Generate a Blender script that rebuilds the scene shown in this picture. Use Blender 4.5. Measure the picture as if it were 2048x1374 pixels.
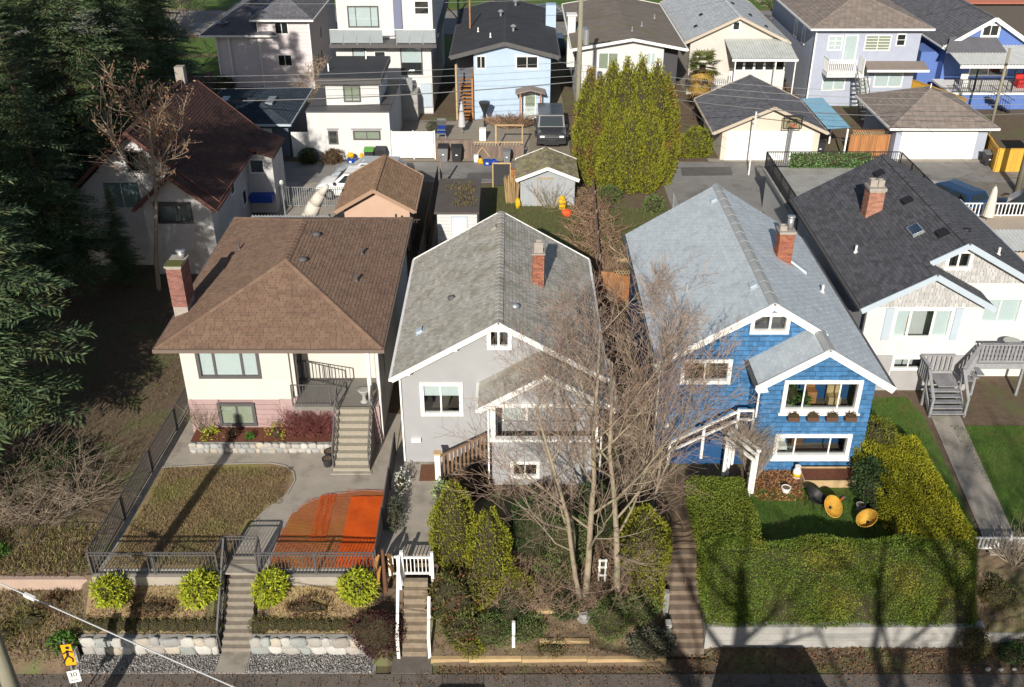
import bpy, math, random
import numpy as np
from mathutils import Vector, Matrix
random.seed(7); np.random.seed(7)
R = math.radians
for o in list(bpy.data.objects): bpy.data.objects.remove(o, do_unlink=True)
S = bpy.context.scene
COL = S.collection
# ---------------------------------------------------------------- camera, sky, sun, exposure
cam = bpy.data.cameras.new('camera'); camo = bpy.data.objects.new('camera', cam); COL.objects.link(camo)
camo.location = (0, 0, 23); camo.rotation_euler = (R(60), 0, 0)
cam.sensor_width = 36; cam.lens = 36 * 2000 / 2048; cam.clip_end = 3000; cam.clip_start = .1
S.camera = camo
SUN_EL, SUN_SLOPE = 26.0, 0.17            # shadows run away from the street, a little to the right
W = bpy.data.worlds.new('World'); S.world = W; W.use_nodes = True
nt = W.node_tree; bg = nt.nodes['Background']; sky = nt.nodes.new('ShaderNodeTexSky')
sky.sky_type = 'NISHITA'; sky.sun_disc = False; sky.sun_elevation = R(SUN_EL); sky.sun_rotation = math.pi + math.atan(SUN_SLOPE)
nt.links.new(sky.outputs[0], bg.inputs[0]); bg.inputs[1].default_value = 0.07
sl = bpy.data.lights.new('sun', 'SUN'); slo = bpy.data.objects.new('sun', sl); COL.objects.link(slo)
sl.energy = 5.0; sl.angle = R(.53); sl.color = (1, .94, .84)
ld = Vector((SUN_SLOPE, 1, -math.tan(R(SUN_EL)) * math.hypot(1, SUN_SLOPE)))
slo.rotation_euler = ld.to_track_quat('-Z', 'Y').to_euler(); slo.location = (-10, -40, 40)
S.view_settings.view_transform = 'Standard'; S.view_settings.look = 'None'
S.view_settings.exposure = 0.3; S.view_settings.gamma = 1.0; S.view_settings.use_curve_mapping = False
S.render.engine = 'CYCLES'
# ---------------------------------------------------------------- helpers
WM = {}
I4 = Matrix.Identity(4)
def place(o, parent=None, M=I4):
    COL.objects.link(o)
    if parent is not None:
        o.parent = parent; o.matrix_parent_inverse = WM[parent.name].inverted()
    o.matrix_basis = M; WM[o.name] = M.copy()
    return o
def tag(o, label=None, cat=None, group=None, kind=None):
    if label: o['label'] = label
    if cat: o['category'] = cat
    if group: o['group'] = group
    if kind: o['kind'] = kind
    return o
def thing(name, label, cat, loc=(0, 0, 0), group=None):
    o = bpy.data.objects.new(name, None); o.empty_display_size = .3
    place(o, None, Matrix.Translation(loc)); return tag(o, label, cat, group)
def copy_tree(o, M, label=None, parent=None, group=None):
    """a thing, its parts and their sub-parts, moved by world matrix M"""
    c = o.copy(); COL.objects.link(c)
    if parent is None:
        WM[c.name] = M @ WM[o.name]; c.matrix_basis = WM[c.name]
    else:
        c.parent = parent
        WM[c.name] = WM[o.name]
    if label: c['label'] = label
    if group: c['group'] = group
    for ch in o.children: copy_tree(ch, M, None, c)
    return c
class MB:
    def __init__(s): s.v = []; s.f = []
    def add(s, vs, fs):
        o = len(s.v); s.v += [tuple(p) for p in vs]; s.f += [tuple(i + o for i in f) for f in fs]; return s
    def box(s, x0, x1, y0, y1, z0, z1):
        return s.add([(x0,y0,z0),(x1,y0,z0),(x1,y1,z0),(x0,y1,z0),(x0,y0,z1),(x1,y0,z1),(x1,y1,z1),(x0,y1,z1)],
                     [(0,3,2,1),(4,5,6,7),(0,1,5,4),(1,2,6,5),(2,3,7,6),(3,0,4,7)])
    def prism(s, poly, vec):
        n = len(poly); p = [Vector(q) for q in poly]; v = Vector(vec)
        nn = Vector((0, 0, 0))
        for i in range(n): nn += p[i].cross(p[(i + 1) % n])
        if nn.dot(v) > 0: p.reverse()
        return s.add(p + [q + v for q in p], [tuple(range(n)), tuple(range(2 * n - 1, n - 1, -1))] +
                     [(i, i + n, (i + 1) % n + n, (i + 1) % n) for i in range(n)])
    def bar(s, p, q, w, h=None, up=(0, 0, 1)):
        M = barm(p, q, w, h or w, up)
        return s.add([M @ Vector(c) for c in UC], UF)
    def cyl(s, p, q, r0, r1=None, n=8, cap=True):
        p = Vector(p); q = Vector(q); r1 = r0 if r1 is None else r1
        d = (q - p)
        if d.length < 1e-6: return s
        d.normalize(); a = d.orthogonal().normalized(); b = d.cross(a)
        vs = []
        for c, r in ((p, r0), (q, r1)):
            for i in range(n):
                t = 2 * math.pi * i / n; vs.append(c + a * (r * math.cos(t)) + b * (r * math.sin(t)))
        fs = [(i, (i + 1) % n, (i + 1) % n + n, i + n) for i in range(n)]
        if cap: fs += [tuple(range(n - 1, -1, -1)), tuple(range(n, 2 * n))]
        return s.add(vs, fs)
    def path(s, pts, r, n=6):
        for a, b in zip(pts[:-1], pts[1:]): s.cyl(a, b, r, r, n, True)
        return s
    def lathe(s, c, prof, n=14, axis=None):
        vs = []; fs = []
        for r, z in prof:
            for i in range(n):
                t = 2 * math.pi * i / n; vs.append((c[0] + r * math.cos(t), c[1] + r * math.sin(t), c[2] + z))
        for k in range(len(prof) - 1):
            for i in range(n):
                j = (i + 1) % n; fs.append((k*n+i, k*n+j, (k+1)*n+j, (k+1)*n+i))
        fs.append(tuple(range(n - 1, -1, -1))); k = len(prof) - 1; fs.append(tuple(k*n+i for i in range(n)))
        return s.add(vs, fs)
    def quad(s, a, b, c, d): return s.add([a, b, c, d], [(0, 1, 2, 3)])
    def blob(s, c, r, n=10, m=7, jit=.12, seed=0):
        rnd = random.Random(seed); vs = []; fs = []
        for k in range(m + 1):
            ph = math.pi * k / m
            for i in range(n):
                t = 2 * math.pi * i / n; j = 1 + rnd.uniform(-jit, jit)
                vs.append((c[0] + r[0]*j*math.sin(ph)*math.cos(t), c[1] + r[1]*j*math.sin(ph)*math.sin(t), c[2] - r[2]*j*math.cos(ph)))
        for k in range(m):
            for i in range(n):
                q = (i + 1) % n; fs.append((k*n+i, k*n+q, (k+1)*n+q, (k+1)*n+i))
        return s.add(vs, fs)
    def build(s, name, mat, parent=None, smooth=False, kind=None):
        me = bpy.data.meshes.new(name); M = I4
        vs = s.v
        if parent is None and vs:
            a = np.array(vs); lo = a.min(0); hi = a.max(0); c = ((lo[0]+hi[0])/2, (lo[1]+hi[1])/2, lo[2])
            M = Matrix.Translation(c); vs = (a - np.array(c)).tolist()
        me.from_pydata(vs, [], s.f); me.materials.append(mat); me.update()
        if smooth: me.polygons.foreach_set('use_smooth', [True] * len(me.polygons))
        o = place(bpy.data.objects.new(name, me), parent, M)
        if kind: o['kind'] = kind
        return o
UC = [(-.5,-.5,-.5),(.5,-.5,-.5),(.5,.5,-.5),(-.5,.5,-.5),(-.5,-.5,.5),(.5,-.5,.5),(.5,.5,.5),(-.5,.5,.5)]
UF = [(0,3,2,1),(4,5,6,7),(0,1,5,4),(1,2,6,5),(2,3,7,6),(3,0,4,7)]
def barm(p, q, w, h, up=(0, 0, 1)):
    p = Vector(p); q = Vector(q); d = q - p; L = d.length; x = d / L
    u = Vector(up)
    if abs(x.dot(u)) > .98: u = Vector((0, 1, 0))
    y = u.cross(x).normalized(); z = x.cross(y); c = (p + q) / 2
    return Matrix(((x.x*L, y.x*w, z.x*h, c.x), (x.y*L, y.y*w, z.y*h, c.y), (x.z*L, y.z*w, z.z*h, c.z), (0, 0, 0, 1)))
_ub = {}
def ubox(mat):
    if mat.name not in _ub:
        me = bpy.data.meshes.new('unit_box'); me.from_pydata(UC, [], UF); me.materials.append(mat); _ub[mat.name] = me
    return _ub[mat.name]
def B(parent, name, mat, x0, x1, y0, y1, z0, z1):
    """a box-shaped piece as an object of its own, mesh data shared between alike pieces"""
    M = Matrix(((x1-x0, 0, 0, (x0+x1)/2), (0, y1-y0, 0, (y0+y1)/2), (0, 0, z1-z0, (z0+z1)/2), (0, 0, 0, 1)))
    return place(bpy.data.objects.new(name, ubox(mat)), parent, M)
def BAR(parent, name, mat, p, q, w, h=None, up=(0, 0, 1)):
    return place(bpy.data.objects.new(name, ubox(mat)), parent, barm(p, q, w, h or w, up))
def piece(parent, name, me, M): return place(bpy.data.objects.new(name, me), parent, M)
# ---------------------------------------------------------------- materials
_m = {}
def mat(name, c1, c2=None, scale=3., rough=.85, bump=0., bscale=60., rnd=0., hue=0., spec=.3, metal=0., stretch=(1, 1, 1), c3=None, s3=.5, t3=(.52, .62), det=4.):
    if name in _m: return _m[name]
    m = bpy.data.materials.new(name); m.use_nodes = True; _m[name] = m
    t = m.node_tree; b = t.nodes['Principled BSDF']; L = t.links.new
    b.inputs['Roughness'].default_value = rough; b.inputs['Metallic'].default_value = metal
    b.inputs['Specular IOR Level'].default_value = spec
    geo = t.nodes.new('ShaderNodeNewGeometry')
    mp = t.nodes.new('ShaderNodeMapping'); mp.inputs['Scale'].default_value = stretch; L(geo.outputs['Position'], mp.inputs['Vector'])
    def mixn(f, a, bb):
        n = t.nodes.new('ShaderNodeMix'); n.data_type = 'RGBA'
        if hasattr(f, 'name'): L(f, n.inputs[0])
        else: n.inputs[0].default_value = f
        for i, c in ((6, a), (7, bb)):
            if isinstance(c, tuple): n.inputs[i].default_value = (*c, 1)
            else: L(c, n.inputs[i])
        return n.outputs[2]
    col = c1
    if c2:
        nz = t.nodes.new('ShaderNodeTexNoise'); nz.inputs['Scale'].default_value = scale; nz.inputs['Detail'].default_value = det; nz.inputs['Roughness'].default_value = .65
        L(mp.outputs[0], nz.inputs['Vector'])
        r = t.nodes.new('ShaderNodeMapRange'); r.inputs[1].default_value = .3; r.inputs[2].default_value = .7; L(nz.outputs[0], r.inputs[0])
        col = mixn(r.outputs[0], c1, c2)
    if c3:
        nz = t.nodes.new('ShaderNodeTexNoise'); nz.inputs['Scale'].default_value = s3; nz.inputs['Detail'].default_value = 5; nz.inputs['Roughness'].default_value = .6
        L(mp.outputs[0], nz.inputs['Vector'])
        r = t.nodes.new('ShaderNodeMapRange'); r.inputs[1].default_value = t3[0]; r.inputs[2].default_value = t3[1]; L(nz.outputs[0], r.inputs[0])
        col = mixn(r.outputs[0], col, c3)
    if rnd:
        oi = t.nodes.new('ShaderNodeObjectInfo')
        ad = t.nodes.new('ShaderNodeMath'); ad.operation = 'ADD'; L(geo.outputs['Random Per Island'], ad.inputs[0]); L(oi.outputs['Random'], ad.inputs[1])
        fr = t.nodes.new('ShaderNodeMath'); fr.operation = 'FRACT'; L(ad.outputs[0], fr.inputs[0])
        mr = t.nodes.new('ShaderNodeMapRange'); mr.inputs[3].default_value = 1 - rnd; mr.inputs[4].default_value = 1 + rnd; L(fr.outputs[0], mr.inputs[0])
        hs = t.nodes.new('ShaderNodeHueSaturation'); L(mr.outputs[0], hs.inputs['Value'])
        if hue:
            m2 = t.nodes.new('ShaderNodeMath'); m2.operation = 'MULTIPLY'; L(fr.outputs[0], m2.inputs[0]); m2.inputs[1].default_value = 7.13
            f2 = t.nodes.new('ShaderNodeMath'); f2.operation = 'FRACT'; L(m2.outputs[0], f2.inputs[0])
            mh = t.nodes.new('ShaderNodeMapRange'); mh.inputs[3].default_value = .5 - hue; mh.inputs[4].default_value = .5 + hue; L(f2.outputs[0], mh.inputs[0]); L(mh.outputs[0], hs.inputs['Hue'])
        if isinstance(col, tuple): hs.inputs['Color'].default_value = (*col, 1)
        else: L(col, hs.inputs['Color'])
        col = hs.outputs[0]
    if isinstance(col, tuple): b.inputs['Base Color'].default_value = (*col, 1)
    else: L(col, b.inputs['Base Color'])
    if bump:
        nb = t.nodes.new('ShaderNodeTexNoise'); nb.inputs['Scale'].default_value = bscale; nb.inputs['Detail'].default_value = 3
        L(mp.outputs[0], nb.inputs['Vector'])
        bn = t.nodes.new('ShaderNodeBump'); bn.inputs['Strength'].default_value = bump; bn.inputs['Distance'].default_value = .02
        L(nb.outputs[0], bn.inputs['Height']); L(bn.outputs[0], b.inputs['Normal'])
    return m
def glass(name, tint=(.92, .95, .95), fac=.09):
    if name in _m: return _m[name]
    m = bpy.data.materials.new(name); m.use_nodes = True; _m[name] = m
    t = m.node_tree; t.nodes.clear(); o = t.nodes.new('ShaderNodeOutputMaterial'); mx = t.nodes.new('ShaderNodeMixShader')
    tr = t.nodes.new('ShaderNodeBsdfTransparent'); tr.inputs[0].default_value = (*tint, 1)
    g = t.nodes.new('ShaderNodeBsdfGlossy'); g.inputs['Roughness'].default_value = .03; g.inputs[0].default_value = (.9, .95, 1, 1)
    mx.inputs[0].default_value = fac
    t.links.new(tr.outputs[0], mx.inputs[1]); t.links.new(g.outputs[0], mx.inputs[2]); t.links.new(mx.outputs[0], o.inputs[0]); return m
WHITE = mat('white_paint', (.8,.79,.76), (.7,.69,.66), 2.5, .55)
WHITE2 = mat('white_stucco', (.59,.585,.58), (.53,.525,.52), 1.5, .9, .15, 90)
CREAM = mat('cream_stucco', (.58,.555,.515), (.53,.51,.47), 1.2, .92, .2, 90)
PINK = mat('mauve_siding', (.40,.285,.28), (.36,.25,.245), 2, .8, .05, 40, rnd=.05)
GREY = mat('grey_stucco', (.33,.335,.345), (.30,.305,.315), 1.3, .92, .25, 80)
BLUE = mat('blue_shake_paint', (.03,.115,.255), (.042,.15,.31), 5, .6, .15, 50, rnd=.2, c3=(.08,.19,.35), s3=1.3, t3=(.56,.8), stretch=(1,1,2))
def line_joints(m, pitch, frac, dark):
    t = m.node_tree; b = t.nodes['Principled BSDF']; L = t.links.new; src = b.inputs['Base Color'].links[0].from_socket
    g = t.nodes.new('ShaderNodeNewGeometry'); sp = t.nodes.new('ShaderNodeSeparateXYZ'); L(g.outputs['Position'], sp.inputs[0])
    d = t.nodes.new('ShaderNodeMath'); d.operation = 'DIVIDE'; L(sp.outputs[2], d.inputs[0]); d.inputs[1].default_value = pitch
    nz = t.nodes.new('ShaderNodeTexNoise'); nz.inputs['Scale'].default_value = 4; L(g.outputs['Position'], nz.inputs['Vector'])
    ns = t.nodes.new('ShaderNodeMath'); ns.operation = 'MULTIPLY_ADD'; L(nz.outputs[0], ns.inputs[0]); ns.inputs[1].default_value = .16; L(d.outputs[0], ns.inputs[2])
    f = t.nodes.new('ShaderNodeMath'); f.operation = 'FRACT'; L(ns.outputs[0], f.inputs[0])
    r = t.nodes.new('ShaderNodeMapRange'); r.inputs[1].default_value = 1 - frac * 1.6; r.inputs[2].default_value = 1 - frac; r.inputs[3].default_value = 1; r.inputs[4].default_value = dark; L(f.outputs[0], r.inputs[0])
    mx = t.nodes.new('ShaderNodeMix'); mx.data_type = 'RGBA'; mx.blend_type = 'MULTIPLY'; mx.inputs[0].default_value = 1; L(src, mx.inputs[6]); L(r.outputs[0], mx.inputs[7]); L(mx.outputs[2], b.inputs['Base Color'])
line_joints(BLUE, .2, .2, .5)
BLUEW = mat('blue_wall_paint', (.016,.065,.17), (.02,.075,.19), 4, .6)
BROWNROOF = mat('brown_shingle', (.19,.122,.085), (.225,.145,.10), 1.5, .92, .3, 120, rnd=.13, hue=.005, c3=(.165,.10,.075), s3=.8, t3=(.5,.75))
GREYROOF = mat('grey_shingle', (.39,.37,.33), (.315,.30,.265), 2.2, .92, .3, 120, rnd=.15, c3=(.25,.235,.175), s3=1.1, t3=(.5,.72), stretch=(1,1,1))
PALEROOF = mat('pale_blue_shingle', (.47,.52,.555), (.42,.465,.50), 1.1, .8, .2, 100, rnd=.07, c3=(.35,.39,.42), s3=1.6, t3=(.57,.75))
CHARROOF = mat('charcoal_shingle', (.072,.073,.083), (.09,.09,.10), 1.5, .9, .3, 120, rnd=.24)
DBROWNROOF = mat('dark_red_brown_shingle', (.075,.036,.028), (.055,.028,.024), 1.5, .9, .3, 100, rnd=.15)
TANROOF = mat('tan_shingle', (.30,.19,.115), (.25,.155,.095), 1.4, .92, .3, 110, rnd=.15)
TAUPEROOF = mat('taupe_shingle', (.25,.205,.18), (.205,.17,.145), 1.8, .92, .3, 110, rnd=.15)
SLATEROOF = mat('slate_grey_shingle', (.135,.135,.15), (.11,.11,.122), 1.5, .9, .3, 110, rnd=.17)
LGREYROOF = mat('light_grey_tile', (.42,.44,.46), (.36,.38,.40), 1.6, .8, .2, 100, rnd=.1)
NAVYROOF = mat('blue_black_shingle', (.04,.055,.075), (.03,.042,.058), 1.5, .9, .3, 110, rnd=.15)
TARROOF = mat('tar_gravel_roof', (.21,.175,.145), (.15,.13,.11), 1.2, .95, .5, 90, c3=(.16,.14,.06), s3=.35, t3=(.55,.72))
FELTROOF = mat('black_felt_roof', (.05,.052,.058), (.036,.037,.042), .8, .85, .2, 60)
DARKTRIM = mat('charcoal_metal', (.10,.095,.095), (.08,.078,.078), 3, .55)
BLACK = mat('black_metal', (.02,.02,.022), None, rough=.5)
GREYTRIM = mat('pale_blue_trim', (.42,.48,.54), (.38,.44,.5), 2, .6)
DECKGREY = mat('weathered_grey_deck', (.20,.20,.215), (.27,.27,.28), 6, .85, .3, 30, rnd=.12, stretch=(1,1,1))
WOODGREY = mat('weathered_fence_wood', (.22,.165,.135), (.15,.11,.09), 5, .9, .4, 25, rnd=.2, stretch=(1,1,.25))
CEDARWOOD = mat('cedar_board', (.40,.19,.075), (.30,.13,.05), 4, .8, .3, 30, rnd=.2, stretch=(1,1,.25))
YELLOWWOOD = mat('yellow_fence_stain', (.62,.36,.055), (.52,.29,.04), 3, .7, .2, 30, rnd=.08)
LUMBER = mat('pale_lumber', (.50,.36,.19), (.40,.28,.15), 4, .85, .3, 30, rnd=.15)
DARKWOOD = mat('dark_fence_wood', (.055,.042,.034), (.035,.028,.023), 4, .9, .3, 25, rnd=.2)
BRICK = mat('red_brick', (.30,.105,.06), (.22,.075,.045), 9, .9, .4, 60, rnd=.28, hue=.012)
PINKBRICK = mat('dull_pink_brick', (.25,.115,.095), (.20,.09,.075), 9, .9, .4, 60, rnd=.2)
MORTAR = mat('mortar', (.36,.32,.28), (.28,.25,.22), 6, .95, .3, 80)
CONC = mat('concrete', (.36,.32,.27), (.29,.26,.22), 1.6, .93, .25, 120, c3=(.19,.165,.135), s3=.8, t3=(.52,.72))
CONCPALE = mat('pale_concrete', (.37,.36,.335), (.29,.28,.265), 1.6, .93, .25, 120, c3=(.25,.24,.22), s3=1.1, t3=(.52,.7))
PINKCONC = mat('pinkish_concrete', (.42,.31,.25), (.36,.27,.22), 2, .93, .25, 120)
ASPH = mat('asphalt', (.25,.24,.225), (.20,.19,.18), 1.0, .93, .35, 150, c3=(.15,.14,.13), s3=.4, t3=(.52,.66))
WALK = mat('sidewalk_concrete', (.165,.14,.12), (.12,.105,.09), 2, .93, .3, 150, c3=(.10,.085,.075), s3=.9, t3=(.5,.68))
METAL = mat('galvanised_metal', (.45,.46,.47), (.36,.37,.38), 6, .4, metal=.6)
PLASTIC_G = mat('grey_bin_plastic', (.16,.165,.17), None, rough=.5)
PLASTIC_K = mat('black_bin_plastic', (.03,.03,.033), None, rough=.5)
PLASTIC_B = mat('blue_plastic', (.012,.05,.30), None, rough=.45)
PLASTIC_Y = mat('yellow_plastic', (.65,.38,.015), None, rough=.5)
PLASTIC_GR = mat('green_plastic', (.10,.32,.05), None, rough=.5)
PLASTIC_O = mat('orange_red_plastic', (.70,.10,.02), None, rough=.5)
ROOM = mat('room_wall', (.16,.13,.10), (.10,.08,.065), .9, .9)
ROOMK = mat('dark_room_wall', (.035,.033,.032), (.02,.02,.02), .9, .9)
BLIND = mat('white_blind', (.62,.66,.66), None, rough=.7)
BLINDG = mat('sage_blind', (.36,.37,.28), None, rough=.7)
CURTAIN = mat('grey_green_curtain', (.25,.32,.31), (.18,.24,.235), 3, .8, stretch=(6, 6, .2))
UNDER = mat('roof_underlay', (.055,.05,.046), None, rough=.95)
GLASS = glass('window_glass')
GLASSD = glass('dim_window_glass', (.5, .55, .58), .25)
FROST = mat('frosted_balcony_glass', (.30,.33,.35), (.26,.29,.31), 1, .25, spec=.6)
TERRA = mat('terracotta', (.32,.12,.06), None, rough=.8)
FABRICW = mat('off_white_canvas', (.60,.56,.49), (.52,.48,.42), 3, .9)
# ---------------------------------------------------------------- building helpers
CAMP = Vector((0, 0, 23))
def shingles(parent, P, U, V, rng, vmax, tw, ch, m, nind=0, name='shingle', thick=.02, jit=.0, holes=(), gap=.014):
    """tabs laid in courses on a plane; the nearest nind are objects, the rest one joined part"""
    P = Vector(P); U = Vector(U).normalized(); V = Vector(V).normalized(); N = U.cross(V)
    tabs = []
    k = 0; v0 = 0.
    while v0 < vmax - .02:
        v1 = min(v0 + ch, vmax); r0 = rng(v0 + .001); r1 = rng(v1 - .001)
        if r0 and r1:
            off = (k % 2) * tw * .5 + random.uniform(-.06, .06) * tw
            lo = min(r0[0], r1[0]); hi = max(r0[1], r1[1])
            u = lo - off
            while u < hi:
                w = tw * (1 if not jit else random.uniform(1 - jit, 1 + jit))
                a0, b0, a1, b1 = max(u, r0[0]), min(u + w, r0[1]), max(u, r1[0]), min(u + w, r1[1])
                um = u + w / 2; vm = (v0 + v1) / 2
                if b0 - a0 > .02 or b1 - a1 > .02:
                    if not any(h[0] < um < h[1] and h[2] < vm < h[3] for h in holes):
                        full = a0 == u == a1 and b0 == b1 == u + w
                        tabs.append((a0, max(b0, a0), a1, max(b1, a1), v0, v1, full, thick * random.uniform(.7, 1.35), v0 - (random.uniform(0, .14) * ch if jit else random.uniform(0, .05) * ch)))
                u += w
        v0 += ch; k += 1
    def verts(t):
        a0, b0, a1, b1, v0, v1, full, th, vb = t
        g = gap / 2
        q = lambda u, v, n: P + U * u + V * v + N * n
        return [q(a0+g, vb, th+.004), q(b0-g, vb, th+.004), q(b1-g, v1, .004), q(a1+g, v1, .004), q(a0+g, vb, .001), q(b0-g, vb, .001)]
    F = [(0, 1, 2, 3), (4, 5, 1, 0), (0, 3, 4), (1, 5, 2)]
    if nind:
        tabs.sort(key=lambda t: (P + U * ((t[0]+t[1])/2) + V * t[4] - CAMP).length)
        um = bpy.data.meshes.new(name); um.from_pydata([(0,0,1),(1,0,1),(1,1,.25),(0,1,.25),(0,0,0),(1,0,0)], [], F); um.materials.append(m)
        for t in tabs[:nind]:
            if t[6]:
                g = gap / 2; o = P + U * (t[0] + g) + V * t[8] + N * .001
                a = U * (t[1] - t[0] - gap); b = V * (t[5] - t[8]); c = N * t[7]
                piece(parent, name, um, Matrix(((a.x, b.x, c.x, o.x), (a.y, b.y, c.y, o.y), (a.z, b.z, c.z, o.z), (0, 0, 0, 1))))
            else:
                MB().add(verts(t), F).build(name, m, parent)
        tabs = tabs[nind:]
    if tabs:
        mb = MB()
        for t in tabs: mb.add(verts(t), F)
        mb.build(name + '_field', m, parent, kind='stuff')
def caps(parent, p, q, m, w=.16, step=.3, name='ridge_cap'):
    p = Vector(p); q = Vector(q); L = (q - p).length; d = (q - p) / L; s = Vector((d.y, -d.x, 0)).normalized(); n = max(1, int(L / step)); mb = MB()
    for i in range(n):
        a = p + d * (L * i / n); b = p + d * (L * (i + 1) / n + .02); u0 = Vector((0, 0, .052)); u1 = Vector((0, 0, .036)); dn = Vector((0, 0, -w * .42))
        mb.add([a - s*w + dn + u0, a + u0, a + s*w + dn + u0, b - s*w + dn + u1, b + u1, b + s*w + dn + u1], [(0, 1, 4, 3), (1, 2, 5, 4), (0, 2, 1)])
    return mb.build(name, m, parent)
def gable_roof(root, x0, x1, xr, ze, zr, y0, y1, m, tab=(.33, .145), nind=0, th=.14, fascia=WHITE, fh=.2, zeR=None, left=True, right=True, rngL=None, rngR=None, cap=True, jit=0, gutter=True):
    zR = ze if zeR is None else zeR
    mb = MB()
    aL = Vector((xr - x0, 0, zr - ze)); aR = Vector((xr - x1, 0, zr - zR))
    mb.prism([(x0, y0, ze), (xr, y0, zr), (x1, y0, zR), (x1, y0, zR - th), (xr, y0, zr - th), (x0, y0, ze - th)], (0, y1 - y0, 0))
    roof = mb.build('roof', UNDER if left else m, root)
    if left: shingles(roof, (x0, y1, ze), (0, -1, 0), aL, rngL or (lambda v: (0, y1 - y0)), aL.length, tab[0], tab[1], m, nind, jit=jit)
    if right: shingles(roof, (x1, y0, zR), (0, 1, 0), aR, rngR or (lambda v: (0, y1 - y0)), aR.length, tab[0], tab[1], m, nind // 2, jit=jit)
    if cap: caps(roof, (xr, y0, zr), (xr, y1, zr), m)
    if fascia:
        for yy in (y0 - .022, y1 + .022):
            BAR(root, 'fascia', fascia, (x0 - .03, yy, ze - fh * .35), (xr, yy, zr - fh * .35), .04, fh, (0, 0, 1))
            BAR(root, 'fascia', fascia, (xr, yy + .002, zr - fh * .35), (x1 + .03, yy + .002, zR - fh * .35), .04, fh, (0, 0, 1))
        if gutter:
            for xx, zz in ((x0 - .07, ze), (x1 + .07, zR)):
                MB().box(xx - .055, xx + .055, y0, y1, zz - .13, zz - .02).build('gutter', fascia, root)
    return roof
def hip_roof(root, x0, x1, y0, y1, ze, zr, m, tab=(.33, .145), nind=0, fascia=WHITE, ry=None, fh=.16, jit=0):
    xr = (x0 + x1) / 2; run = (x1 - x0) / 2
    ya, yb = ry if ry else (y0 + run, y1 - run)
    c = [(x0,y0,ze),(x1,y0,ze),(x1,y1,ze),(x0,y1,ze)]; a = (xr, ya, zr); b = (xr, yb, zr)
    mb = MB().add(c + [a, b] + [(p[0], p[1], p[2] - .12) for p in c], [(0,1,4),(1,2,5,4),(2,3,5),(3,0,4,5),(9,8,7,6),(0,6,7,1),(1,7,8,2),(2,8,9,3),(3,9,6,0)])
    roof = mb.build('roof', UNDER, root); rise = zr - ze
    W_, D_ = x1 - x0, y1 - y0
    f = math.hypot(ya - y0, rise); shingles(roof, c[0], (1, 0, 0), (0, ya - y0, rise), lambda v: (v / f * run, W_ - v / f * run), f, tab[0], tab[1], m, nind, jit=jit)
    s = math.hypot(run, rise)
    shingles(roof, c[1], (0, 1, 0), (-run, 0, rise), lambda v: (v / s * (ya - y0), D_ - v / s * (y1 - yb)), s, tab[0], tab[1], m, nind // 2, jit=jit)
    shingles(roof, c[3], (0, -1, 0), (run, 0, rise), lambda v: (v / s * (y1 - yb), D_ - v / s * (ya - y0)), s, tab[0], tab[1], m, nind // 2, jit=jit)
    k = math.hypot(y1 - yb, rise); shingles(roof, c[2], (-1, 0, 0), (0, yb - y1, rise), lambda v: (v / k * run, W_ - v / k * run), k, tab[0], tab[1], m, 0)
    for p, q in ((c[0], a), (c[1], a), (c[2], b), (c[3], b)): caps(roof, p, q, m, .13, name='hip_cap')
    if yb - ya > .1: caps(roof, a, b, m)
    if fascia:
        g = fh
        for n, bx in (('gutter', (x0-.09, x1+.09, y0-.09, y0-.002)), ('gutter', (x0-.09, x1+.09, y1+.002, y1+.09)), ('gutter', (x0-.09, x0-.002, y0, y1)), ('gutter', (x1+.002, x1+.09, y0, y1))):
            MB().box(*bx, ze - g, ze - .015).build(n, fascia, root)
    return roof
def topz(top, x):
    for (xa, za), (xb, zb) in zip(top[:-1], top[1:]):
        if xa - 1e-6 <= x <= xb + 1e-6: return za + (zb - za) * (x - xa) / (xb - xa)
    return top[-1][1]
def wall(parent, m, y, zb, top, holes=(), th=.15, name='wall'):
    """front wall facing the street at y; top is a polyline [(x,z)..], holes [(x0,x1,z0,z1)..] are left open"""
    xs = sorted(set([p[0] for p in top] + [h[0] for h in holes] + [h[1] for h in holes])); mb = MB()
    for xa, xb in zip(xs[:-1], xs[1:]):
        if xb - xa < 1e-4: continue
        hs = sorted([h for h in holes if h[0] < (xa + xb) / 2 < h[1]], key=lambda h: h[2]); z = zb
        for h in hs:
            if h[2] > z: mb.box(xa, xb, y, y + th, z, h[2])
            z = h[3]
        mb.prism([(xa, y, z), (xb, y, z), (xb, y, topz(top, xb - 1e-5)), (xa, y, topz(top, xa + 1e-5))], (0, th, 0))
    return mb.build(name, m, parent)
def body(parent, m, x0, x1, y0, y1, z0, z1, name='wall', gable=None):
    """the rest of the house shell behind the front wall"""
    mb = MB()
    mb.box(x0, x0 + .15, y0, y1, z0, z1); mb.box(x1 - .15, x1, y0, y1, z0, z1)
    if gable: mb.prism([(x0, y1 - .15, z0), (x1, y1 - .15, z0), (x1, y1 - .15, z1), (gable[0], y1 - .15, gable[1]), (x0, y1 - .15, z1)], (0, .148, 0))
    else: mb.box(x0 + .15, x1 - .15, y1 - .15, y1 - .002, z0, z1)
    return mb.build(name, m, parent)
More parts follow.
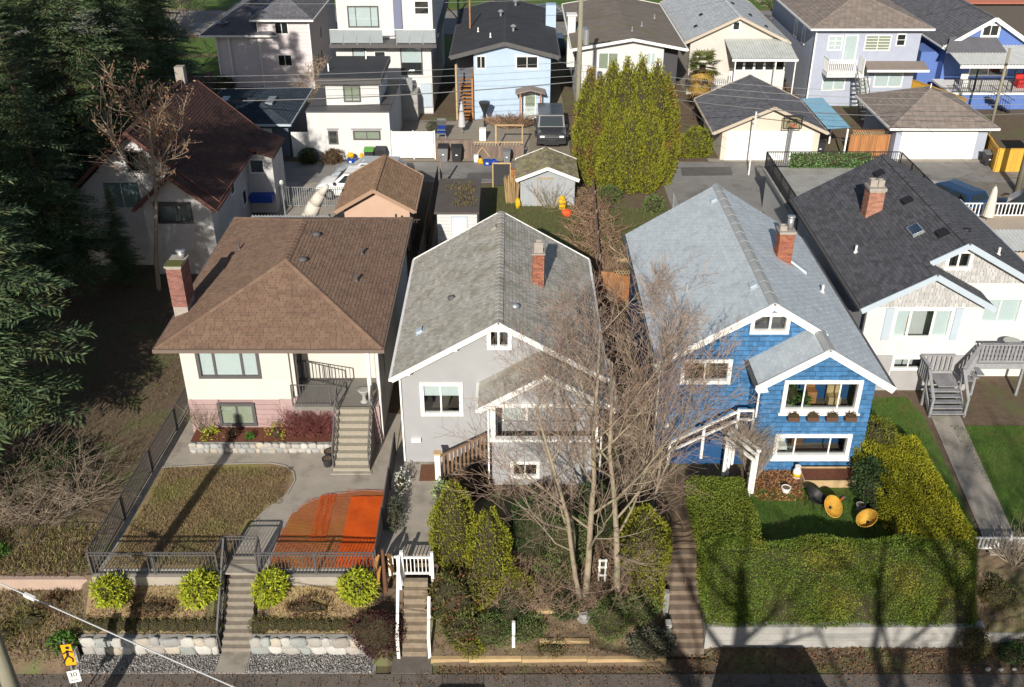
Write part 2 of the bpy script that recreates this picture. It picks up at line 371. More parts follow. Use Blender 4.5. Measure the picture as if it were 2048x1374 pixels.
def window(parent, O, face, w, h, fm=WHITE, fw=.08, mull=(.5,), hm=(), back=ROOM, hole=False, sill=None, blind=None, glassm=None, proud=.05, door=False, mw=.05, deep=1.9, pad=.25):
    """O = lower left corner seen from outside, face in '-y','+x','-x'"""
    r = {'-y': Vector((1,0,0)), '+x': Vector((0,1,0)), '-x': Vector((0,-1,0))}[face]; n = {'-y': Vector((0,-1,0)), '+x': Vector((1,0,0)), '-x': Vector((-1,0,0))}[face]
    O = Vector(O); glassm = glassm or GLASS
    def LB(par, nm, m, s0, s1, t0, t1, d0, d1):
        a = O + r*s0 + n*d0; b = O + r*s1 + n*d1
        return B(par, nm, m, min(a.x,b.x), max(a.x,b.x), min(a.y,b.y), max(a.y,b.y), O.z+t0, O.z+t1)
    fr = MB()
    din = -.1 if hole else .0
    def lb(s0, s1, t0, t1, d0, d1):
        a = O + r*s0 + n*d0; b = O + r*s1 + n*d1
        fr.box(min(a.x,b.x), max(a.x,b.x), min(a.y,b.y), max(a.y,b.y), O.z+t0, O.z+t1)
    lb(-fw*.5, fw*.5, -fw*.5, h+fw*.5, din+.001, proud); lb(w-fw*.5, w+fw*.5, -fw*.5, h+fw*.5, din+.001, proud)
    lb(fw*.5, w-fw*.5, -fw*.5, fw*.5, din+.001, proud-.003); lb(fw*.5, w-fw*.5, h-fw*.5, h+fw*.5, din+.001, proud-.003)
    wn = fr.build('door' if door else 'window', fm, parent)
    gd = -.04 if hole else .022
    es = [fw*.5] + [w*q for q in mull] + [w-fw*.5]
    for i, (a, b) in enumerate(zip(es[:-1], es[1:])):
        LB(wn, 'pane', glassm, a + .005, b - .005, fw*.5+.002, h-fw*.5-.002, gd - .004, gd)
    for q in mull: LB(wn, 'mullion', fm, w*q - mw/2, w*q + mw/2, fw*.5+.001, h-fw*.5-.001, gd - .012, gd + .02)
    for q in hm: LB(wn, 'glazing_bar', fm, fw*.5, w-fw*.5, h*q - .018, h*q + .018, gd - .01, gd + .014)
    if sill: LB(wn, 'sill', sill, -fw, w+fw, -fw*.5-.06, -fw*.5-.002, .002, proud+.07)
    if hole:
        a = O - n*.16; b = O + r*w - n*deep; x0, x1, y0, y1 = min(a.x,b.x)-pad, max(a.x,b.x)+pad, min(a.y,b.y), max(a.y,b.y); z0, z1 = O.z-pad-.1, O.z+h+pad
        if face != '-y': x0 += pad; x1 -= pad; y0 -= pad; y1 += pad
        v = [(x0,y0,z0),(x1,y0,z0),(x1,y1,z0),(x0,y1,z0),(x0,y0,z1),(x1,y0,z1),(x1,y1,z1),(x0,y1,z1)]
        fs = [(0,1,2,3),(7,6,5,4),(1,5,6,2),(3,2,6,7),(0,3,7,4)]
        MB().add(v, fs).build('room', back, wn)
        if blind: LB(wn, 'blind', blind[0], fw*.5, w-fw*.5, h*(1-blind[1]), h-fw*.5, -.085, -.075)
    else:
        LB(wn, 'room', back, fw*.4, w-fw*.4, fw*.4, h-fw*.4, .001, .006)
        if blind: LB(wn, 'blind', blind[0], fw*.5, w-fw*.5, h*(1-blind[1]), h-fw*.5, .007, .011)
    return wn
def fwin(parent, x0, x1, z0, z1, y, **k): return window(parent, (x0, y, z0), '-y', x1 - x0, z1 - z0, **k)
def chimney(root, x0, x1, y0, y1, z0, z1, m=BRICK, capm=MORTAR, cap=.06, pots=(), nbr=300, bl=.2, bh=.067, name='chimney'):
    sh = MB().box(x0+.012, x1-.012, y0+.012, y1-.012, z0, z1).build(name, MORTAR, root)
    rows = int((z1 - z0) / (bh + .01)); cnt = 0; off = 0
    for k in range(rows - 1, -1, -1):
        za = z0 + k * (bh + .01); off = .5 if k % 2 else 0
        for face in ('f', 'l', 'r'):
            L0, L1 = (x0, x1) if face == 'f' else (y0 + .014, y1)
            u = L0 - (bl + .01) * off
            while u < L1 - .01:
                a, b = max(u, L0), min(u + bl, L1)
                if b - a > .03 and cnt < nbr:
                    e = random.uniform(0, .006)
                    if face == 'f': B(sh, 'brick', m, a, b, y0 - e, y0 + .02, za, za + bh)
                    elif face == 'l': B(sh, 'brick', m, x0 - e, x0 + .02, a, b, za, za + bh)
                    else: B(sh, 'brick', m, x1 - .02, x1 + e, a, b, za, za + bh)
                    cnt += 1
                u += bl + .01
    MB().box(x0-.04, x1+.04, y0-.04, y1+.04, z1, z1 + cap).build('chimney_cap', capm, sh)
    for kind, px, py, s, hh in pots:
        if kind == 'pipe':
            MB().cyl((px, py, z1+cap), (px, py, z1+cap+hh), s, s, 14).cyl((px, py, z1+cap+hh), (px, py, z1+cap+hh+.06), s*1.25, s*1.25, 14).build('flue_pipe', METAL, sh, True)
        else:
            MB().box(px-s, px+s, py-s, py-s+.05, z1+cap, z1+cap+hh).box(px-s, px+s, py+s-.05, py+s, z1+cap, z1+cap+hh).box(px-s, px-s+.05, py-s+.05, py+s-.05, z1+cap, z1+cap+hh).box(px+s-.05, px+s, py-s+.05, py+s-.05, z1+cap, z1+cap+hh).build('flue_tile', capm, sh)
    return sh
def roof_vent(root, x, y, z, slope, kind='box', m=DARKTRIM, s=.17):
    """slope = dz/dx of the roof there"""
    nx = Vector((-slope, 0, 1)).normalized(); ux = Vector((1, 0, slope)).normalized(); uy = Vector((0, 1, 0)); c = Vector((x, y, z + .015))
    mb = MB()
    if kind == 'box':
        pts = lambda a, h: [c + ux*i*a + uy*j*a + nx*h for i, j in ((-1,-1),(1,-1),(1,1),(-1,1))]
        mb.add(pts(s*1.3, 0) + pts(s*1.3, .015), UF); mb.add(pts(s*.8, .01) + pts(s, .12), UF)
    elif kind == 'pipe':
        mb.cyl(c - Vector((0,0,.1)), c + Vector((0, 0, .32)), .05, .05, 8).cyl(c - nx*.02, c + nx*.06, .11, .06, 8)
    elif kind == 'turtle':
        mb.blob(c + nx*.03, (s*1.2, s, .12), 10, 6, 0)
    elif kind == 'skylight':
        pts = lambda a, b, h: [c + ux*i*a + uy*j*b + nx*h for i, j in ((-1,-1),(1,-1),(1,1),(-1,1))]
        mb.add(pts(s, s*1.7, 0) + pts(s, s*1.7, .1), UF)
        o = mb.build('skylight', m, root); MB().add(pts(s*.8, s*1.5, .1) + pts(s*.8, s*1.5, .11), UF).build('pane', GLASSD, o); return o
    elif kind == 'mushroom':
        mb.cyl(c, c + Vector((0,0,.35)), .09, .09, 10).lathe(c + Vector((0,0,.33)), [(.22, 0), (.24, .05), (.12, .16), (.02, .19)], 12)
    return mb.build('roof_vent', m, root, kind == 'turtle')
def fence(root, p, q, h, sp=.11, pw=.022, m=DARKTRIM, posts=4, zoff=.08, rails=(1.0, .1), rail=.035, post=.05, flat=False, extra=.0):
    p = Vector(p); q = Vector(q); L = (q - p).length; d = (q - p) / L; up = Vector((0, 0, 1)); nrm = Vector((-d.y, d.x, 0)).normalized()
    for i in range(posts):
        c = p + d * (L * i / max(1, posts - 1)); BAR(root, 'post', m, c, c + up * (h + extra), post)
    for r in rails: BAR(root, 'rail', m, p + up * (h * r), q + up * (h * r), rail)
    n = int(L / sp)
    for i in range(1, n):
        c = p + d * (L * i / n); o = nrm * (rail * .5 + pw * .3 if flat else 0)
        BAR(root, 'picket', m, c + up * (h * min(rails) if not flat else zoff) + o, c + up * (h * max(rails) - (0 if flat else rail * .4)) + o, pw if not flat else sp * .8, pw, nrm)
def board_fence(root, p, q, h, bw=.14, m=WOODGREY, th=.02, top=False, posts=0):
    p = Vector(p); q = Vector(q); L = (q - p).length; d = (q - p) / L; n = max(1, int(L / bw)); nrm = Vector((-d.y, d.x, 0)).normalized()
    for i in range(n):
        a = p + d * (L * (i + .5) / n); hh = h * random.uniform(.985, 1.01); s = nrm * random.uniform(0, .008)
        BAR(root, 'board', m, a + s, a + s + Vector((0, 0, hh)), th, L / n - .008, nrm if False else d)
    for r in (.2, .8): BAR(root, 'rail', m, p + Vector((0,0,h*r)) + nrm*.035, q + Vector((0,0,h*r)) + nrm*.035, .04, .09)
    if top: BAR(root, 'top_rail', m, p + Vector((0,0,h+.025)), q + Vector((0,0,h+.025)), .12, .04)
    for i in range(posts):
        c = p + d * (L * i / max(1, posts - 1)); BAR(root, 'post', m, c, c + Vector((0, 0, h + .08)), .1)
def steps(root, x0, x1, ya, za, yb, zb, n, m, name='step', thick=None, base=None):
    """n solid steps climbing from (ya,za) to (yb,zb)"""
    for i in range(n):
        y0 = ya + (yb - ya) * i / n; y1 = ya + (yb - ya) * (i + 1) / n; z1 = za + (zb - za) * (i + 1) / n
        lo = (za - .3 if base is None else base) if thick is None else z1 - thick
        B(root, name, m, x0, x1, min(y0, y1) - .012, max(y0, y1) + (0 if thick is None else .02), lo, z1)
# stones: a few irregular rounded outlines shared by every stone
STONEC = [(.40,.38,.35), (.33,.325,.315), (.42,.375,.31), (.31,.325,.31), (.46,.445,.42), (.36,.325,.29)]
STONEM = [mat('field_stone_%d' % i, c, tuple(q * .8 for q in c), 4, .92, .8, 22, rnd=.15) for i, c in enumerate(STONEC)]
_st = []
for k in range(8):
    n = 8; rr = [random.uniform(.41, .56) for _ in range(n)]; vs = []
    for lay, (s, d) in enumerate(((1, 0), (1, .5), (.8, .85), (.35, 1.))):
        for i in range(n):
            t = 2 * math.pi * (i + .2) / n; c = math.cos(t); s_ = math.sin(t); e = max(abs(c), abs(s_)) ** .55
            vs.append((rr[i] * s * c / e, -d * random.uniform(.9, 1), rr[i] * s * s_ / e))
    fs = [(l*n+i, l*n+(i+1) % n, (l+1)*n+(i+1) % n, (l+1)*n+i) for l in range(3) for i in range(n)] + [tuple(range(3*n, 4*n))]
    row = []
    for mm in STONEM:
        me = bpy.data.meshes.new('stone'); me.from_pydata(vs, [], fs); me.materials.append(mm); me.polygons.foreach_set('use_smooth', [True]*len(fs)); row.append(me)
    _st.append(row)
def stone_wall(root, x0, x1, y, z0, z1, rows, th=.3, wmin=.22, wmax=.5):
    MB().box(x0, x1, y, y + th, z0 - .3, z1 - .06).build('mortar_core', mat('wall_mortar', (.36,.35,.33), (.28,.27,.25), 5, .95, .3, 60), root)
    H = (z1 - z0) / rows
    for r in range(rows):
        x = x0 + random.uniform(-.1, .05)
        while x < x1 - .05:
            w = random.uniform(wmin, wmax); h = H * random.uniform(.95, 1.22); xx = max(x, x0); ww = min(x + w, x1) - xx
            if ww > .08:
                c = Matrix.Translation((xx + ww/2, y + .02, z0 + H*(r+.5) + random.uniform(-.03, .03))) @ Matrix.Rotation(random.choice((0, math.pi)) + random.uniform(-.12, .12), 4, 'Y') @ Matrix.Diagonal((ww*1.04, random.uniform(.08, .13), h, 1))
                piece(root, 'stone', random.choice(_st)[random.choices(range(6), (4, 3, 2, 1.2, 3, 1))[0]], c)
            x += w
# ---------------------------------------------------------------- foliage helpers
def leaf_arrays(P, N, L, Wd, up=0., flat=.6):
    n = len(P); rv = np.random.normal(size=(n, 3)); d = rv * flat + N * .6; d[:, 2] += up
    d /= np.linalg.norm(d, axis=1)[:, None]; s = np.cross(d, np.random.normal(size=(n, 3))); s /= np.linalg.norm(s, axis=1)[:, None] + 1e-9
    l = (L * np.random.uniform(.6, 1.35, n))[:, None]; w = (Wd * np.random.uniform(.7, 1.3, n))[:, None]
    nn = np.cross(d, s)
    V = np.stack([P, P + d*l*.45 + s*w*.5 + nn*l*.08, P + d*l, P + d*l*.45 - s*w*.5 + nn*l*.08], 1)
    return V.reshape(-1, 3)
def mesh_arrays(name, verts, nq, extra=None, m=None):
    me = bpy.data.meshes.new(name); vs = verts; faces_ex = []
    if extra is not None and extra.v: vs = np.vstack([verts, np.array(extra.v)]); faces_ex = [tuple(i + len(verts) for i in f) for f in extra.f]
    lt = nq * 4 + sum(len(f) for f in faces_ex)
    me.vertices.add(len(vs)); me.vertices.foreach_set('co', vs.astype(np.float32).ravel())
    me.loops.add(lt); li = np.concatenate([np.arange(nq * 4), np.array([i for f in faces_ex for i in f], dtype=int)]); me.loops.foreach_set('vertex_index', li.astype(np.int32))
    me.polygons.add(nq + len(faces_ex)); st = np.concatenate([np.arange(nq) * 4, nq * 4 + np.cumsum([0] + [len(f) for f in faces_ex])[:-1]]) if faces_ex else np.arange(nq) * 4
    me.polygons.foreach_set('loop_start', st.astype(np.int32)); me.update(calc_edges=True); me.validate()
    if m: me.materials.append(m)
    return me
def sample(mb, n):
    T = []
    for f in mb.f:
        for i in range(1, len(f) - 1): T.append((f[0], f[i], f[i+1]))
    V = np.array(mb.v); T = np.array(T); a, b, c = V[T[:,0]], V[T[:,1]], V[T[:,2]]; cr = np.cross(b - a, c - a); ar = np.linalg.norm(cr, axis=1); k = np.random.choice(len(T), n, p=ar / ar.sum())
    u = np.random.rand(n, 1); v = np.random.rand(n, 1); q = (u + v) > 1; u = np.where(q, 1 - u, u); v = np.where(q, 1 - v, v)
    return a[k] + (b - a)[k] * u + (c - a)[k] * v, cr[k] / (ar[k][:, None] + 1e-9)
def skin(name, core, m, parent, n, L, Wd, off=.08, up=.3, flat=.6, inset=.0, kind=None, clump=0):
    """leaf blades spread over and above a core volume, with the core itself, as one crown mesh"""
    P, N = sample(core, n)
    if clump:
        cl = np.sin(P[:, 0] * clump + 1.3) * np.sin(P[:, 1] * clump * 1.1 + .4) * np.sin(P[:, 2] * clump * .9)
        P = P + N * (cl * off * 1.2)[:, None]
    P = P + N * np.random.uniform(-.6, 1, (n, 1)) * off
    V = leaf_arrays(P, N, L, Wd, up, flat); ex = MB(); ex.f = core.f; ex.v = core.v
    if inset:
        c = np.array(core.v); mid = (c.min(0) + c.max(0)) / 2; s = np.maximum(c.max(0) - c.min(0), .01); ex = MB(); ex.f = core.f; ex.v = [tuple(q) for q in (mid + (c - mid) * (1 - 2 * inset / s))]
    me = mesh_arrays(name, V, n, ex, m); M = I4
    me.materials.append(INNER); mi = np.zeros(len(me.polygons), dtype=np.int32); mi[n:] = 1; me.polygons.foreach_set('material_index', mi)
    if parent is None:
        c = np.array(ex.v); lo, hi = c.min(0), c.max(0); ctr = ((lo[0]+hi[0])/2, (lo[1]+hi[1])/2, lo[2]); M = Matrix.Translation(ctr); me.transform(Matrix.Translation([-q for q in ctr]))
    o = place(bpy.data.objects.new(name, me), parent, M)
    if kind: o['kind'] = kind
    return o
INNER = mat('inner_twigs', (.05,.042,.02), (.035,.03,.016), 6, .95, .6, 40)  # crown cores coloured dark twig brown, standing in for shade behind the leaves
def leafmat(name, c1, c2, rnd=.3, hue=.02, sc=1.2, tr=.25, c3=None, s3=.6, t3=(.5, .65)):
    m = mat(name, c1, c2, sc, .7, rnd=rnd, hue=hue, spec=.25, c3=c3, s3=s3, t3=t3)
    t = m.node_tree; b = t.nodes['Principled BSDF']; out = [n for n in t.nodes if n.type == 'OUTPUT_MATERIAL'][0]
    if tr:
        tl = t.nodes.new('ShaderNodeBsdfTranslucent'); mx = t.nodes.new('ShaderNodeMixShader'); mx.inputs[0].default_value = tr
        if b.inputs['Base Color'].links: t.links.new(b.inputs['Base Color'].links[0].from_socket, tl.inputs[0])
        t.links.new(b.outputs[0], mx.inputs[1]); t.links.new(tl.outputs[0], mx.inputs[2]); t.links.new(mx.outputs[0], out.inputs[0])
    return m
def bare_tree(name, label, base, h, seed, m, spread=.5, stems=1, levels=5, r0=.11, lean=(0, 0), nlimb=11, twig=.0075, group=None, first=.28, droop=0, cat='tree', kids=6, up=.09, minl=.0):
    """trunk, limbs and twigs grown by repeated forking"""
    rnd = random.Random(seed); T = [MB(), MB(), MB()]
    def grow(p, d, L, r, lev):
        n = 6 if lev == 0 else (4 if lev < 3 else 2); pts = [p]
        for i in range(n):
            d = (d + Vector((rnd.gauss(0, .07 + .05*lev), rnd.gauss(0, .07 + .05*lev), rnd.gauss(0, .05) + (up if lev else .05) - droop*(lev > 1)))).normalized()
            p = p + d * (L / n); pts.append(p)
        for i, (a, b) in enumerate(zip(pts[:-1], pts[1:])):
            ra = r * (1 - .72 * i / n); rb = r * (1 - .72 * (i + 1) / n)
            k = 0 if lev == 0 else (1 if lev < 3 else 2)
            T[k].cyl(a, b, max(ra, twig), max(rb, twig), (9, 5, 3)[k], False)
        if lev >= levels: return
        nk = nlimb if lev == 0 else max(2, int(kids - lev * .7 + rnd.uniform(-1, 1)))
        for j in range(nk):
            f = first + (1 - first) * (j + rnd.random()) / nk if lev == 0 else .2 + .8 * (j + rnd.random()) / nk
            f = min(f, .99); i = int(f * n); a = pts[i].lerp(pts[i+1], f * n - i); ax = (pts[i+1] - pts[i]).normalized()
            o = ax.orthogonal().normalized(); o.rotate(Matrix.Rotation(rnd.uniform(0, 2*math.pi), 3, ax))
            nd = (ax * (1 - spread * (1.1 if lev == 0 else .9)) + o * spread * rnd.uniform(.8, 1.2)).normalized()
            if lev == 0: nl = L * (.62 - .38 * f) * rnd.uniform(.75, 1.1)
            else: nl = L * rnd.uniform(.38, .68)
            grow(a, nd, max(nl, minl), r * (1 - .72 * f) * rnd.uniform(.45, .62), lev + 1)
    root = thing(name, label, cat, base, group)
    for s in range(stems):
        a = 2 * math.pi * s / max(1, stems) + .6; d = Vector((lean[0] + (.16 * math.cos(a) if stems > 1 else 0), lean[1] + (.16 * math.sin(a) if stems > 1 else 0), 1)).normalized()
        grow(Vector(base) + Vector((.09*math.cos(a)*(stems > 1), .09*math.sin(a)*(stems > 1), -.15)), d, h * rnd.uniform(.85, 1) if s else h, r0 * (1 if s == 0 else .8), 0)
    T[0].build('trunk', m, root, True); T[1].build('limbs', m, root, True, kind='stuff')
    if T[2].v: T[2].build('twigs', mat(m.name + '_twig', TWIGC.get(m.name, (.16,.10,.085)), None, rough=.8, rnd=.25), root, kind='stuff')
    return root
TWIGC = {'grey_bark': (.25,.175,.135), 'pale_bark': (.30,.22,.165), 'red_bark': (.20,.05,.05)}
BARK = mat('grey_bark', (.33,.27,.195), (.23,.185,.135), 6, .95, .5, 30, c3=(.22,.22,.13), s3=2, t3=(.5,.7), stretch=(1,1,.4))
PALEBARK = mat('pale_bark', (.33,.27,.20), (.22,.18,.14), 6, .95, .5, 30, stretch=(1,1,.4))
CONBARK = mat('conifer_bark', (.09,.065,.05), (.06,.045,.035), 6, .95, .5, 30, stretch=(1,1,.4))
POLEWOOD = mat('pole_wood', (.26,.245,.185), (.19,.175,.13), 5, .9, .3, 20, stretch=(1,1,.1))
# ---------------------------------------------------------------- the setting
def lerp(a, b, t): t = max(0., min(1., t)); return a + (b - a) * t
def gz(x, y):
    if y < 22.3: return -2.02
    for xa, xb, ya, za, yb, zb in ((-9.75, -8.2, 23.1, -2, 25.4, 0), (-3.8, -2.5, 22.9, -2, 24.6, 0), (4.95, 6.5, 23.1, -2, 26.1, -.1)):
        if xa < x < xb and y < yb: return min(-2.1 if y < ya else lerp(za, zb, (y - ya) / (yb - ya)) - .3, -.06)
    if x < -14: return lerp(-2.02, -1.45, (y - 22.3) / .4) if y < 22.8 else (lerp(-1.45, -.55, (y - 22.8) / 1.8) if y < 24.65 else lerp(-.12, 0, (y - 24.7) / 3))
    if x < -4.3: return -2.02 if y < 23.3 else (lerp(-1.42, -.3, (y - 23.3) / 1.25) if y < 24.6 else 0)
    if x < 5: return -2.02 if y < 22.75 else (lerp(-1.8, -.85, (y - 22.8) / 1.5) if y < 24.3 else lerp(-.85, 0, (y - 24.3) / 3.2))
    if x < 15.3: return -2.02 if y < 23.55 else lerp(-1.25, 0, (y - 23.6) / 2.0)
    return -2.02 if y < 23.45 else lerp(-1.2, 0, (y - 23.45) / 3.0)
def grid(name, xs, ys, zf, m, kind='structure'):
    mb = MB(); nx = len(xs)
    for y in ys:
        for x in xs: mb.v.append((x, y, zf(x, y)))
    for j in range(len(ys) - 1):
        for i in range(nx - 1): mb.f.append((j*nx+i, j*nx+i+1, (j+1)*nx+i+1, (j+1)*nx+i))
    o = mb.build(name, m, None); o['kind'] = kind; return o
SOIL = mat('soil_and_leaf_litter', (.16,.115,.075), (.105,.075,.052), 3.5, .97, .8, 35, c3=(.115,.125,.05), s3=.55, t3=(.5,.66))
xs = [-400, -120, -60, -40, -30, -25] + [round(-22 + .25*i, 3) for i in range(0, 185)] + [26, 30, 40, 60, 120, 400]
ys = [-200, -60, 0, 10, 20] + [round(21 + .125*i, 4) for i in range(0, 80)] + [32, 35, 40, 50, 60, 80, 120, 200, 500]
_c = np.random.RandomState(3)
GR = grid('ground', xs, ys, lambda x, y: gz(x, y) - .01 + (_c.uniform(-.05, .03) if 22.9 < y < 27.5 and abs(x) < 20 and not -14 < x < -4 or (23.2 < y < 24.5) else 0), SOIL)
def sheet(name, poly, z, m, th=.05, kind='structure', parent=None):
    o = MB().prism([(x, y, z - th) for x, y in poly], (0, 0, th)).build(name, m, parent)
    if parent is None: o['kind'] = kind
    return o
def rect(x0, x1, y0, y1): return [(x0, y0), (x1, y0), (x1, y1), (x0, y1)]
LAWN = mat('lawn_grass', (.085,.145,.022), (.06,.115,.018), 2.5, .95, .7, 60, c3=(.11,.12,.03), s3=.7, t3=(.5,.7))
DRYLAWN = mat('mossy_winter_lawn', (.30,.235,.10), (.22,.14,.095), .55, .96, 1., 38, c3=(.21,.20,.06), s3=.35, t3=(.5,.66), stretch=(1,1.2,1), det=8)
GRAVEL = mat('gravel', (.40,.38,.36), (.13,.12,.11), 14, .97, 1., 30, det=8)
PAVER = mat('patio_concrete', (.30,.265,.215), (.25,.22,.18), 2, .95, .3, 100)
# street, kerb, sidewalk (slabs), gravel strip
sheet('road', rect(-150, 150, 8, 19.5), -2.13, ASPH)
sheet('kerb', rect(-150, 150, 19.5, 19.65), -2.0, CONCPALE, .2)
sheet('boulevard', rect(-150, 150, 19.65, 20.6), -2.005, SOIL, .05)
sw = sheet('sidewalk', rect(-60, 60, 20.6, 22.28), -2.02, mat('sidewalk_joint', (.05,.045,.04), None), .05)
x = -16.5
while x < 18:
    B(sw, 'slab', WALK, x + .008, x + 1.292, 20.6, 22.27, -2.06, -1.995 + random.uniform(-.004, .004)); x += 1.3
sheet('gravel_strip', rect(-14.0, -4.35, 22.29, 23.1), -1.99, GRAVEL, .05)
B(None, 'path_slab', CONC, -9.45, -8.5, 22.3, 23.2, -2.05, -1.975)['kind'] = 'structure'
B(None, 'path_slab', WALK, -3.85, -2.55, 22.3, 23.0, -2.05, -1.98)['kind'] = 'structure'
# lane and paved yards behind the first row
sheet('lane', rect(-70, 90, 60.4, 64.2), .02, ASPH)
for k, (xa, xb, ya, yb) in enumerate(((-3, 1.4, 60.9, 62.2), (11, 14.5, 61.5, 63.2), (22, 23.2, 60.6, 63.9), (-9.5, -7.8, 62.2, 63.6))): sheet('lane_patch', [(xa, ya), (xb - .2, ya + .1), (xb, yb), (xa + .15, yb - .1)], .0245, mat('tar_patch', (.13,.125,.12), (.10,.095,.09), 2, .93, .3, 100), .02)
_k = MB(); _r = random.Random(5)
for q in range(16):
    px, py = _r.uniform(-10, 32), _r.uniform(60.6, 63.8); an = _r.uniform(-.5, .5) if q % 3 else 1.5
    for s_ in range(9): nx_, ny_ = px + .5*math.cos(an), min(64.1, max(60.5, py + .5*math.sin(an))); _k.quad((px, py-.02, .0255), (nx_, ny_-.02, .0255), (nx_, ny_+.02, .0255), (px, py+.02, .0255)); px, py = nx_, ny_; an += _r.uniform(-.5, .5)
_k.build('lane_cracks', mat('crack_seal', (.05,.048,.045), None, rough=.8), None)['kind'] = 'structure'
sheet('parking_pad', rect(9.6, 22.5, 55.6, 60.4), .016, ASPH)
sheet('parking_pad', rect(-14.5, -9.3, 51.5, 60.4), .015, CONC)
sheet('driveway', rect(24.5, 60, 53.2, 60.4), .017, mat('worn_driveway', (.20,.18,.15), (.15,.135,.115), 1.5, .95, .3, 90))
sheet('driveway', rect(13.2, 32.5, 64.2, 64.85), .018, CONC)
sheet('driveway', rect(1.2, 4.0, 64.2, 84), .015, mat('mossy_paving', (.26,.22,.165), (.19,.165,.12), 2, .95, .4, 60))
sheet('patio', rect(-8.2, 1.2, 64.5, 73.3), .012, PAVER)
sheet('yard_path', rect(-4.45, -2.6, 25.6, 60), .012, CONC)
sheet('back_lawn', rect(-1.6, 4.3, 41, 60), .02, mat('rough_grass', (.10,.13,.035), (.12,.10,.05), 1.5, .95, .8, 50))
sheet('back_lawn', rect(4.9, 9.5, 43.5, 56), .02, mat('rough_grass', (.1,.1,.1)))
sheet('far_street', rect(-120, 120, 101, 112), .03, mat('pale_asphalt', (.24,.225,.21), (.19,.18,.17), 1, .95, .3, 90))
sheet('far_lawn', rect(-60, 80, 93, 99.5), .02, LAWN)
sheet('far_lawn', rect(-36, -25, 72, 92), .021, LAWN)
sheet('far_lawn', rect(-60, 80, 113, 125), .021, LAWN)
0 and sheet('side_yard', rect(-34, -14.6, 26.5, 48), .005, mat('shaded_turf', (.05,.055,.022), (.07,.055,.03), 1.5, .95, .8, 50))

# ================================================================ house with the brown hip roof (left)
h1 = thing('brown_roof_house', 'cream and mauve house under a brown hip roof, left of the grey house', 'house', (-9, 38, 0))
hip_roof(h1, -13.23, -4.82, 32.0, 44.4, 4.31, 5.96, BROWNROOF, (.27, .14), 160, mat('brown_gutter', (.16,.12,.10), None, rough=.6), jit=.45)
MB().box(-13.2, -4.85, 32.03, 44.37, 4.12, 4.185).build('soffit', WHITE, h1)
B(h1, 'fascia', mat('pinkish_fascia', (.66,.56,.50), None, rough=.6), -13.2, -4.85, 31.95, 31.995, 4.17, 4.27)
w1 = (-11.95, -9.66, 2.7, 3.92); w2 = (-11.44, -10.1, .52, 1.46)
wall(h1, CREAM, 32.6, 1.66, [(-12.6, 4.12), (-8.5, 4.12)], [w1])
B(h1, 'lower_wall', mat('mauve_backing', (.28,.19,.185), None), -12.6, -9.05, 32.66, 32.75, .0, 1.655)
B(h1, 'lower_wall', PINK, -9.05, -6.85, 32.6, 32.75, .0, 1.7)
for k in range(7):                                                     # wide lap boards, split round the basement window
    za = .05 + k * .23; zb_ = za + .222
    segs = [(-12.62, -9.06)] if zb_ < w2[2] or za > w2[3] - .02 else [(-12.62, w2[0]), (w2[1], -9.06)]
    for a, b in segs: BAR(h1, 'siding_board', PINK, (a, 32.62, (za+zb_)/2), (b, 32.62, (za+zb_)/2), .03, zb_-za, (0, -.13, 1))
B(h1, 'wall_trim', CREAM, -9.05, -8.5, 32.595, 32.75, 1.705, 2.0)
fwin(h1, *w1, 32.6, fm=DARKTRIM, fw=.12, mull=(.26, .72), hole=True, blind=(BLIND, .97), back=ROOM, mw=.09)
fwin(h1, *w2, 32.6, fm=DARKTRIM, fw=.12, mull=(.5,), blind=(BLINDG, .95), mw=.08, proud=.09)
body(h1, CREAM, -12.6, -5.1, 32.75, 44.0, 0, 4.12)
B(h1, 'recess_wall', CREAM, -8.35, -5.1, 34.1, 34.25, 1.72, 4.12); B(h1, 'recess_wall', CREAM, -8.5, -8.35, 32.75, 34.25, 1.72, 4.12)
window(h1, (-8.345, 32.95, 1.75), '+x', .95, 2.1, fm=DARKTRIM, fw=.1, mull=(), hm=(.4,), back=ROOMK, door=True)
B(h1, 'porch_floor', mat('grey_porch_floor', (.20,.19,.17), (.16,.15,.14), 3, .85), -8.35, -5.25, 32.0, 34.1, 1.55, 1.72)
B(h1, 'porch_wall', PINK, -6.85, -5.2, 32.02, 34.0, 0, 1.55)
B(h1, 'lower_wall', PINK, -5.25, -5.1, 32.0, 34.1, 0, 1.72)
MB().cyl((-5.42, 32.2, 1.7), (-5.42, 32.2, 4.15), .09, .09, 12).build('porch_post', WHITE, h1, True)
st = MB().box(-6.72, -5.34, 31.9, 32.1, 0, 1.5).build('stair_core', CONC, h1)
steps(h1, -6.72, -5.34, 30.15, 0, 32.05, 1.72, 9, mat('speckled_concrete_step', (.33,.30,.24), (.25,.225,.18), 14, .95, .4, 90), 'step')
B(h1, 'step', CONC, -6.8, -5.26, 29.98, 30.2, -.02, .06)
for xx in (-6.7, -5.36):                                               # stair railings with scrolled balusters
    a = Vector((xx, 30.2, .95)); b = Vector((xx, 32.1, 2.62))
    BAR(h1, 'handrail', DARKTRIM, a, b, .045); BAR(h1, 'handrail', DARKTRIM, (xx, 30.2, .05), a, .045); BAR(h1, 'handrail', DARKTRIM, (xx, 32.1, 1.7), b, .045)
    for i in range(11):
        p = Vector((xx, 30.2 + 1.9*(i+.5)/11, .12 + 1.62*(i+.5)/11)); mb = MB(); pts = [p + Vector((.035*math.sin(j*1.55), .02*math.cos(j*1.5), j*.11)) for j in range(8)]
        mb.path(pts, .012, 4).build('baluster', DARKTRIM, h1)
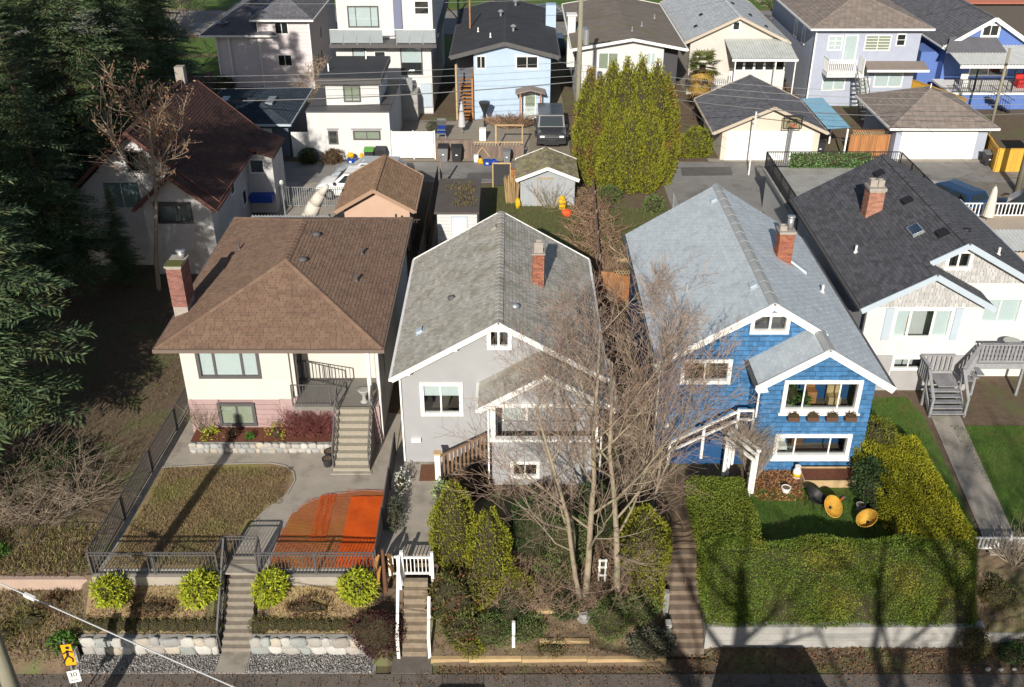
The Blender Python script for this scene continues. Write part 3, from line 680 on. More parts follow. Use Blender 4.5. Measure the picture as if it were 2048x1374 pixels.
fence(h1, (-8.4, 32.06, 1.72), (-6.95, 32.06, 1.72), .95, .11, .02, DARKTRIM, 2)
BAR(h1, 'handrail', DARKTRIM, (-6.95, 32.06, 2.67), (-6.7, 32.1, 2.62), .045)
fence(h1, (-8.3, 33.95, 1.72), (-6.5, 33.2, 1.72), .9, .14, .02, DARKTRIM, 3)
chimney(h1, -13.2, -12.62, 34.4, 35.4, 2.0, 6.45, PINKBRICK, MORTAR, .08, (('pipe', -12.8, 35.2, .14, .25),), 300)
MB().box(-13.25, -12.58, 34.35, 34.9, 6.531, 6.56).build('moss', mat('roof_moss', (.12,.13,.03), (.08,.08,.03), 12, .98, .8, 60), h1)
s1 = 1.65 / 4.2
for x, y, k in ((-8.35, 39.2, 'turtle'), (-8.45, 36.6, 'turtle'), (-6.4, 38.9, 'pipe'), (-6.3, 36.4, 'pipe'), (-11.8, 39.5, 'pipe')):
    z = 5.96 - abs(x + 9.025) * s1; roof_vent(h1, x, y, z, -s1 if x > -9 else s1, k)
d = MB().cyl((-5.06, 32.2, .1), (-5.06, 32.2, 4.1), .04, .04, 8).build('downspout', WHITE, h1)
# plants and pots against it
pl = thing('stone_planter', 'raised bed faced with round field stones along the mauve wall', 'planter', (-9.8, 31.5, 0))
stone_wall(pl, -12.45, -6.95, 31.4, 0, .42, 2, .22, .2, .38)
MB().box(-12.45, -6.9, 31.6, 32.58, -.1, .36).build('soil', mat('red_bark_mulch', (.17,.06,.035), (.10,.04,.025), 9, .97, 1., 40), pl)
# ================================================================ grey house in the middle
h2 = thing('grey_house', 'small grey stucco gabled house with white trim behind the bare trees', 'house', (-.5, 35, 0))
gable_roof(h2, -4.29, 3.35, -.47, 4.06, 6.32, 30.3, 40.3, GREYROOF, (.3, .15), 120, jit=.15)
s2 = 2.26 / 3.82
gw = (-.82, -.08, 5.05, 5.78); fw2 = (-3.3, -1.87, 2.2, 3.52)
wall(h2, GREY, 30.8, 0, [(-4.03, 4.06), (-.47, 6.16), (3.1, 4.05)], [gw, fw2])
fwin(h2, *gw, 30.8, deep=.7, pad=0, mull=(.46,), hole=True, back=ROOM, fw=.14, mw=.07); fwin(h2, *fw2, 30.8, mull=(.48,), hole=True, blind=(BLIND, .42), back=ROOM, fw=.14, mw=.06)
body(h2, GREY, -4.03, 3.1, 30.95, 40, 0, 4.05, gable=(-.47, 6.15))
for x in (-3.7, -2.0): BAR(h2, 'bracket', WHITE, (x, 30.34, topz([(-4.29, 3.88), (-.47, 6.14)], x)), (x, 30.8, topz([(-4.29, 3.66), (-.47, 5.92)], x)), .1, .14)
# gabled front porch
gable_roof(h2, -1.17, 3.62, 1.21, 3.6, 5.02, 29.0, 32.3, GREYROOF, (.3, .15), 80, jit=.15, rngL=lambda v: (.9 + .0 * v, 3.3), cap=True)
wall(h2, GREY, 29.42, -1.0, [(-.72, 1.95), (3.05, 1.95)], [(-.0, .95, .35, 1.0)])
fwin(h2, 0, .95, .35, 1.0, 29.42, mull=(.5,), hole=True, back=ROOMK, fw=.12)
body(h2, GREY, -.72, 3.05, 29.57, 30.8, -1.0, 1.95)
B(h2, 'porch_rail', WHITE, -.8, 3.12, 29.36, 29.6, 1.952, 2.06)
B(h2, 'porch_floor', mat('wood_porch_floor', (.18,.12,.085), (.13,.09,.065), 4, .8), -.55, 2.88, 29.6, 30.79, 1.15, 1.2)
for x in (-.68, 2.98): B(h2, 'porch_post', WHITE, x-.09, x+.09, 29.38, 29.56, 2.06, 3.5)
B(h2, 'porch_beam', WHITE, -.8, 3.1, 29.38, 29.56, 3.42, 3.58)
wall(h2, GREY, 29.5, 3.58, [(-.8, 3.6), (1.21, 4.86), (3.1, 3.7)], name='gable_wall', th=.08)
fwin(h2, 1.15, 2.6, 2.9, 3.35, 30.78, mull=(.5,), fw=.14, back=ROOM); fwin(h2, -.35, .55, 1.25, 3.3, 30.78, mull=(), back=mat('door_white', (.7,.7,.68), None), door=True, fw=.1)
chimney(h2, .8, 1.24, 34.95, 35.45, 5.2, 6.75, BRICK, MORTAR, .05, (('tile', 1.02, 35.2, .17, .42),), 300)
for x, y, k, m_ in ((-2.3, 34.2, 'turtle', DARKTRIM), (-3.45, 32.8, 'box', GREYTRIM), (.1, 32.1, 'turtle', METAL), (-.75, 38.8, 'box', GREYROOF), (2.6, 34.4, 'pipe', DARKTRIM)):
    roof_vent(h2, x, y, 6.32 - abs(x + .47) * s2, s2 if x < -.47 else -s2, k, m_, .14)
BAR(h2, 'downspout', WHITE, (-4.07, 30.74, .1), (-4.07, 30.74, 3.8), .06); BAR(h2, 'downspout', WHITE, (-.84, 29.33, -.8), (-.84, 29.33, 3.5), .06); BAR(h2, 'downspout', WHITE, (3.2, 29.33, -.8), (3.2, 29.33, 3.5), .06)
B(h2, 'mailbox', WHITE, -3.78, -3.42, 30.66, 30.79, 1.0, 1.16)
# porch stairs going up sideways along the front wall
ps = [(-2.55, .1), (-.75, 1.2)]
for i in range(6): B(h2, 'step', DARKWOOD, -2.5 + .3*i, -2.18 + .3*i, 29.65, 30.6, .02, .17 + .19*i)
BAR(h2, 'handrail', mat('brown_stained_wood', (.20,.12,.07), (.15,.09,.05), 4, .8), (-2.62, 29.62, 1.15), (-.75, 29.62, 2.2), .1, .05)
for i in range(12): BAR(h2, 'baluster', mat('brown_stained_wood', (.1,)*3), (-2.5 + .15*i, 29.62, .25 + .085*i), (-2.5 + .15*i, 29.62, 1.18 + .086*i), .07, .03)
B(h2, 'newel_post', WHITE, -2.83, -2.63, 29.52, 29.72, 0, 1.25); B(h2, 'post_cap', LUMBER, -2.86, -2.6, 29.49, 29.75, 1.252, 1.32)
# ================================================================ bright blue house
h3 = thing('blue_house', 'bright blue shingle sided house with pale roof and white trim', 'house', (9.3, 36, 0))
s3 = (6.54 - 4.06) / (9.3 - 5.3); xe = 13.5; ze3 = 6.54 - (xe - 9.3) * s3
zb3 = 6.54 - (11.05 - 9.3) * s3; vb = math.hypot(xe - 11.05, zb3 - ze3)
rf = MB().prism([(5.3, 31.3, 4.06), (9.3, 31.3, 6.54), (xe, 31.3, ze3), (xe, 31.3, ze3-.14), (9.3, 31.3, 6.4), (5.3, 31.3, 3.92)], (0, 11.7, 0))
rf.prism([(11.05, 29.9, zb3), (xe, 29.9, ze3), (xe, 29.9, ze3-.14), (11.05, 29.9, zb3-.14)], (0, 1.4, 0))
rf.prism([(8.75, 29.9, zb3 - 2.3*.64), (11.05, 29.9, zb3), (11.05, 29.9, zb3-.14), (8.75, 29.9, zb3-2.3*.64-.14)], (0, 1.9, 0))
roof3 = rf.build('roof', mat('pale_underlay', (.16,.18,.19), None, rough=.95), h3)
shingles(roof3, (5.3, 43, 4.06), (0, -1, 0), (4, 0, 2.48), lambda v: (0, 11.7), math.hypot(4, 2.48), .34, .15, PALEROOF, 120, thick=.011, gap=.008)
shingles(roof3, (xe, 29.9, ze3), (0, 1, 0), (-1, 0, s3), lambda v: (0, 13.1) if v < vb else (1.4, 13.1), math.hypot(4.2, 4.2*s3), .34, .15, PALEROOF, 100, thick=.011, gap=.008)
shingles(roof3, (8.75, 31.8, zb3-2.3*.64), (0, -1, 0), (2.3, 0, 2.3*.64), lambda v: (0, 1.9), math.hypot(2.3, 2.3*.64), .34, .15, PALEROOF, 80, thick=.011, gap=.008)
RIDGEM = mat('ridge_flashing', (.36,.37,.37), (.30,.31,.31), 3, .8)
caps(roof3, (9.3, 31.3, 6.54), (9.3, 43, 6.54), RIDGEM, .2, .9); caps(roof3, (11.05, 29.9, zb3), (11.05, 31.4, zb3), RIDGEM, .2, .9)
for p, q in (((5.22, 31.28, 3.96), (9.3, 31.28, 6.44)), ((9.3, 31.282, 6.44), (11.3, 31.282, 6.44-2*s3)), ((8.68, 29.88, zb3-2.3*.64-.1), (11.05, 29.88, zb3-.08)), ((11.05, 29.882, zb3-.08), (xe+.06, 29.882, ze3-.12))):
    BAR(h3, 'fascia', WHITE, p, q, .05, .26)
MB().prism([(8.6, 29.84, 3.9), (8.95, 29.84, 4.1), (9.1, 29.84, 3.78), (8.72, 29.84, 3.72)], (0, .05, 0)).build('fascia_scroll', WHITE, h3)
MB().prism([(5.18, 31.24, 3.85), (5.5, 31.24, 4.05), (5.62, 31.24, 3.75), (5.3, 31.24, 3.7)], (0, .05, 0)).build('fascia_scroll', WHITE, h3)
for xx, y0, y1, zz in ((5.2, 31.3, 43, 4.0), (xe+.08, 29.9, 43, ze3-.06), (8.67, 29.9, 31.78, zb3-2.3*.64-.06)): B(h3, 'gutter', DARKTRIM, xx-.06, xx+.06, y0, y1, zz-.06, zz+.03)
mw = (6.36, 8.1, 3.0, 3.93); aw = (8.72, 10.0, 5.15, 5.88)
wall(h3, BLUEW, 31.8, 0, [(5.6, 4.1), (9.3, 6.38), (11.4, 5.1)], [mw, aw])
fwin(h3, *mw, 31.8, proud=.1, mull=(.48,), hole=True, back=ROOM, fw=.15, mw=.06); fwin(h3, *aw, 31.8, proud=.1, deep=.8, pad=-.02, mull=(.52,), hole=True, back=ROOM, fw=.14, mw=.08)
def wrng(top, x0, x1, z0):
    def f(v):
        z = z0 + v; a = None; b = None
        for i in range(101):
            x = x0 + (x1 - x0) * i / 100
            if topz(top, x) >= z: a = x if a is None else a; b = x
        return None if a is None or b - a < .05 else (a - x0, b - x0)
    return f
t3 = [(5.6, 4.1), (9.3, 6.36), (11.0, 5.32)]
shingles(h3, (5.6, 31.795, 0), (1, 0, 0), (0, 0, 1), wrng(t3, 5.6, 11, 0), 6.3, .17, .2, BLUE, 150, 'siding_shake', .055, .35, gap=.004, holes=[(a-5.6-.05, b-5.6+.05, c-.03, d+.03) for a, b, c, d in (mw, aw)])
bw1 = (9.83, 12.5, 2.68, 3.93); bw2 = (9.8, 12.5, .63, 1.58); yb3 = 30.35
t3b = [(9.0, 3.98), (11.05, 5.3), (13.05, 4.12)]
wall(h3, BLUEW, yb3, 0, t3b, [bw1, bw2]); body(h3, BLUEW, 9.0, 13.05, 30.5, 31.8, 0, 3.95); body(h3, BLUEW, 5.6, 13.05, 31.95, 42.7, 0, 4.05, gable=(9.3, 6.35))
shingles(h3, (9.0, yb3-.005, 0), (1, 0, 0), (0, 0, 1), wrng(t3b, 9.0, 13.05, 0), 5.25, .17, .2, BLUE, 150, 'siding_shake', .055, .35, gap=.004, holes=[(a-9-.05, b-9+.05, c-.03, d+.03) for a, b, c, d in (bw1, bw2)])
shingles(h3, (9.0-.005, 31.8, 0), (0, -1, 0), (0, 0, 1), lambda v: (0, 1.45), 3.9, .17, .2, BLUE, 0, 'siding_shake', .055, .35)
wa = fwin(h3, *bw1, yb3, proud=.1, mull=(.27, .75), hole=True, back=ROOM, fw=.15, sill=WHITE, blind=(BLIND, .13)); wb = fwin(h3, *bw2, yb3, proud=.1, mull=(.27, .75), hole=True, back=ROOM, fw=.15, sill=WHITE)
B(h3, 'corner_board', BLUEW, 8.95, 9.06, yb3-.04, yb3, 0, 3.95)
chimney(h3, 10.85, 11.45, 37.2, 37.8, 4.9, 6.62, BRICK, MORTAR, .1, (('tile', 10.98, 37.45, .14, .2), ('pipe', 11.3, 37.55, .13, .5)), 300)
MB().prism([(11.4, 37.3, 5.35), (12.2, 37.3, 4.75), (12.2, 37.65, 4.75), (11.4, 37.65, 5.35)], (0, 0, .12)).build('roof_saddle', PALEROOF, h3)
for x, y, k, m_ in ((8.95, 41.5, 'box', GREYTRIM), (8.95, 33.1, 'box', GREYTRIM), (6.9, 35.2, 'pipe', CONCPALE), (12.6, 36.2, 'pipe', WHITE)): roof_vent(h3, x, y, 6.54 - abs(x-9.3)*s3, s3 if x < 9.3 else -s3, k, m_, .14)
# side stairs and landing with white rails
for i in range(8): B(h3, 'step', BLUEW, 5.95 + .3*i, 6.28 + .3*i, 30.7, 31.75, .02 if i < 1 else .0, .19 + .185*i)
B(h3, 'landing', BLUEW, 8.35, 9.0, 30.65, 31.78, .02, 1.62)
for a, b in (((5.95, 30.66, 1.0), (8.35, 30.66, 2.42)), ((5.95, 30.66, .6), (8.35, 30.66, 2.02)), ((8.35, 30.66, 2.45), (9.0, 30.66, 2.45)), ((8.35, 30.66, 2.05), (9.0, 30.66, 2.05))): BAR(h3, 'handrail', WHITE, a, b, .09, .07)
for x, z0, z1 in ((5.92, 0, 1.05), (7.15, .3, 1.7), (8.35, 0, 2.5), (8.93, 1.6, 2.45)): B(h3, 'rail_post', WHITE, x-.05, x+.05, 30.6, 30.7, z0, z1)
B(h3, 'meter_box', WHITE, 5.75, 6.2, 31.66, 31.77, 1.0, 1.12)
BAR(h3, 'downspout', WHITE, (5.5, 31.72, .1), (5.5, 31.72, 3.85), .06); BAR(h3, 'downspout', WHITE, (8.9, 30.3, 2.4), (8.9, 30.3, 3.9), .06)
# ================================================================ white house with the charcoal roof (right)
h4 = thing('white_house', 'white house with charcoal roof, pale blue trim and grey front deck', 'house', (18.3, 41, 0))
s4 = .557; zr4 = 6.45; x04 = 14.1; xr4 = 18.3; x14 = 22.5; ze4 = zr4 - 4.2*s4; zb4 = ze4 + (16.79 - 14.1)*s4; vb4 = math.hypot(2.69, 2.69*s4)
rf = MB().prism([(x04, 36.6, ze4), (xr4, 36.6, zr4), (x14, 36.6, ze4), (x14, 36.6, ze4-.14), (xr4, 36.6, zr4-.14), (x04, 36.6, ze4-.14)], (0, 10.7, 0))
rf.prism([(x04, 35.5, ze4), (16.79, 35.5, zb4), (16.79, 35.5, zb4-.14), (x04, 35.5, ze4-.14)], (0, 1.1, 0))
rf.prism([(16.79, 35.5, zb4), (19.4, 35.5, zb4-2.61*s4), (19.4, 35.5, zb4-2.61*s4-.14), (16.79, 35.5, zb4-.14)], (0, 1.5, 0))
roof4 = rf.build('roof', mat('charcoal_underlay', (.02,.02,.022), None, rough=.95), h4); LL = math.hypot(4.2, 4.2*s4)
shingles(roof4, (x04, 47.3, ze4), (0, -1, 0), (1, 0, s4), lambda v: (0, 11.8) if v < vb4 else (0, 10.7), LL, .34, .15, CHARROOF, 220)
shingles(roof4, (x14, 36.6, ze4), (0, 1, 0), (-1, 0, s4), lambda v: (0, 10.7), LL, .34, .15, CHARROOF, 40)
shingles(roof4, (19.4, 35.5, zb4-2.61*s4), (0, 1, 0), (-1, 0, s4), lambda v: (0, 1.5), math.hypot(2.61, 2.61*s4), .34, .15, CHARROOF, 40)
caps(roof4, (xr4, 36.6, zr4), (xr4, 47.3, zr4), CHARROOF, .16); caps(roof4, (16.79, 35.5, zb4), (16.79, 36.7, zb4), CHARROOF, .16)
for p, q in (((x04-.05, 35.47, ze4-.1), (16.79, 35.47, zb4-.07)), ((16.79, 35.472, zb4-.07), (19.45, 35.472, zb4-2.61*s4-.1)), ((16.9, 36.57, zr4-1.4*s4-.08), (xr4, 36.57, zr4-.07)), ((xr4, 36.572, zr4-.07), (x14+.05, 36.572, ze4-.1))): BAR(h4, 'fascia', GREYTRIM, p, q, .05, .24)
B(h4, 'gutter', DARKTRIM, x04-.13, x04-.01, 35.5, 47.3, ze4-.14, ze4-.02); B(h4, 'gutter', GREYTRIM, x14+.01, x14+.13, 36.6, 47.3, ze4-.14, ze4-.02)
GSH = mat('pale_grey_shake', (.42,.41,.405), (.36,.355,.35), 3, .85, .2, 60, rnd=.14)
t4 = [(14.45, 4.05), (16.79, 5.42), (19.2, 4.05)]; pw = (15.62, 17.95, 2.55, 3.9); lw = (15.95, 17.3, 1.05, 1.6)
wall(h4, WHITE2, 35.9, 0, [(14.45, 4.05), (16.79, 5.4), (19.2, 4.0)], [pw, lw]); body(h4, WHITE2, 14.45, 19.2, 36.05, 37, 0, 4.0)
shingles(h4, (14.45, 35.89, 4.02), (1, 0, 0), (0, 0, 1), wrng([(p[0], p[1]) for p in t4], 14.45, 19.2, 4.02), 1.4, .16, .17, GSH, 120, 'gable_shake', .03, .3)
fwin(h4, *pw, 35.9, mull=(.28, .7), hole=True, back=ROOM, fw=.14, mw=.1); fwin(h4, *lw, 35.9, mull=(.5,), hole=True, back=ROOMK, fw=.12)
for x in (15.22, 18.05): B(h4, 'shutter', GREYTRIM, x, x+.3, 35.85, 35.898, 2.45, 3.95)
B(h4, 'lower_wall', mat('grey_lower_siding', (.36,.35,.345), (.31,.30,.3), 2, .85), 14.4, 15.88, 35.86, 35.898, 0, 1.72); B(h4, 'lower_wall', mat('grey_lower_siding', (.1,)*3), 15.95, 17.36, 35.86, 35.898, 0, .97); B(h4, 'lower_wall', mat('grey_lower_siding', (.1,)*3), 17.38, 19.25, 35.86, 35.898, 0, 1.72)
rw = (19.55, 21.3, 2.62, 3.85); gw4 = (17.75, 18.7, 5.2, 5.95)
wall(h4, WHITE2, 37.0, 0, [(14.45, 4.05), (18.3, 6.3), (22.1, 4.1)], [rw, gw4]); body(h4, WHITE2, 14.45, 22.1, 37.15, 47, 0, 4.05, gable=(18.3, 6.25))
shingles(h4, (16.9, 36.99, 4.55), (1, 0, 0), (0, 0, 1), wrng([(16.9, 5.45), (18.3, 6.25), (22.1, 4.15)], 16.9, 22.1, 4.55), 1.7, .16, .17, GSH, 60, 'gable_shake', .03, .3, [(.8, 1.85, .6, 1.45)])
fwin(h4, *rw, 37.0, mull=(.5,), hole=True, back=ROOM, fw=.14, blind=(BLIND, .96)); fwin(h4, *gw4, 37.0, deep=.7, pad=0, mull=(.5,), hole=True, back=ROOMK, fw=.14, mw=.08)
chimney(h4, 16.05, 16.75, 42.2, 42.9, 4.9, 6.5, mat('pale_brick', (.36,.17,.11), (.28,.13,.09), 9, .9, .4, 60, rnd=.25), MORTAR, .14, (('tile', 16.24, 42.55, .16, .32), ('tile', 16.58, 42.55, .14, .3)), 300)
for x, y, k, m_, s in ((17.6, 45.6, 'box', BLACK, .2), (17.7, 42.0, 'box', BLACK, .2), (17.2, 39.3, 'skylight', METAL, .26), (17.85, 38.2, 'box', BLACK, .2), (15.0, 39.8, 'pipe', WHITE, .1), (19.3, 39.2, 'turtle', BLACK, .16), (20.3, 38.0, 'pipe', WHITE, .1)): roof_vent(h4, x, y, zr4 - abs(x-xr4)*s4, s4 if x < xr4 else -s4, k, m_, s)
BAR(h4, 'downspout', DARKTRIM, (14.4, 35.85, .1), (14.4, 35.85, 3.9), .07)
# front deck and turning stairs
dk = thing('front_deck', 'weathered grey wooden deck and turning stairs before the white house', 'deck', (19, 35, 0))
for i in range(13): B(dk, 'deck_board', DECKGREY, 19.25, 23.0, 35.45 + .118*i, 35.56 + .118*i, 1.56, 1.6)
B(dk, 'rim_joist', DECKGREY, 19.2, 23.0, 35.38, 35.43, 1.35, 1.6)
for x in (19.3, 21.2, 22.9): B(dk, 'post', DECKGREY, x, x+.1, 35.44, 35.54, 0, 1.56)
for i in range(8): B(dk, 'landing_board', DECKGREY, 17.55 + .118*i, 17.66 + .118*i, 34.75, 35.75, .86, .9)
for i in range(5): B(dk, 'stair_tread', DECKGREY, 17.1 - .0*i, 18.4, 33.82 + .19*i, 34.06 + .19*i, .12 + .15*i, .16 + .15*i)
for i in range(4): B(dk, 'stair_tread', DECKGREY, 18.5 + .19*i, 18.75 + .19*i, 34.75, 35.7, 1.0 + .14*i, 1.04 + .14*i)
for x in (17.02, 18.43): BAR(dk, 'stringer', DECKGREY, (x, 33.8, .05), (x, 34.8, .85), .05, .22); BAR(dk, 'handrail', DECKGREY, (x, 33.82, .85), (x, 34.75, 1.72), .12, .05); BAR(dk, 'post', DECKGREY, (x, 33.85, 0), (x, 33.85, .9), .09); BAR(dk, 'post', DECKGREY, (x, 34.75, 0), (x, 34.75, 1.75), .09)
def drail(a, b, n, z0=.1):
    a = Vector(a); b = Vector(b); BAR(dk, 'handrail', DECKGREY, a + Vector((0,0,.9)), b + Vector((0,0,.9)), .14, .045); BAR(dk, 'rail', DECKGREY, a + Vector((0,0,z0)), b + Vector((0,0,z0)), .05, .09)
    for i in range(n): p = a.lerp(b, (i+.5)/n); BAR(dk, 'slat', DECKGREY, p + Vector((0,0,z0)), p + Vector((0,0,.88)), .09, .025, (0, 1, 0))
drail((17.05, 34.78, .9), (17.05, 35.72, .9), 5); drail((17.05, 35.76, .9), (18.45, 35.76, .9), 7)
drail((19.25, 35.42, 1.6), (23.0, 35.42, 1.6), 24); BAR(dk, 'handrail', DECKGREY, (18.43, 34.75, 1.75), (19.25, 35.42, 2.5), .14, .05)
for i in range(5): BAR(dk, 'slat', DECKGREY, (18.55+.14*i, 34.85+.11*i, 1.0+.13*i), (18.55+.14*i, 34.85+.11*i, 1.82+.13*i), .09, .025, (0, 1, 0))
drail((22.6, 35.5, 1.6), (22.6, 36.9, 1.6), 9)
tb = thing('patio_table', 'small round glass-topped table on the grey deck', 'table', (20.9, 36.2, 1.6))
MB().cyl((20.9, 36.2, 2.2), (20.9, 36.2, 2.22), .36, .36, 20).build('table_top', mat('pale_table', (.35,.35,.33), None, rough=.3), tb)
for a in range(3): BAR(tb, 'leg', METAL, (20.9 + .25*math.cos(a*2.1), 36.2 + .25*math.sin(a*2.1), 1.6), (20.9, 36.2, 2.2), .03)
# ================================================================ front yards
G_HEDGE = leafmat('privet_leaf', (.17,.235,.035), (.125,.19,.03), .4, .03, 1.2, .3, (.27,.27,.04), .4)
G_CEDAR = leafmat('cedar_leaf', (.30,.295,.03), (.23,.25,.028), .3, .02, 1.5, .3)
G_CEDARB = leafmat('bronzed_cedar_leaf', (.27,.26,.03), (.22,.24,.03), .3, .02, 1.0, .3, (.28,.18,.05), .55, (.5, .62))
G_DARK = leafmat('dark_conifer_leaf', (.055,.095,.03), (.04,.075,.025), .35, .02, 1.5, .15)
G_RHODO = leafmat('rhododendron_leaf', (.10,.13,.035), (.14,.12,.04), .4, .03, 2.5, .25, (.20,.085,.05), 1.6, (.52, .62))
G_JUNI = leafmat('juniper_leaf', (.14,.18,.055), (.10,.145,.045), .35, .02, 2, .15)
G_LIME = leafmat('yellow_green_leaf', (.45,.47,.04), (.33,.40,.03), .3, .02, 3, .3)
G_BROWN = leafmat('brown_dry_leaf', (.15,.085,.045), (.10,.06,.035), .4, .02, 3, .1)
G_BURG = leafmat('burgundy_leaf', (.085,.03,.028), (.06,.022,.022), .4, .02, 3, .15)
G_BOX = leafmat('winter_box_leaf', (.15,.12,.045), (.11,.10,.035), .4, .03, 2, .2, (.09,.115,.03), 1.5)
G_MOSSY = leafmat('moss_yellow_leaf', (.38,.36,.022), (.28,.29,.022), .35, .015, 1.2, .3)
G_GREY = leafmat('grey_green_leaf', (.12,.13,.09), (.09,.10,.065), .35, .02, 2, .15)
G_FERN = leafmat('fern_leaf', (.09,.20,.03), (.06,.15,.025), .3, .02, 2, .25)
def shrub(name, label, c, r, m, n, L=.09, Wd=.04, cat='shrub', group=None, up=.3, off=.1, flat=.7, seed=1, stem=True, clump=3.):
    root = thing(name, label, cat, (c[0], c[1], gz(c[0], c[1])), group)
    skin('crown', MB().blob(c, r, 12, 8, .16, seed), m, root, n, L, Wd, off, up, flat, inset=.12, clump=clump)
    if stem:
        mb = MB()
        for k in range(4): a = k * 1.6 + seed; mb.cyl((c[0], c[1], gz(c[0], c[1]) - .1), (c[0] + r[0]*.5*math.cos(a), c[1] + r[1]*.5*math.sin(a), c[2] + r[2]*.4), .03, .012, 5)
        mb.build('stems', BARK, root)
    return root
def twiggy(name, label, c, r, n, m, seed, rr=.006, cat='shrub', droop=0., base=None, group=None, scatter=0.):
    """bare many-stemmed bush: fine forking twigs from the ground"""
    rnd = random.Random(seed); root = thing(name, label, cat, base or (c[0], c[1], c[2]), group); mb = MB(); b0 = Vector(base or c)
    for i in range(n):
        a = rnd.uniform(0, 6.283); q = math.sqrt(rnd.random()); p = b0 + Vector((r[0]*.25*q*math.cos(a), r[1]*.25*q*math.sin(a), 0)); d = Vector((math.cos(a)*q*r[0], math.sin(a)*q*r[1], r[2]*rnd.uniform(.7, 1.1)))
        if scatter: p = b0 + Vector((r[0]*q*math.cos(a), r[1]*q*math.sin(a), rnd.uniform(0, .3)*r[2])); d = Vector((rnd.gauss(0, scatter), rnd.gauss(0, scatter), r[2]*rnd.uniform(.15, 1.0)))
        pts = [p]; 
        for k in range(4):
            p = p + d * .25 + Vector((rnd.gauss(0, .05), rnd.gauss(0, .05), rnd.gauss(0, .04) - droop*k*.1)); pts.append(p)
            if k > 0:
                for _ in range(2):
                    e = d.normalized() * rnd.uniform(.1, .35) + Vector((rnd.gauss(0, .14), rnd.gauss(0, .14), rnd.uniform(-.05, .2) - droop*.2)); mb.cyl(p, p + e, rr*.8, rr*.5, 3, False)
        for k in range(4): mb.cyl(pts[k], pts[k+1], rr * (2.2 - .4*k), rr * (1.8 - .4*k), 3, False)
    mb.build('twigs', m, root, kind='stuff'); return root
def tufts(name, label, cat, polys, n, m, L=.06, Wd=.012, z=None, up=1.2, flat=.5):
    """blades or fallen leaves scattered over rectangles of ground, too many to count"""
    A = np.array([(b-a)*(d-c) for a, b, c, d in polys]); k = np.random.choice(len(polys), n, p=A/A.sum()); q = np.array(polys)[k]; u = np.random.rand(n, 2)
    P = np.stack([q[:,0] + (q[:,1]-q[:,0])*u[:,0], q[:,2] + (q[:,3]-q[:,2])*u[:,1]], 1)
    zz = np.array([gz(a, b) if z is None else z for a, b in P]); P = np.column_stack([P, zz + .01]); N = np.tile((0, 0, 1.), (n, 1))
    me = mesh_arrays(name, leaf_arrays(P, N, L, Wd, up, flat), n, None, m); o = place(bpy.data.objects.new(name, me), None, I4); return tag(o, label, cat, kind='stuff')
# ---- brown roof house: yard, lawns, fences, street steps
sheet('front_yard_path', [(-13.65,24.7),(-4.42,24.7),(-4.5,34),(-13.5,36)], .02, CONC, .06)
LL_ = [(-13.25,30.4),(-11.0,30.6),(-9.21,30.67),(-8.6,30.5),(-8.2,30.1),(-8.06,29.62),(-8.18,28.8),(-8.67,28.09),(-9.0,27.4),(-9.25,26.5),(-9.4,25.3),(-9.6,24.85),(-13.5,24.85)]
LR_ = [(-8.1,24.85),(-4.55,24.85),(-4.6,28.94),(-5.3,29.02),(-5.92,28.91),(-6.8,28.71),(-7.44,28.23),(-7.85,27.54),(-8.0,26.48)]
LR_.reverse()
for nm, pg in (('front_lawn', LL_), ('front_lawn', LR_)):
    o = sheet(nm, pg, .05, DRYLAWN, .06)
    ed = MB()
    for a, b in zip(pg, pg[1:] + pg[:1]): ed.bar((a[0], a[1], .035), (b[0], b[1], .035), .05, .05)
    ed.build('lawn_edging', CONCPALE, o)
tufts('lawn_grass', 'patchy brown and green winter grass in the left front yard', 'grass', [(-13.3,-9.4,25,27.3),(-13.2,-8.9,27.3,28.2),(-13.1,-8.3,28.2,30.3)], 16000, leafmat('winter_grass_blade', (.27,.21,.09), (.19,.12,.08), .5, .02, .9, .2, (.19,.19,.055), .5, (.53, .68)), .085, .02, .05, .7, .8)
# orange netting laid on the right lawn: real crossing strands
net = thing('orange_netting', 'bright orange plastic safety netting spread over the right front lawn', 'netting', (-6.2, 27, .05))
NETM = mat('orange_plastic_net', (.66,.10,.008), (.54,.075,.006), 3, .6)
def inlawn(x, y):
    ins = False; n = len(LR_); j = n - 1
    for i in range(n):
        if (LR_[i][1] > y) != (LR_[j][1] > y) and x < (LR_[j][0]-LR_[i][0])*(y-LR_[i][1])/(LR_[j][1]-LR_[i][1]) + LR_[i][0]: ins = not ins
        j = i
    return ins
def strands(x0, x1, y0, y1, sx, sy, wx, wy, z, wob):
    mb = MB()
    def line(pts, w, horiz):
        for a, b in zip(pts[:-1], pts[1:]):
            if inlawn((a[0]+b[0])/2, (a[1]+b[1])/2) or False:
                o = (0, w/2) if horiz else (w/2, 0); mb.quad((a[0]-o[0], a[1]-o[1], a[2]), (b[0]-o[0], b[1]-o[1], b[2]), (b[0]+o[0], b[1]+o[1], b[2]), (a[0]+o[0], a[1]+o[1], a[2]))
                if not horiz: pass
    zz = lambda x, y: z + wob * (math.sin(x*3.1 + y*1.7) * math.sin(y*2.3) * .5 + .5)
    y = y0
    while y < y1:
        line([(x0 + (x1-x0)*i/16, y + .03*math.sin(i*.9 + y), zz(x0 + (x1-x0)*i/16, y)) for i in range(17)], wy, True); y += sy
    x = x0
    while x < x1:
        line([(x, y0 + (y1-y0)*i/16, zz(x, y0 + (y1-y0)*i/16) + .002) for i in range(16, -1, -1)], wx, False); x += sx
    return mb
strands(-8.05, -4.55, 24.9, 29.0, .05, .08, .008, .016, .07, .06).build('net_layer', NETM, net)
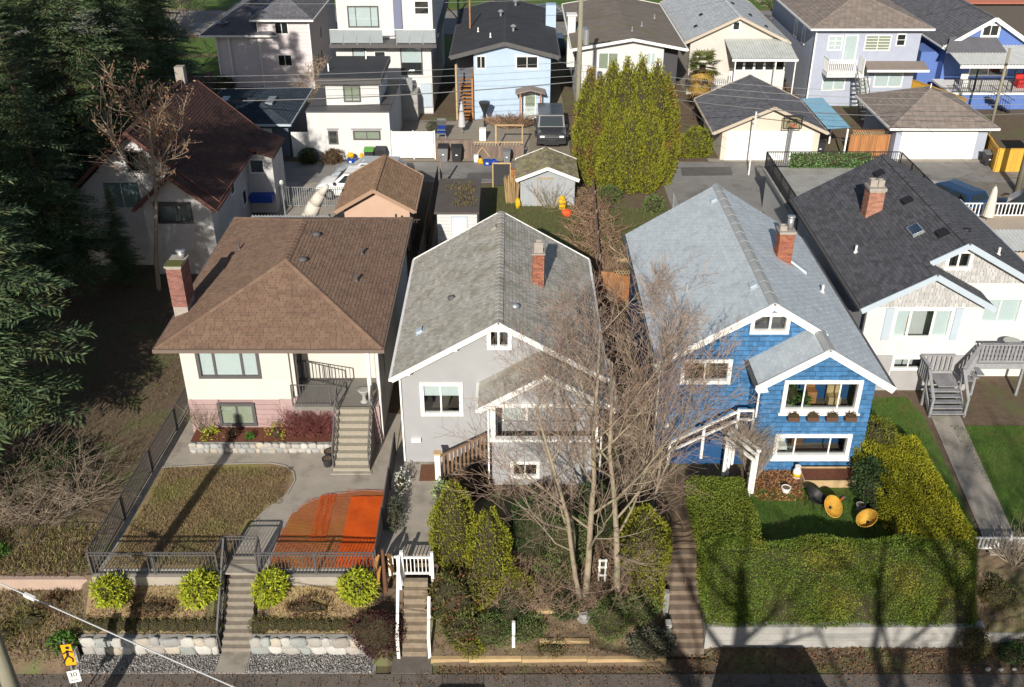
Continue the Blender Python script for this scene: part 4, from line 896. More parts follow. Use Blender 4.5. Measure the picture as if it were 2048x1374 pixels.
strands(-6.95, -6.4, 26.2, 28.7, .05, .08, .012, .024, .1, .02).build('net_layer', NETM, net)
strands(-5.8, -4.58, 24.9, 28.55, .045, .075, .03, .05, .1, .07).build('net_layer', NETM, net)
f1 = thing('street_fence', 'dark metal picket fence left of the gate of the brown roof house', 'fence', (-11.7, 24.65, 0))
fence(f1, (-13.75, 24.63, 0), (-9.62, 24.63, 0), .98, .115, .02, DARKTRIM, 3, rails=(.99, .87, .08)); fence(f1, (-9.62, 24.63, 0), (-9.55, 25.35, 0), .98, .12, .02, DARKTRIM, 2, rails=(.99, .87, .08))
f2 = thing('street_fence', 'dark metal picket fence beside the orange netting', 'fence', (-6.4, 24.65, 0))
fence(f2, (-8.32, 24.63, 0), (-4.5, 24.63, 0), .98, .115, .02, DARKTRIM, 3, rails=(.99, .87, .08)); fence(f2, (-8.32, 24.63, 0), (-8.38, 25.35, 0), .98, .12, .02, DARKTRIM, 2, rails=(.99, .87, .08))
g1 = thing('metal_gate', 'dark metal gate at the top of the concrete street steps', 'gate', (-9, 25.4, 0))
fence(g1, (-9.5, 25.42, .06), (-8.43, 25.42, .06), .92, .11, .02, DARKTRIM, 2, rails=(.99, .85, .05))
f3 = thing('side_fence', 'long dark metal fence along the left side of the brown roof house', 'fence', (-13.6, 30, 0))
for k in range(4): fence(f3, (-13.75 + .12*k, 24.7 + 2.75*k, 0), (-13.63 + .12*k, 27.35 + 2.75*k, 0), 1.05, .1, .022, DARKTRIM, 2, rails=(.99, .1))
f4 = thing('side_fence', 'dark metal fence between the orange netting and the grey house path', 'fence', (-4.4, 28, 0))
for k in range(3): fence(f4, (-4.45, 24.7 + 2.2*k, 0), (-4.48, 26.85 + 2.2*k, 0), 1.05, .1, .025, DARKTRIM, 2, rails=(.99, .1))
for a, b in ((-13.75, -9.5), (-8.4, -4.4)): tag(B(None, 'concrete_curb', CONC, a, b, 24.5, 24.72, -.5, .03), 'low concrete kerb under the metal fence %s of the steps' % ('left' if a < -10 else 'right'), 'kerb')
ss = thing('street_steps', 'concrete steps with dark wavy handrail climbing from the sidewalk to the metal gate', 'steps', (-9, 24.3, -2))
STEPM = mat('worn_step_concrete', (.25,.22,.18), (.19,.165,.135), 5, .95, .4, 80)
steps(ss, -9.45, -8.5, 23.2, -2, 25.3, .04, 12, STEPM, base=-2.3)
BAR(ss, 'handrail', DARKTRIM, (-9.5, 23.25, -1.1), (-9.5, 25.3, .98), .06); BAR(ss, 'post', DARKTRIM, (-9.5, 23.25, -2), (-9.5, 23.25, -1.08), .05); BAR(ss, 'post', DARKTRIM, (-9.5, 25.3, 0), (-9.5, 25.3, 1.0), .05)
BAR(ss, 'rail', DARKTRIM, (-9.5, 23.25, -1.8), (-9.5, 25.3, .25), .035)
for i in range(14):
    y = 23.32 + i*.145; BAR(ss, 'baluster', DARKTRIM, (-9.5, y, -1.75 + (y-23.25)*1.0), (-9.5, y, -1.06 + (y-23.25)*1.014), .018)
for a, b, t in ((-13.95, -9.52, 'left'), (-8.46, -4.75, 'right')):
    r_ = thing('stone_wall', 'low field stone wall beside the sidewalk, %s of the street steps' % t, 'wall', ((a+b)/2, 23.15, -2))
    stone_wall(r_, a, b, 23.12, -2.02, -1.3, 2, .25, .3, .68)
    root = thing('low_hedge', 'low clipped brown-green hedge above the stone wall, %s of the steps' % t, 'hedge', ((a+b)/2, 23.6, -1.4))
    core = MB(); n_ = 14
    for i in range(n_): xa = a + (b-a)*i/n_; core.blob((xa + (b-a)/n_/2, 23.62 + random.uniform(-.03, .03), -1.22), ((b-a)/n_*.75, .3, .3), 8, 6, .1, i)
    skin('foliage', core, G_BOX, root, 7000, .05, .03, .06, .5, .8, .06)
for k, (x, y, z, rr, lb) in enumerate(((-13.05, 24.15, -.2, .5, 'partly shaded, at the left end of the metal fence'), (-10.15, 24.2, -.1, .52, 'just left of the street steps'), (-7.85, 24.2, -.12, .49, 'just right of the street steps'), (-5.0, 24.15, -.12, .53, 'below the orange netting'))):
    shrub('yellow_green_shrub', 'round yellow-green leafy shrub ' + lb, (x, y, z), (rr*(1, 1.06, .94, 1.02)[k], rr*.9, rr*(.8, .92, .98, .84)[k]), G_LIME, 1500 + 150*k, .15, .052, group='round shrubs along the metal fence', up=-.2, off=.13, flat=.6, seed=k*5+3)
for k, (x, y, w) in enumerate(((-11.7, 23.95, .8), (-6.6, 23.95, .8))): shrub('dry_perennials', 'brown dried perennials on the bank %s of the street steps' % ('left', 'right')[k], (x, y, -.75), (w, .3, .25), G_BROWN, 900, .14, .03, 'plant', up=.6, seed=k+20, stem=False)
shrub('burgundy_shrub', 'dark burgundy spreading shrub at the right end of the stone wall', (-4.35, 23.15, -1.1), (.8, .55, .85), G_BURG, 4500, .06, .035, seed=31)
dp = thing('dead_banana_plant', 'withered brown plant with hanging dead leaves by the white gate', 'plant', (-4.15, 24.4, -.3))
mb = MB(); 
for k in range(14):
    a = random.uniform(0, 6.28); c = Vector((-4.15 + .14*math.cos(a), 24.4 + .14*math.sin(a), random.uniform(.5, 1.35))); s_ = Vector((math.cos(a), math.sin(a), 0)); t_ = Vector((-s_.y, s_.x, 0)) * random.uniform(.06, .1); l = random.uniform(.5, .9)
    p = [c, c + s_*.12 + Vector((0,0,-l*.3)), c + s_*.16 + Vector((0,0,-l*.7)), c + s_*.1 + Vector((0,0,-l))]
    for q0, q1, f0, f1_ in ((p[0], p[1], .4, 1), (p[1], p[2], 1, .8), (p[2], p[3], .8, .2)): mb.quad(q0 - t_*f0, q0 + t_*f0, q1 + t_*f1_, q1 - t_*f1_)
mb.build('dead_leaves', mat('dry_banana_leaf', (.34,.17,.04), (.24,.12,.04), 5, .8, rnd=.3), dp); MB().cyl((-4.15, 24.4, -.5), (-4.15, 24.4, 1.3), .08, .05, 8).build('stem', G_BROWN, dp)
twiggy('barberry_bush', 'leafless red-twigged bush against the mauve wall', (-7.9, 32.1, .35), (1.05, .3, .85), 230, mat('red_twig', (.21,.065,.06), (.15,.05,.045), 5, .8, rnd=.35), 5, .006, scatter=.35)
twiggy('climbing_shrub', 'bare climbing shrub on a trellis at the left corner of the mauve wall', (-12.1, 32.3, .35), (.5, .2, 1.0), 25, BARK, 6, .006)
for k, (x, y, r, m_, lb) in enumerate(((-9.15, 32.0, .3, G_LIME, 'yellow-green leafy plant in the stone planter'), (-11.75, 31.95, .2, G_LIME, 'small yellowish plant at the left end of the stone planter'), (-10.2, 31.8, .16, G_FERN, 'tiny bright green plant in the stone planter'), (-10.9, 31.95, .25, G_BROWN, 'low brown plant below the basement window'))): shrub('bed_plant', lb, (x, y, .36+r*.6), (r*1.1, r, r), m_, 160, .12, .05, 'plant', up=.1, seed=40+k, stem=False)
def pot(x, y, z, r, h, m, label, plant=None):
    o = thing('plant_pot', label, 'pot', (x, y, z)); MB().lathe((x, y, z), [(r*.72, 0), (r*.95, h*.85), (r*1.05, h*.85), (r*1.05, h), (r*.85, h), (r*.82, h*.9)], 14).build('pot', m, o, False); MB().cyl((x, y, z+h*.85), (x, y, z+h*.93), r*.84, r*.84, 12).build('soil', SOIL, o)
    return o
pot(-6.98, 30.55, .02, .2, .34, PLASTIC_K, 'black plant pot at the foot of the concrete stairs, the nearer one'); pot(-7.0, 31.05, .02, .19, .32, PLASTIC_K, 'black plant pot at the foot of the concrete stairs, the farther one')
urn = thing('garden_urn', 'pale garden urn on the porch of the brown roof house', 'urn', (-5.7, 32.35, 1.72)); MB().lathe((-5.7, 32.35, 1.72), [(.16, 0), (.16, .05), (.07, .12), (.07, .3), (.2, .5), (.24, .58), (.18, .58)], 14).build('urn_body', CONCPALE, urn, True)
# ---- grey house: path, steps, white gate, planting
s5 = thing('street_steps', 'narrow leaf-strewn steps with white handrails leading to the white gate', 'steps', (-3.2, 23.7, -2))
steps(s5, -3.55, -2.75, 23.0, -2, 24.5, 0, 9, mat('mossy_step_concrete', (.27,.22,.16), (.18,.14,.10), 5, .95, .4, 60), base=-2.3)
for x, ya in ((-3.66, 22.95), (-2.66, 22.95)):
    BAR(s5, 'newel_post', WHITE, (x, ya, -2), (x, ya, -.95), .1); e = 24.5 if x < -3 else 23.7; zz = -.98 + (e - ya) * 1.25
    BAR(s5, 'handrail', WHITE, (x, ya, -1.0), (x, e, zz), .09, .07); BAR(s5, 'rail_post', WHITE, (x, e, -1.0), (x, e, zz), .08)
g2 = thing('white_gate', 'white wooden picket gate at the top of the leaf-strewn steps', 'gate', (-3.2, 24.6, 0))
fence(g2, (-4.0, 24.62, 0), (-3.62, 24.62, 0), .82, .12, .03, WHITE, 2, rails=(.97, .1), rail=.06, post=.06); fence(g2, (-3.55, 24.62, .02), (-2.68, 24.62, .02), .78, .115, .03, WHITE, 2, rails=(.97, .1), rail=.06, post=.06); BAR(g2, 'gate_post', WHITE, (-3.58, 24.6, -.4), (-3.58, 24.6, 1.05), .11); BAR(g2, 'gate_post', WHITE, (-2.6, 24.6, -.4), (-2.6, 24.6, 1.0), .1)
tag(B(None, 'doormat', mat('brown_mat', (.16,.075,.04), (.12,.055,.03), 12, .95), -3.45, -2.85, 29.6, 30.6, .012, .03), 'brown mat on the path below the grey wall', 'mat')
def column_cedar(name, label, x, y, zb, r, h, n, m, seed, group=None, L=.1, Wd=.035, lobes=1):
    root = thing(name, label, 'tree', (x, y, zb), group); rnd = random.Random(seed); core = MB(); N_ = 12; M_ = 14; vs = []; fs = []
    for k in range(M_ + 1):
        t = k / M_; pr = (min(1, .6 + t*2.2) * (1 - max(0, (t - .5) / .5) ** 1.45)) if k < M_ else .02
        for i in range(N_): a = 2*math.pi*i/N_; q = r * max(pr, .02) * (1 + rnd.uniform(-.1, .1)); vs.append((x + q*math.cos(a), y + q*math.sin(a), zb + .05 + t*h))
    for k in range(M_):
        for i in range(N_): j = (i+1) % N_; fs.append((k*N_+i, k*N_+j, (k+1)*N_+j, (k+1)*N_+i))
    core.add(vs, fs); skin('crown', core, m, root, n, L, Wd, .1, 1.1, .45, .1, clump=4.); MB().cyl((x, y, zb - .3), (x, y, zb + h*.8), .07, .03, 6).build('trunk', CONBARK, root); return root
column_cedar('columnar_cedar', 'tall bright green columnar cedar beside the grey house path', -1.95, 25.7, -.6, .72, 3.6, 6500, G_CEDAR, 1)
column_cedar('columnar_cedar', 'shorter bright green columnar cedar in front of the grey porch', -.75, 25.2, -.75, .7, 2.9, 5500, G_CEDAR, 2)
column_cedar('columnar_cedar', 'broad bright green cedar right of the bare tree trunks', 4.35, 25.5, -.5, .85, 2.6, 6500, G_CEDAR, 3)
column_cedar('dark_cedar', 'dark green conifer behind the bare trees under the grey porch', .85, 26.4, -.5, .9, 2.3, 6000, G_DARK, 4)
column_cedar('dark_cedar', 'dark green conifer between the two bare trunks', 1.9, 26.0, -.5, .8, 1.9, 4500, G_JUNI, 5)
column_cedar('dark_cedar', 'dark green conifer against the porch just right of the trunks', 2.9, 27.2, -.4, .8, 2.2, 4500, G_DARK, 6)
for k, (nm, lb, x, y, z, r, m_, n, L, Wd) in enumerate((
    ('rhododendron', 'bronze-green rhododendron right of the white gate', -1.95, 23.95, -.35, (.75, .6, .8), G_RHODO, 1500, .14, .05),
    ('rhododendron', 'bronze-green rhododendron low beside the white handrail', -1.65, 23.3, -1.1, (.6, .45, .6), G_RHODO, 1000, .13, .05),
    ('juniper', 'feathery green juniper above the timber edging', -.75, 23.3, -1.2, (.6, .45, .6), G_JUNI, 3000, .09, .02),
    ('juniper', 'rounded green juniper right of the bare trunks', 3.15, 23.55, -.85, (.62, .5, .62), G_JUNI, 3500, .09, .02),
    ('juniper', 'small green juniper near the foot of the white handrail', -1.3, 22.98, -1.55, (.42, .3, .35), G_CEDAR, 1500, .08, .02),
    ('dark_shrub', 'dark green shrub left of the white post', -.1, 23.75, -1.0, (.5, .45, .6), G_DARK, 2200, .09, .03),
    ('ivy_mound', 'ivy mound at the right end of the timber edging', 4.45, 23.1, -1.5, (.75, .4, .5), G_GREY, 2200, .07, .05),
    ('dark_shrub', 'low dark shrub in the middle of the timber edged bed', 1.2, 23.0, -1.65, (.5, .25, .25), G_BOX, 900, .07, .03),
    ('cedar_shrub', 'yellow-green cedar mound between the columnar cedars and the trunks', .1, 24.7, -.75, (.6, .5, .75), G_CEDAR, 3800, .09, .03),
    ('cedar_shrub', 'olive cedar shrub just behind the bare trunks', 1.35, 25.2, -.5, (.6, .5, .7), G_JUNI, 3200, .09, .03),
    ('cedar_shrub', 'olive green cedar left of the hedge steps', 4.55, 24.5, -.6, (.5, .5, .8), G_CEDAR, 3000, .09, .03),
    ('cedar_shrub', 'bright green cedar mound at the foot of the columnar cedars', -1.2, 24.4, -.65, (.55, .45, .6), G_CEDAR, 3200, .09, .03),
    ('juniper', 'spreading juniper between the white stake and the short timbers', .55, 23.45, -1.2, (.5, .4, .35), G_JUNI, 2200, .09, .02),
    ('cedar_shrub', 'green cedar mound beside the leaf covered steps', 4.75, 25.6, -.2, (.5, .6, .8), G_CEDAR, 3200, .09, .03),
    ('cedar_shrub', 'bushy cedar between the right bare trunk and the steps', 4.2, 24.0, -.9, (.55, .4, .55), G_JUNI, 2800, .09, .03),
    ('dark_shrub', 'dark shrub just left of the bare trunks', 1.75, 24.0, -.85, (.4, .35, .45), G_DARK, 1800, .08, .03),
    ('white_flower_bush', 'bush with pale dry flower heads left of the grey house path', -4.05, 29.0, .4, (.25, .5, .35), mat('pale_flower', (.5,.5,.47), (.35,.36,.28), 8, .8, rnd=.3), 260, .08, .06),
    ('grey_bush', 'grey-green bush along the metal fence by the grey house path', -4.1, 27.3, .35, (.25, .7, .4), G_GREY, 1200, .1, .03),
    ('variegated_bush', 'small variegated bush under the newel post of the grey house', -2.55, 28.6, .3, (.3, .5, .35), mat('variegated_leaf', (.35,.40,.22), (.10,.17,.04), 14, .7, rnd=.35), 450, .1, .06),
    ('dry_hydrangea', 'dry brown hydrangea under the porch stairs', -1.5, 28.9, .35, (.7, .4, .5), G_BROWN, 900, .11, .07))):
    shrub(nm, lb, (x, y, z), r, m_, n, L, Wd, seed=60+k, clump=4.)
tb_ = thing('timber_edging', 'pale landscape timbers edging the planted bank beside the sidewalk', 'edging', (1.2, 22.75, -2))
for a, b in ((-2.6, -1.4), (-1.38, .3), (.32, 2.4), (2.42, 4.95)): BAR(tb_, 'timber', LUMBER, (a, 22.76, -1.88), (b, 22.78, -1.88), .16, .2)
for x, y, z, l, lb in ((.9, 23.2, -1.5, 1.6, 'short pale timber below the bare trunks'), (.8, 24.0, -.98, 1.7, 'short pale timber at the foot of the bare trunks')): tag(BAR(None, 'bed_timber', LUMBER, (x, y, z), (x+l, y, z), .12, .12), lb, 'timber')
tag(BAR(None, 'white_stake', WHITE, (.05, 23.1, -1.9), (.05, 23.1, -.55), .1), 'white painted stake in the planted bank', 'stake'); 
wf = thing('garden_ladder', 'short white ladder-like frame behind the bare tree', 'frame', (3.0, 25.0, -.6)); BAR(wf, 'ladder_upright', WHITE, (2.9, 25.0, -.6), (2.9, 25.0, .35), .06); BAR(wf, 'upright', WHITE, (3.1, 25.0, -.6), (3.1, 25.0, .35), .06); [BAR(wf, 'rung', WHITE, (2.85, 25, z), (3.15, 25, z), .05) for z in (-.35, .0, .3)]
tag(MB().blob((2.35, 23.75, -1.0), (.22, .2, .2), 9, 6, .2, 4).build('boulder', CONCPALE), 'pale boulder at the foot of the bare trunks', 'rock')
twiggy('undergrowth', 'tangle of bare brown twigs over the planted bank below the grey house', (1.3, 25.0, -.75), (3.2, 1.6, .9), 420, mat('undergrowth_twig', (.27,.19,.13), (.19,.13,.09), 5, .9, rnd=.35), 15, .006, scatter=.35, base=(1.3, 24.9, -.75))
bare_tree('bare_tree', 'tall leafless tree with two close stems before the grey porch', (2.35, 24.4, -.85), 9.6, 11, BARK, .5, 2, 4, .12, (.0, .02), 10, .0048, 'leafless trees before the grey house', .16, kids=7, up=.14)
bare_tree('bare_tree', 'leafless tree leaning right, between the grey and blue houses', (3.5, 24.55, -.8), 8.6, 27, BARK, .52, 1, 4, .12, (.0, .03), 10, .0048, 'leafless trees before the grey house', .16, kids=7, up=.14)
bare_tree('bare_tree', 'slender leafless sapling rising close to the blue house corner', (4.9, 28.0, 0), 7.5, 37, PALEBARK, .42, 3, 4, .06, (.02, 0), 9, .006, 'leafless trees before the grey house', .15, kids=6)
grid('bank_lawn', [-13.9 + .3*i for i in range(32)], [23.38 + .1*i for i in range(12)], lambda x, y: gz(x, y) + .015 if not -9.9 < x < -8.05 else -2.3, DRYLAWN)
tufts('bank_grass', 'olive-brown grass on the bank above the stone walls', 'grass', [(-13.8, -9.8, 23.8, 24.5), (-8.1, -4.7, 23.8, 24.5)], 5000, leafmat('winter_grass_blade', (.1,)*3, (.1,)*3), .09, .016, None, .9, .7)
tufts('leaf_litter', 'fallen brown leaves over the planted bank and gutter strip', 'leaves', [(-2.5,5,22.8,27.5),(-2.4,5,22.3,22.75),(-18,-14,22.4,25),(5.2,18,22.3,23.4),(-3.5,-2.8,23,24.5),(5.2,6.3,23.4,26),(-16,18,21.75,22.3),(5.2,15,22.3,23.4)], 12000, leafmat('fallen_leaf', (.20,.11,.055), (.13,.075,.04), .45, .02, 3, .1), .075, .05, None, .1, 1.)
WEEDB = leafmat('weed_blade', (.19,.18,.06), (.24,.165,.09), .5, .03, 1.5, .2)
tufts('gravel_stones', 'loose grey gravel along the sidewalk below the stone walls', 'gravel', [(-13.9, -9.5, 22.3, 23.1), (-8.45, -4.5, 22.3, 23.1)], 9000, mat('loose_gravel', (.36,.34,.32), (.22,.21,.20), 9, .95, rnd=.5), .05, .05, -1.985, .2, 1.)
tufts('bank_weeds_cover', 'dry brown and green weeds over the left open bank', 'weeds', [(-19, -14, 22.5, 24.5), (-19, -14.1, 24.8, 27)], 9000, WEEDB, .2, .022, None, .9, .9)
tufts('weeds', 'low green weeds and dry stems on the bank', 'weeds', [(-2.5,5,22.9,27.5),(15.2,19,23.4,25)], 9000, WEEDB, .14, .014, None, 1., .8)
# ---- blue house: retaining wall, great hedge, steps, garden things
rw_ = thing('retaining_wall', 'pale concrete retaining wall under the big clipped hedge', 'wall', (10.5, 23.55, -2))
MB().prism([(6.3, 23.42, -2.1), (15.3, 23.42, -2.1), (15.3, 23.72, -2.1), (6.3, 23.72, -2.1)], (0, 0, .98)).build('wall', CONCPALE, rw_); B(rw_, 'return_wall', CONCPALE, 6.3, 6.5, 23.725, 25.6, -2.1, -.9)
for k in range(1, 3): B(rw_, 'board_mark', mat('form_joint', (.27,.265,.25), None), 6.5, 15.2, 23.414, 23.418, -2.02 + .3*k, -2.005 + .3*k)
s6 = thing('street_steps', 'leaf covered steps between the bare tree and the big hedge', 'steps', (5.75, 24.5, -2)); steps(s6, 5.2, 6.25, 23.2, -2, 26.0, -.1, 11, mat('leafy_step', (.20,.16,.125), (.15,.105,.075), 3, .95, .5, 50), base=-2.3); B(s6, 'side_post', CONCPALE, 5.0, 5.18, 23.5, 23.75, -2.1, -1.1); B(s6, 'side_post', CONCPALE, 5.0, 5.18, 24.3, 24.5, -1.6, -.5)
hg = thing('clipped_hedge', 'large thick clipped green hedge enclosing the blue house front garden', 'hedge', (10.6, 25, -1))
def hseg(x0, x1, y0, y1, z0, z1, yo=0., n=8, m=6, seed=0, rl=0., rr=0.):
    """hedge block: slanted front (yo), rippled faces"""
    rnd = random.Random(seed); mb = MB(); X = [x0 + (x1-x0)*i/n for i in range(n+1)]; prof = [(0, z0), (.12, z0+.15), (yo*.5, (z0+z1)/2), (yo*.95, z1-.12), (yo+.18, z1)] ; D = y1 - y0; prof += [(yo + (D-yo)*.5, z1+.03), (D-.15, z1), (D, z1-.2), (D, z0)]
    for xx in X:
        for a, z in prof: mb.v.append((xx + rnd.uniform(-.04, .04), y0 + a + rnd.uniform(-.05, .05), z + rnd.uniform(-.05, .05)))
    p = len(prof)
    for i in range(n):
        for j in range(p-1): mb.f.append((i*p+j, (i+1)*p+j, (i+1)*p+j+1, i*p+j+1))
    mb.f.append(tuple(range(p))); mb.f.append(tuple(n*p+j for j in range(p-1, -1, -1))); return mb
def fold(parts, name, m, n): 
    core = MB()
    for q in parts: core.add(q.v, q.f)
    return skin(name, core, m, hg, int(n*3.2), .062, .036, .10, .5, .75, .1, clump=2.2)
fold([hseg(6.35, 15.0, 23.5, 25.3, -1.15, 1.05, 1.3, 18, 6, 1)], 'front_foliage', G_HEDGE, 36000)
fold([hseg(12.95, 15.2, 25.05, 31.0, -.3, 1.12, .0, 6, 6, 2)], 'right_foliage', G_MOSSY, 16000)
fold([hseg(6.4, 8.2, 25.1, 28.6, -.3, 1.0, .0, 5, 6, 3)], 'left_foliage', leafmat('olive_leaf', (.20,.24,.03), (.14,.19,.03), .35, .02, 1.5, .25), 10000)
shrub('dark_hedge_shrub', 'dark green shrub inside the hedge beside the blue wall', (13.0, 28.6, .55), (.55, 1.2, .8), G_DARK, 4500, .08, .05, seed=80)
shrub('mossy_shrub', 'olive bushy shrub at the right corner of the blue house', (13.7, 31.0, .75), (.85, .9, 1.0), leafmat('olive_conifer_leaf', (.20,.21,.025), (.12,.15,.025), .35, .02, 1.2, .2), 5500, .09, .03, seed=81)
sheet('garden_lawn', rect(8.2, 13.2, 25.9, 29.2), .015, LAWN, .04)
tufts('garden_grass', 'bright green grass inside the big hedge', 'grass', [(8.2, 13.2, 26, 29)], 5000, leafmat('grass_blade', (.09,.16,.022), (.07,.12,.02), .3, .02, 2, .3), .07, .014, .015)
tufts('mulch_leaves', 'orange-brown fallen leaves by the blue wall', 'leaves', [(8.8, 10.6, 28.4, 30.2), (10.8, 12.7, 29.35, 30.2)], 2600, leafmat('orange_litter', (.34,.17,.075), (.24,.12,.055), .4, .02, 4, .1), .09, .05, .02, .1, 1.)
pb = thing('planter_box', 'long pale wooden planter box under the blue basement window', 'planter', (11.7, 29.5, 0))
B(pb, 'board', LUMBER, 10.75, 12.75, 29.22, 29.27, 0, .32); B(pb, 'board', LUMBER, 10.75, 12.75, 30.05, 30.1, 0, .32); B(pb, 'board', LUMBER, 10.7, 10.748, 29.22, 30.1, 0, .325); B(pb, 'board', LUMBER, 12.752, 12.8, 29.22, 30.1, 0, .325); B(pb, 'soil', mat('red_bark_mulch', (.1,)*3), 10.75, 12.75, 29.272, 30.048, 0, .26)
for k in range(4):
    x = (10.02, 10.72, 11.42, 12.1)[k]; wbx = thing('window_box', 'brown planter box hanging under the blue bay window, %s from the left' % ('first', 'second', 'third', 'fourth')[k], 'planter', (x+.2, 30.1, 2.4), 'window boxes under the bay window')
    B(wbx, 'trough', mat('brown_trough', (.10,.055,.035), None, rough=.8), x, x+.42, 30.02, 30.25, 2.38, 2.56); skin('dry_plants', MB().blob((x+.21, 30.13, 2.6), (.2, .1, .08), 8, 5, .1, k), G_BROWN, wbx, 110, .1, .02, .04, .8)
# yellow basket chairs
def basket_chair(label, x, y, z, rot, tilt, m, group=None):
    o = thing('basket_chair', label, 'chair', (0, 0, 0), group); mb = MB(); n = 20
    for ring, (r, h) in enumerate(((.03, 0), (.12, .01), (.22, .07), (.32, .19), (.42, .36))):
        for i in range(n): t = 2*math.pi*i/n; mb.v.append((r*.9*math.cos(t), r*1.1*math.sin(t), h*.9))
    for k in range(4):
        for i in range(n): j = (i+1) % n; mb.f.append((k*n+i, k*n+j, (k+1)*n+j, (k+1)*n+i))
    T = Matrix.Rotation(rot, 4, 'Z') @ Matrix.Translation((0, 0, .3)) @ Matrix.Rotation(tilt, 4, 'X')
    w = MB(); w.v = [tuple(T @ Vector(p)) for p in mb.v]; w.f = mb.f; w.build('basket', m, o, True)
    rim = [T @ Vector((.378*math.cos(t), .462*math.sin(t), .324)) for t in [2*math.pi*i/24 for i in range(25)]]; MB().path(rim, .022, 6).build('rim', m, o, True)
    cords = MB()
    for i in range(30): t = 2*math.pi*i/30; cords.path([T @ Vector((r*.9*math.cos(t), r*1.1*math.sin(t), h*.9+.012)) for r, h in ((.04, 0), (.22, .07), (.32, .19), (.42, .36))], .009, 3)
    cords.build('cords', m, o)
    MB().cyl(tuple(T @ Vector((0, 0, .008))), tuple(T @ Vector((0, 0, .03))), .075, .075, 12).build('hub', BLACK, o)
    for i in range(4): a = i*math.pi/2 + .78; BAR(o, 'leg', BLACK, tuple(T @ Vector((.2*math.cos(a), .2*math.sin(a), .04))), tuple(Matrix.Rotation(rot, 4, 'Z') @ Vector((.3*math.cos(a), .3*math.sin(a), 0))), .022)
    M = Matrix.Translation((x, y, z)) @ Matrix.Scale(.85, 4); o.matrix_basis = M @ o.matrix_basis; WM[o.name] = o.matrix_basis.copy()
    return o
YCANE = mat('yellow_cane', (.62,.36,.05), (.48,.27,.04), 6, .6, rnd=.1)
basket_chair('yellow round basket chair tilted to the sun on the hedge garden lawn', 11.25, 27.75, .02, .25, .75, YCANE); basket_chair('yellow basket chair standing in the hedge shadow', 12.35, 26.95, .02, -1.0, .45, YCANE); basket_chair('black wire basket chair beside the sunlit yellow one', 10.75, 28.2, .02, .9, .5, BLACK)
pr_ = thing('propane_tank', 'white propane tank with a yellow label near the blue wall', 'tank', (10.6, 29.8, 0)); MB().lathe((10.6, 29.8, 0), [(.12, 0), (.13, .04), (.155, .08), (.155, .34), (.1, .44), (.03, .46)], 14).build('tank', WHITE, pr_, True); MB().cyl((10.6, 29.8, .12), (10.6, 29.8, .27), .158, .158, 14).build('label_band', PLASTIC_Y, pr_, True); MB().lathe((10.6, 29.8, .44), [(.1, 0), (.11, .12), (.09, .12)], 12).build('collar', WHITE, pr_)
pot(10.0, 28.95, .02, .17, .22, WHITE, 'white bowl-shaped pot among fallen leaves'); pot(12.4, 27.9, .02, .16, .28, CONCPALE, 'grey pot by the dark shrub in the hedge garden')
rt = thing('red_trowel', 'red garden tool lying by the pots behind the yellow chair', 'tool', (11.9, 28.4, 0)); BAR(rt, 'handle', PLASTIC_O, (11.75, 28.3, .06), (11.95, 28.5, .1), .05); BAR(rt, 'blade', METAL, (11.95, 28.5, .1), (12.1, 28.62, .06), .1, .02)
ab = thing('garden_arbor', 'white lattice garden arbor with a leafless vine over the path', 'arbor', (8.2, 29.2, 0))
for x, y in ((8.45, 28.3), (8.75, 28.9), (7.75, 29.4), (8.05, 30.0)): BAR(ab, 'post', WHITE, (x, y, 0), (x, y, 1.95), .1)
for (xa, ya), (xb, yb_) in (((8.45, 28.3), (8.75, 28.9)), ((7.75, 29.4), (8.05, 30.0))):
    for k in range(6): BAR(ab, 'slat', WHITE, (xa, ya, .35 + .28*k), (xb, yb_, .5 + .28*k), .04)
for (xa, ya), (xb, yb_) in (((8.5, 28.15), (7.7, 29.55)), ((8.8, 28.75), (8.0, 30.15)), ((8.66, 28.45), (7.86, 29.85))): BAR(ab, 'beam', WHITE, (xa, ya, 2.0), (xb, yb_, 2.0), .07, .11)
twiggy('arbor_vine', 'tangled leafless vine over the white arbor', (8.3, 29.2, 1.9), (.9, 1.0, .45), 110, PALEBARK, 8, .006, 'vine')
twiggy('wall_vine', 'bare twiggy shrub between the arbor and the blue bay', (8.95, 29.8, 0), (.6, .5, 1.6), 110, PALEBARK, 9, .006)
twiggy('border_brush', 'tangle of dry twigs along the gap between grey and blue houses', (4.4, 30.5, 0), (.8, 2.6, 1.5), 260, BARK, 10, .007, scatter=.4)
# ---- white house front lawn and path, street edge at the right
sheet('front_lawn', [(15.1,26.0),(16.05,26.0),(16.8,33.8),(16.6,35.3),(13.2,35.3),(13.3,31.6),(15.1,31)], .012, LAWN, .04); sheet('front_lawn', [(17.2,26.4),(26,26.4),(26,33.2),(18.2,33.2)], .012, LAWN, .04)
tufts('lawn_grass', 'bright green shaded grass before the white house', 'grass', [(15.3,16.2,26.4,33),(13.4,16.6,31.8,35.2),(17.6,22,26.4,33.2)], 12000, leafmat('grass_blade', (.1,)*3, (.1,)*3), .07, .014, .012)
sheet('front_path', [(16.1,25.6),(17.2,25.6),(18.3,33.9),(17.1,33.9)], .03, CONC, .05)
f5 = thing('white_picket_fence', 'low white picket fence at the lower right behind the bare shrub', 'fence', (17.5, 25.9, -.2)); fence(f5, (15.4, 25.9, -.15), (19.6, 25.9, -.15), .75, .13, .07, WHITE, 4, rails=(.85, .25), rail=.05, post=.08)
r2 = thing('block_wall', 'mottled concrete block wall at the lower right street edge', 'wall', (17.3, 23.5, -2)); 
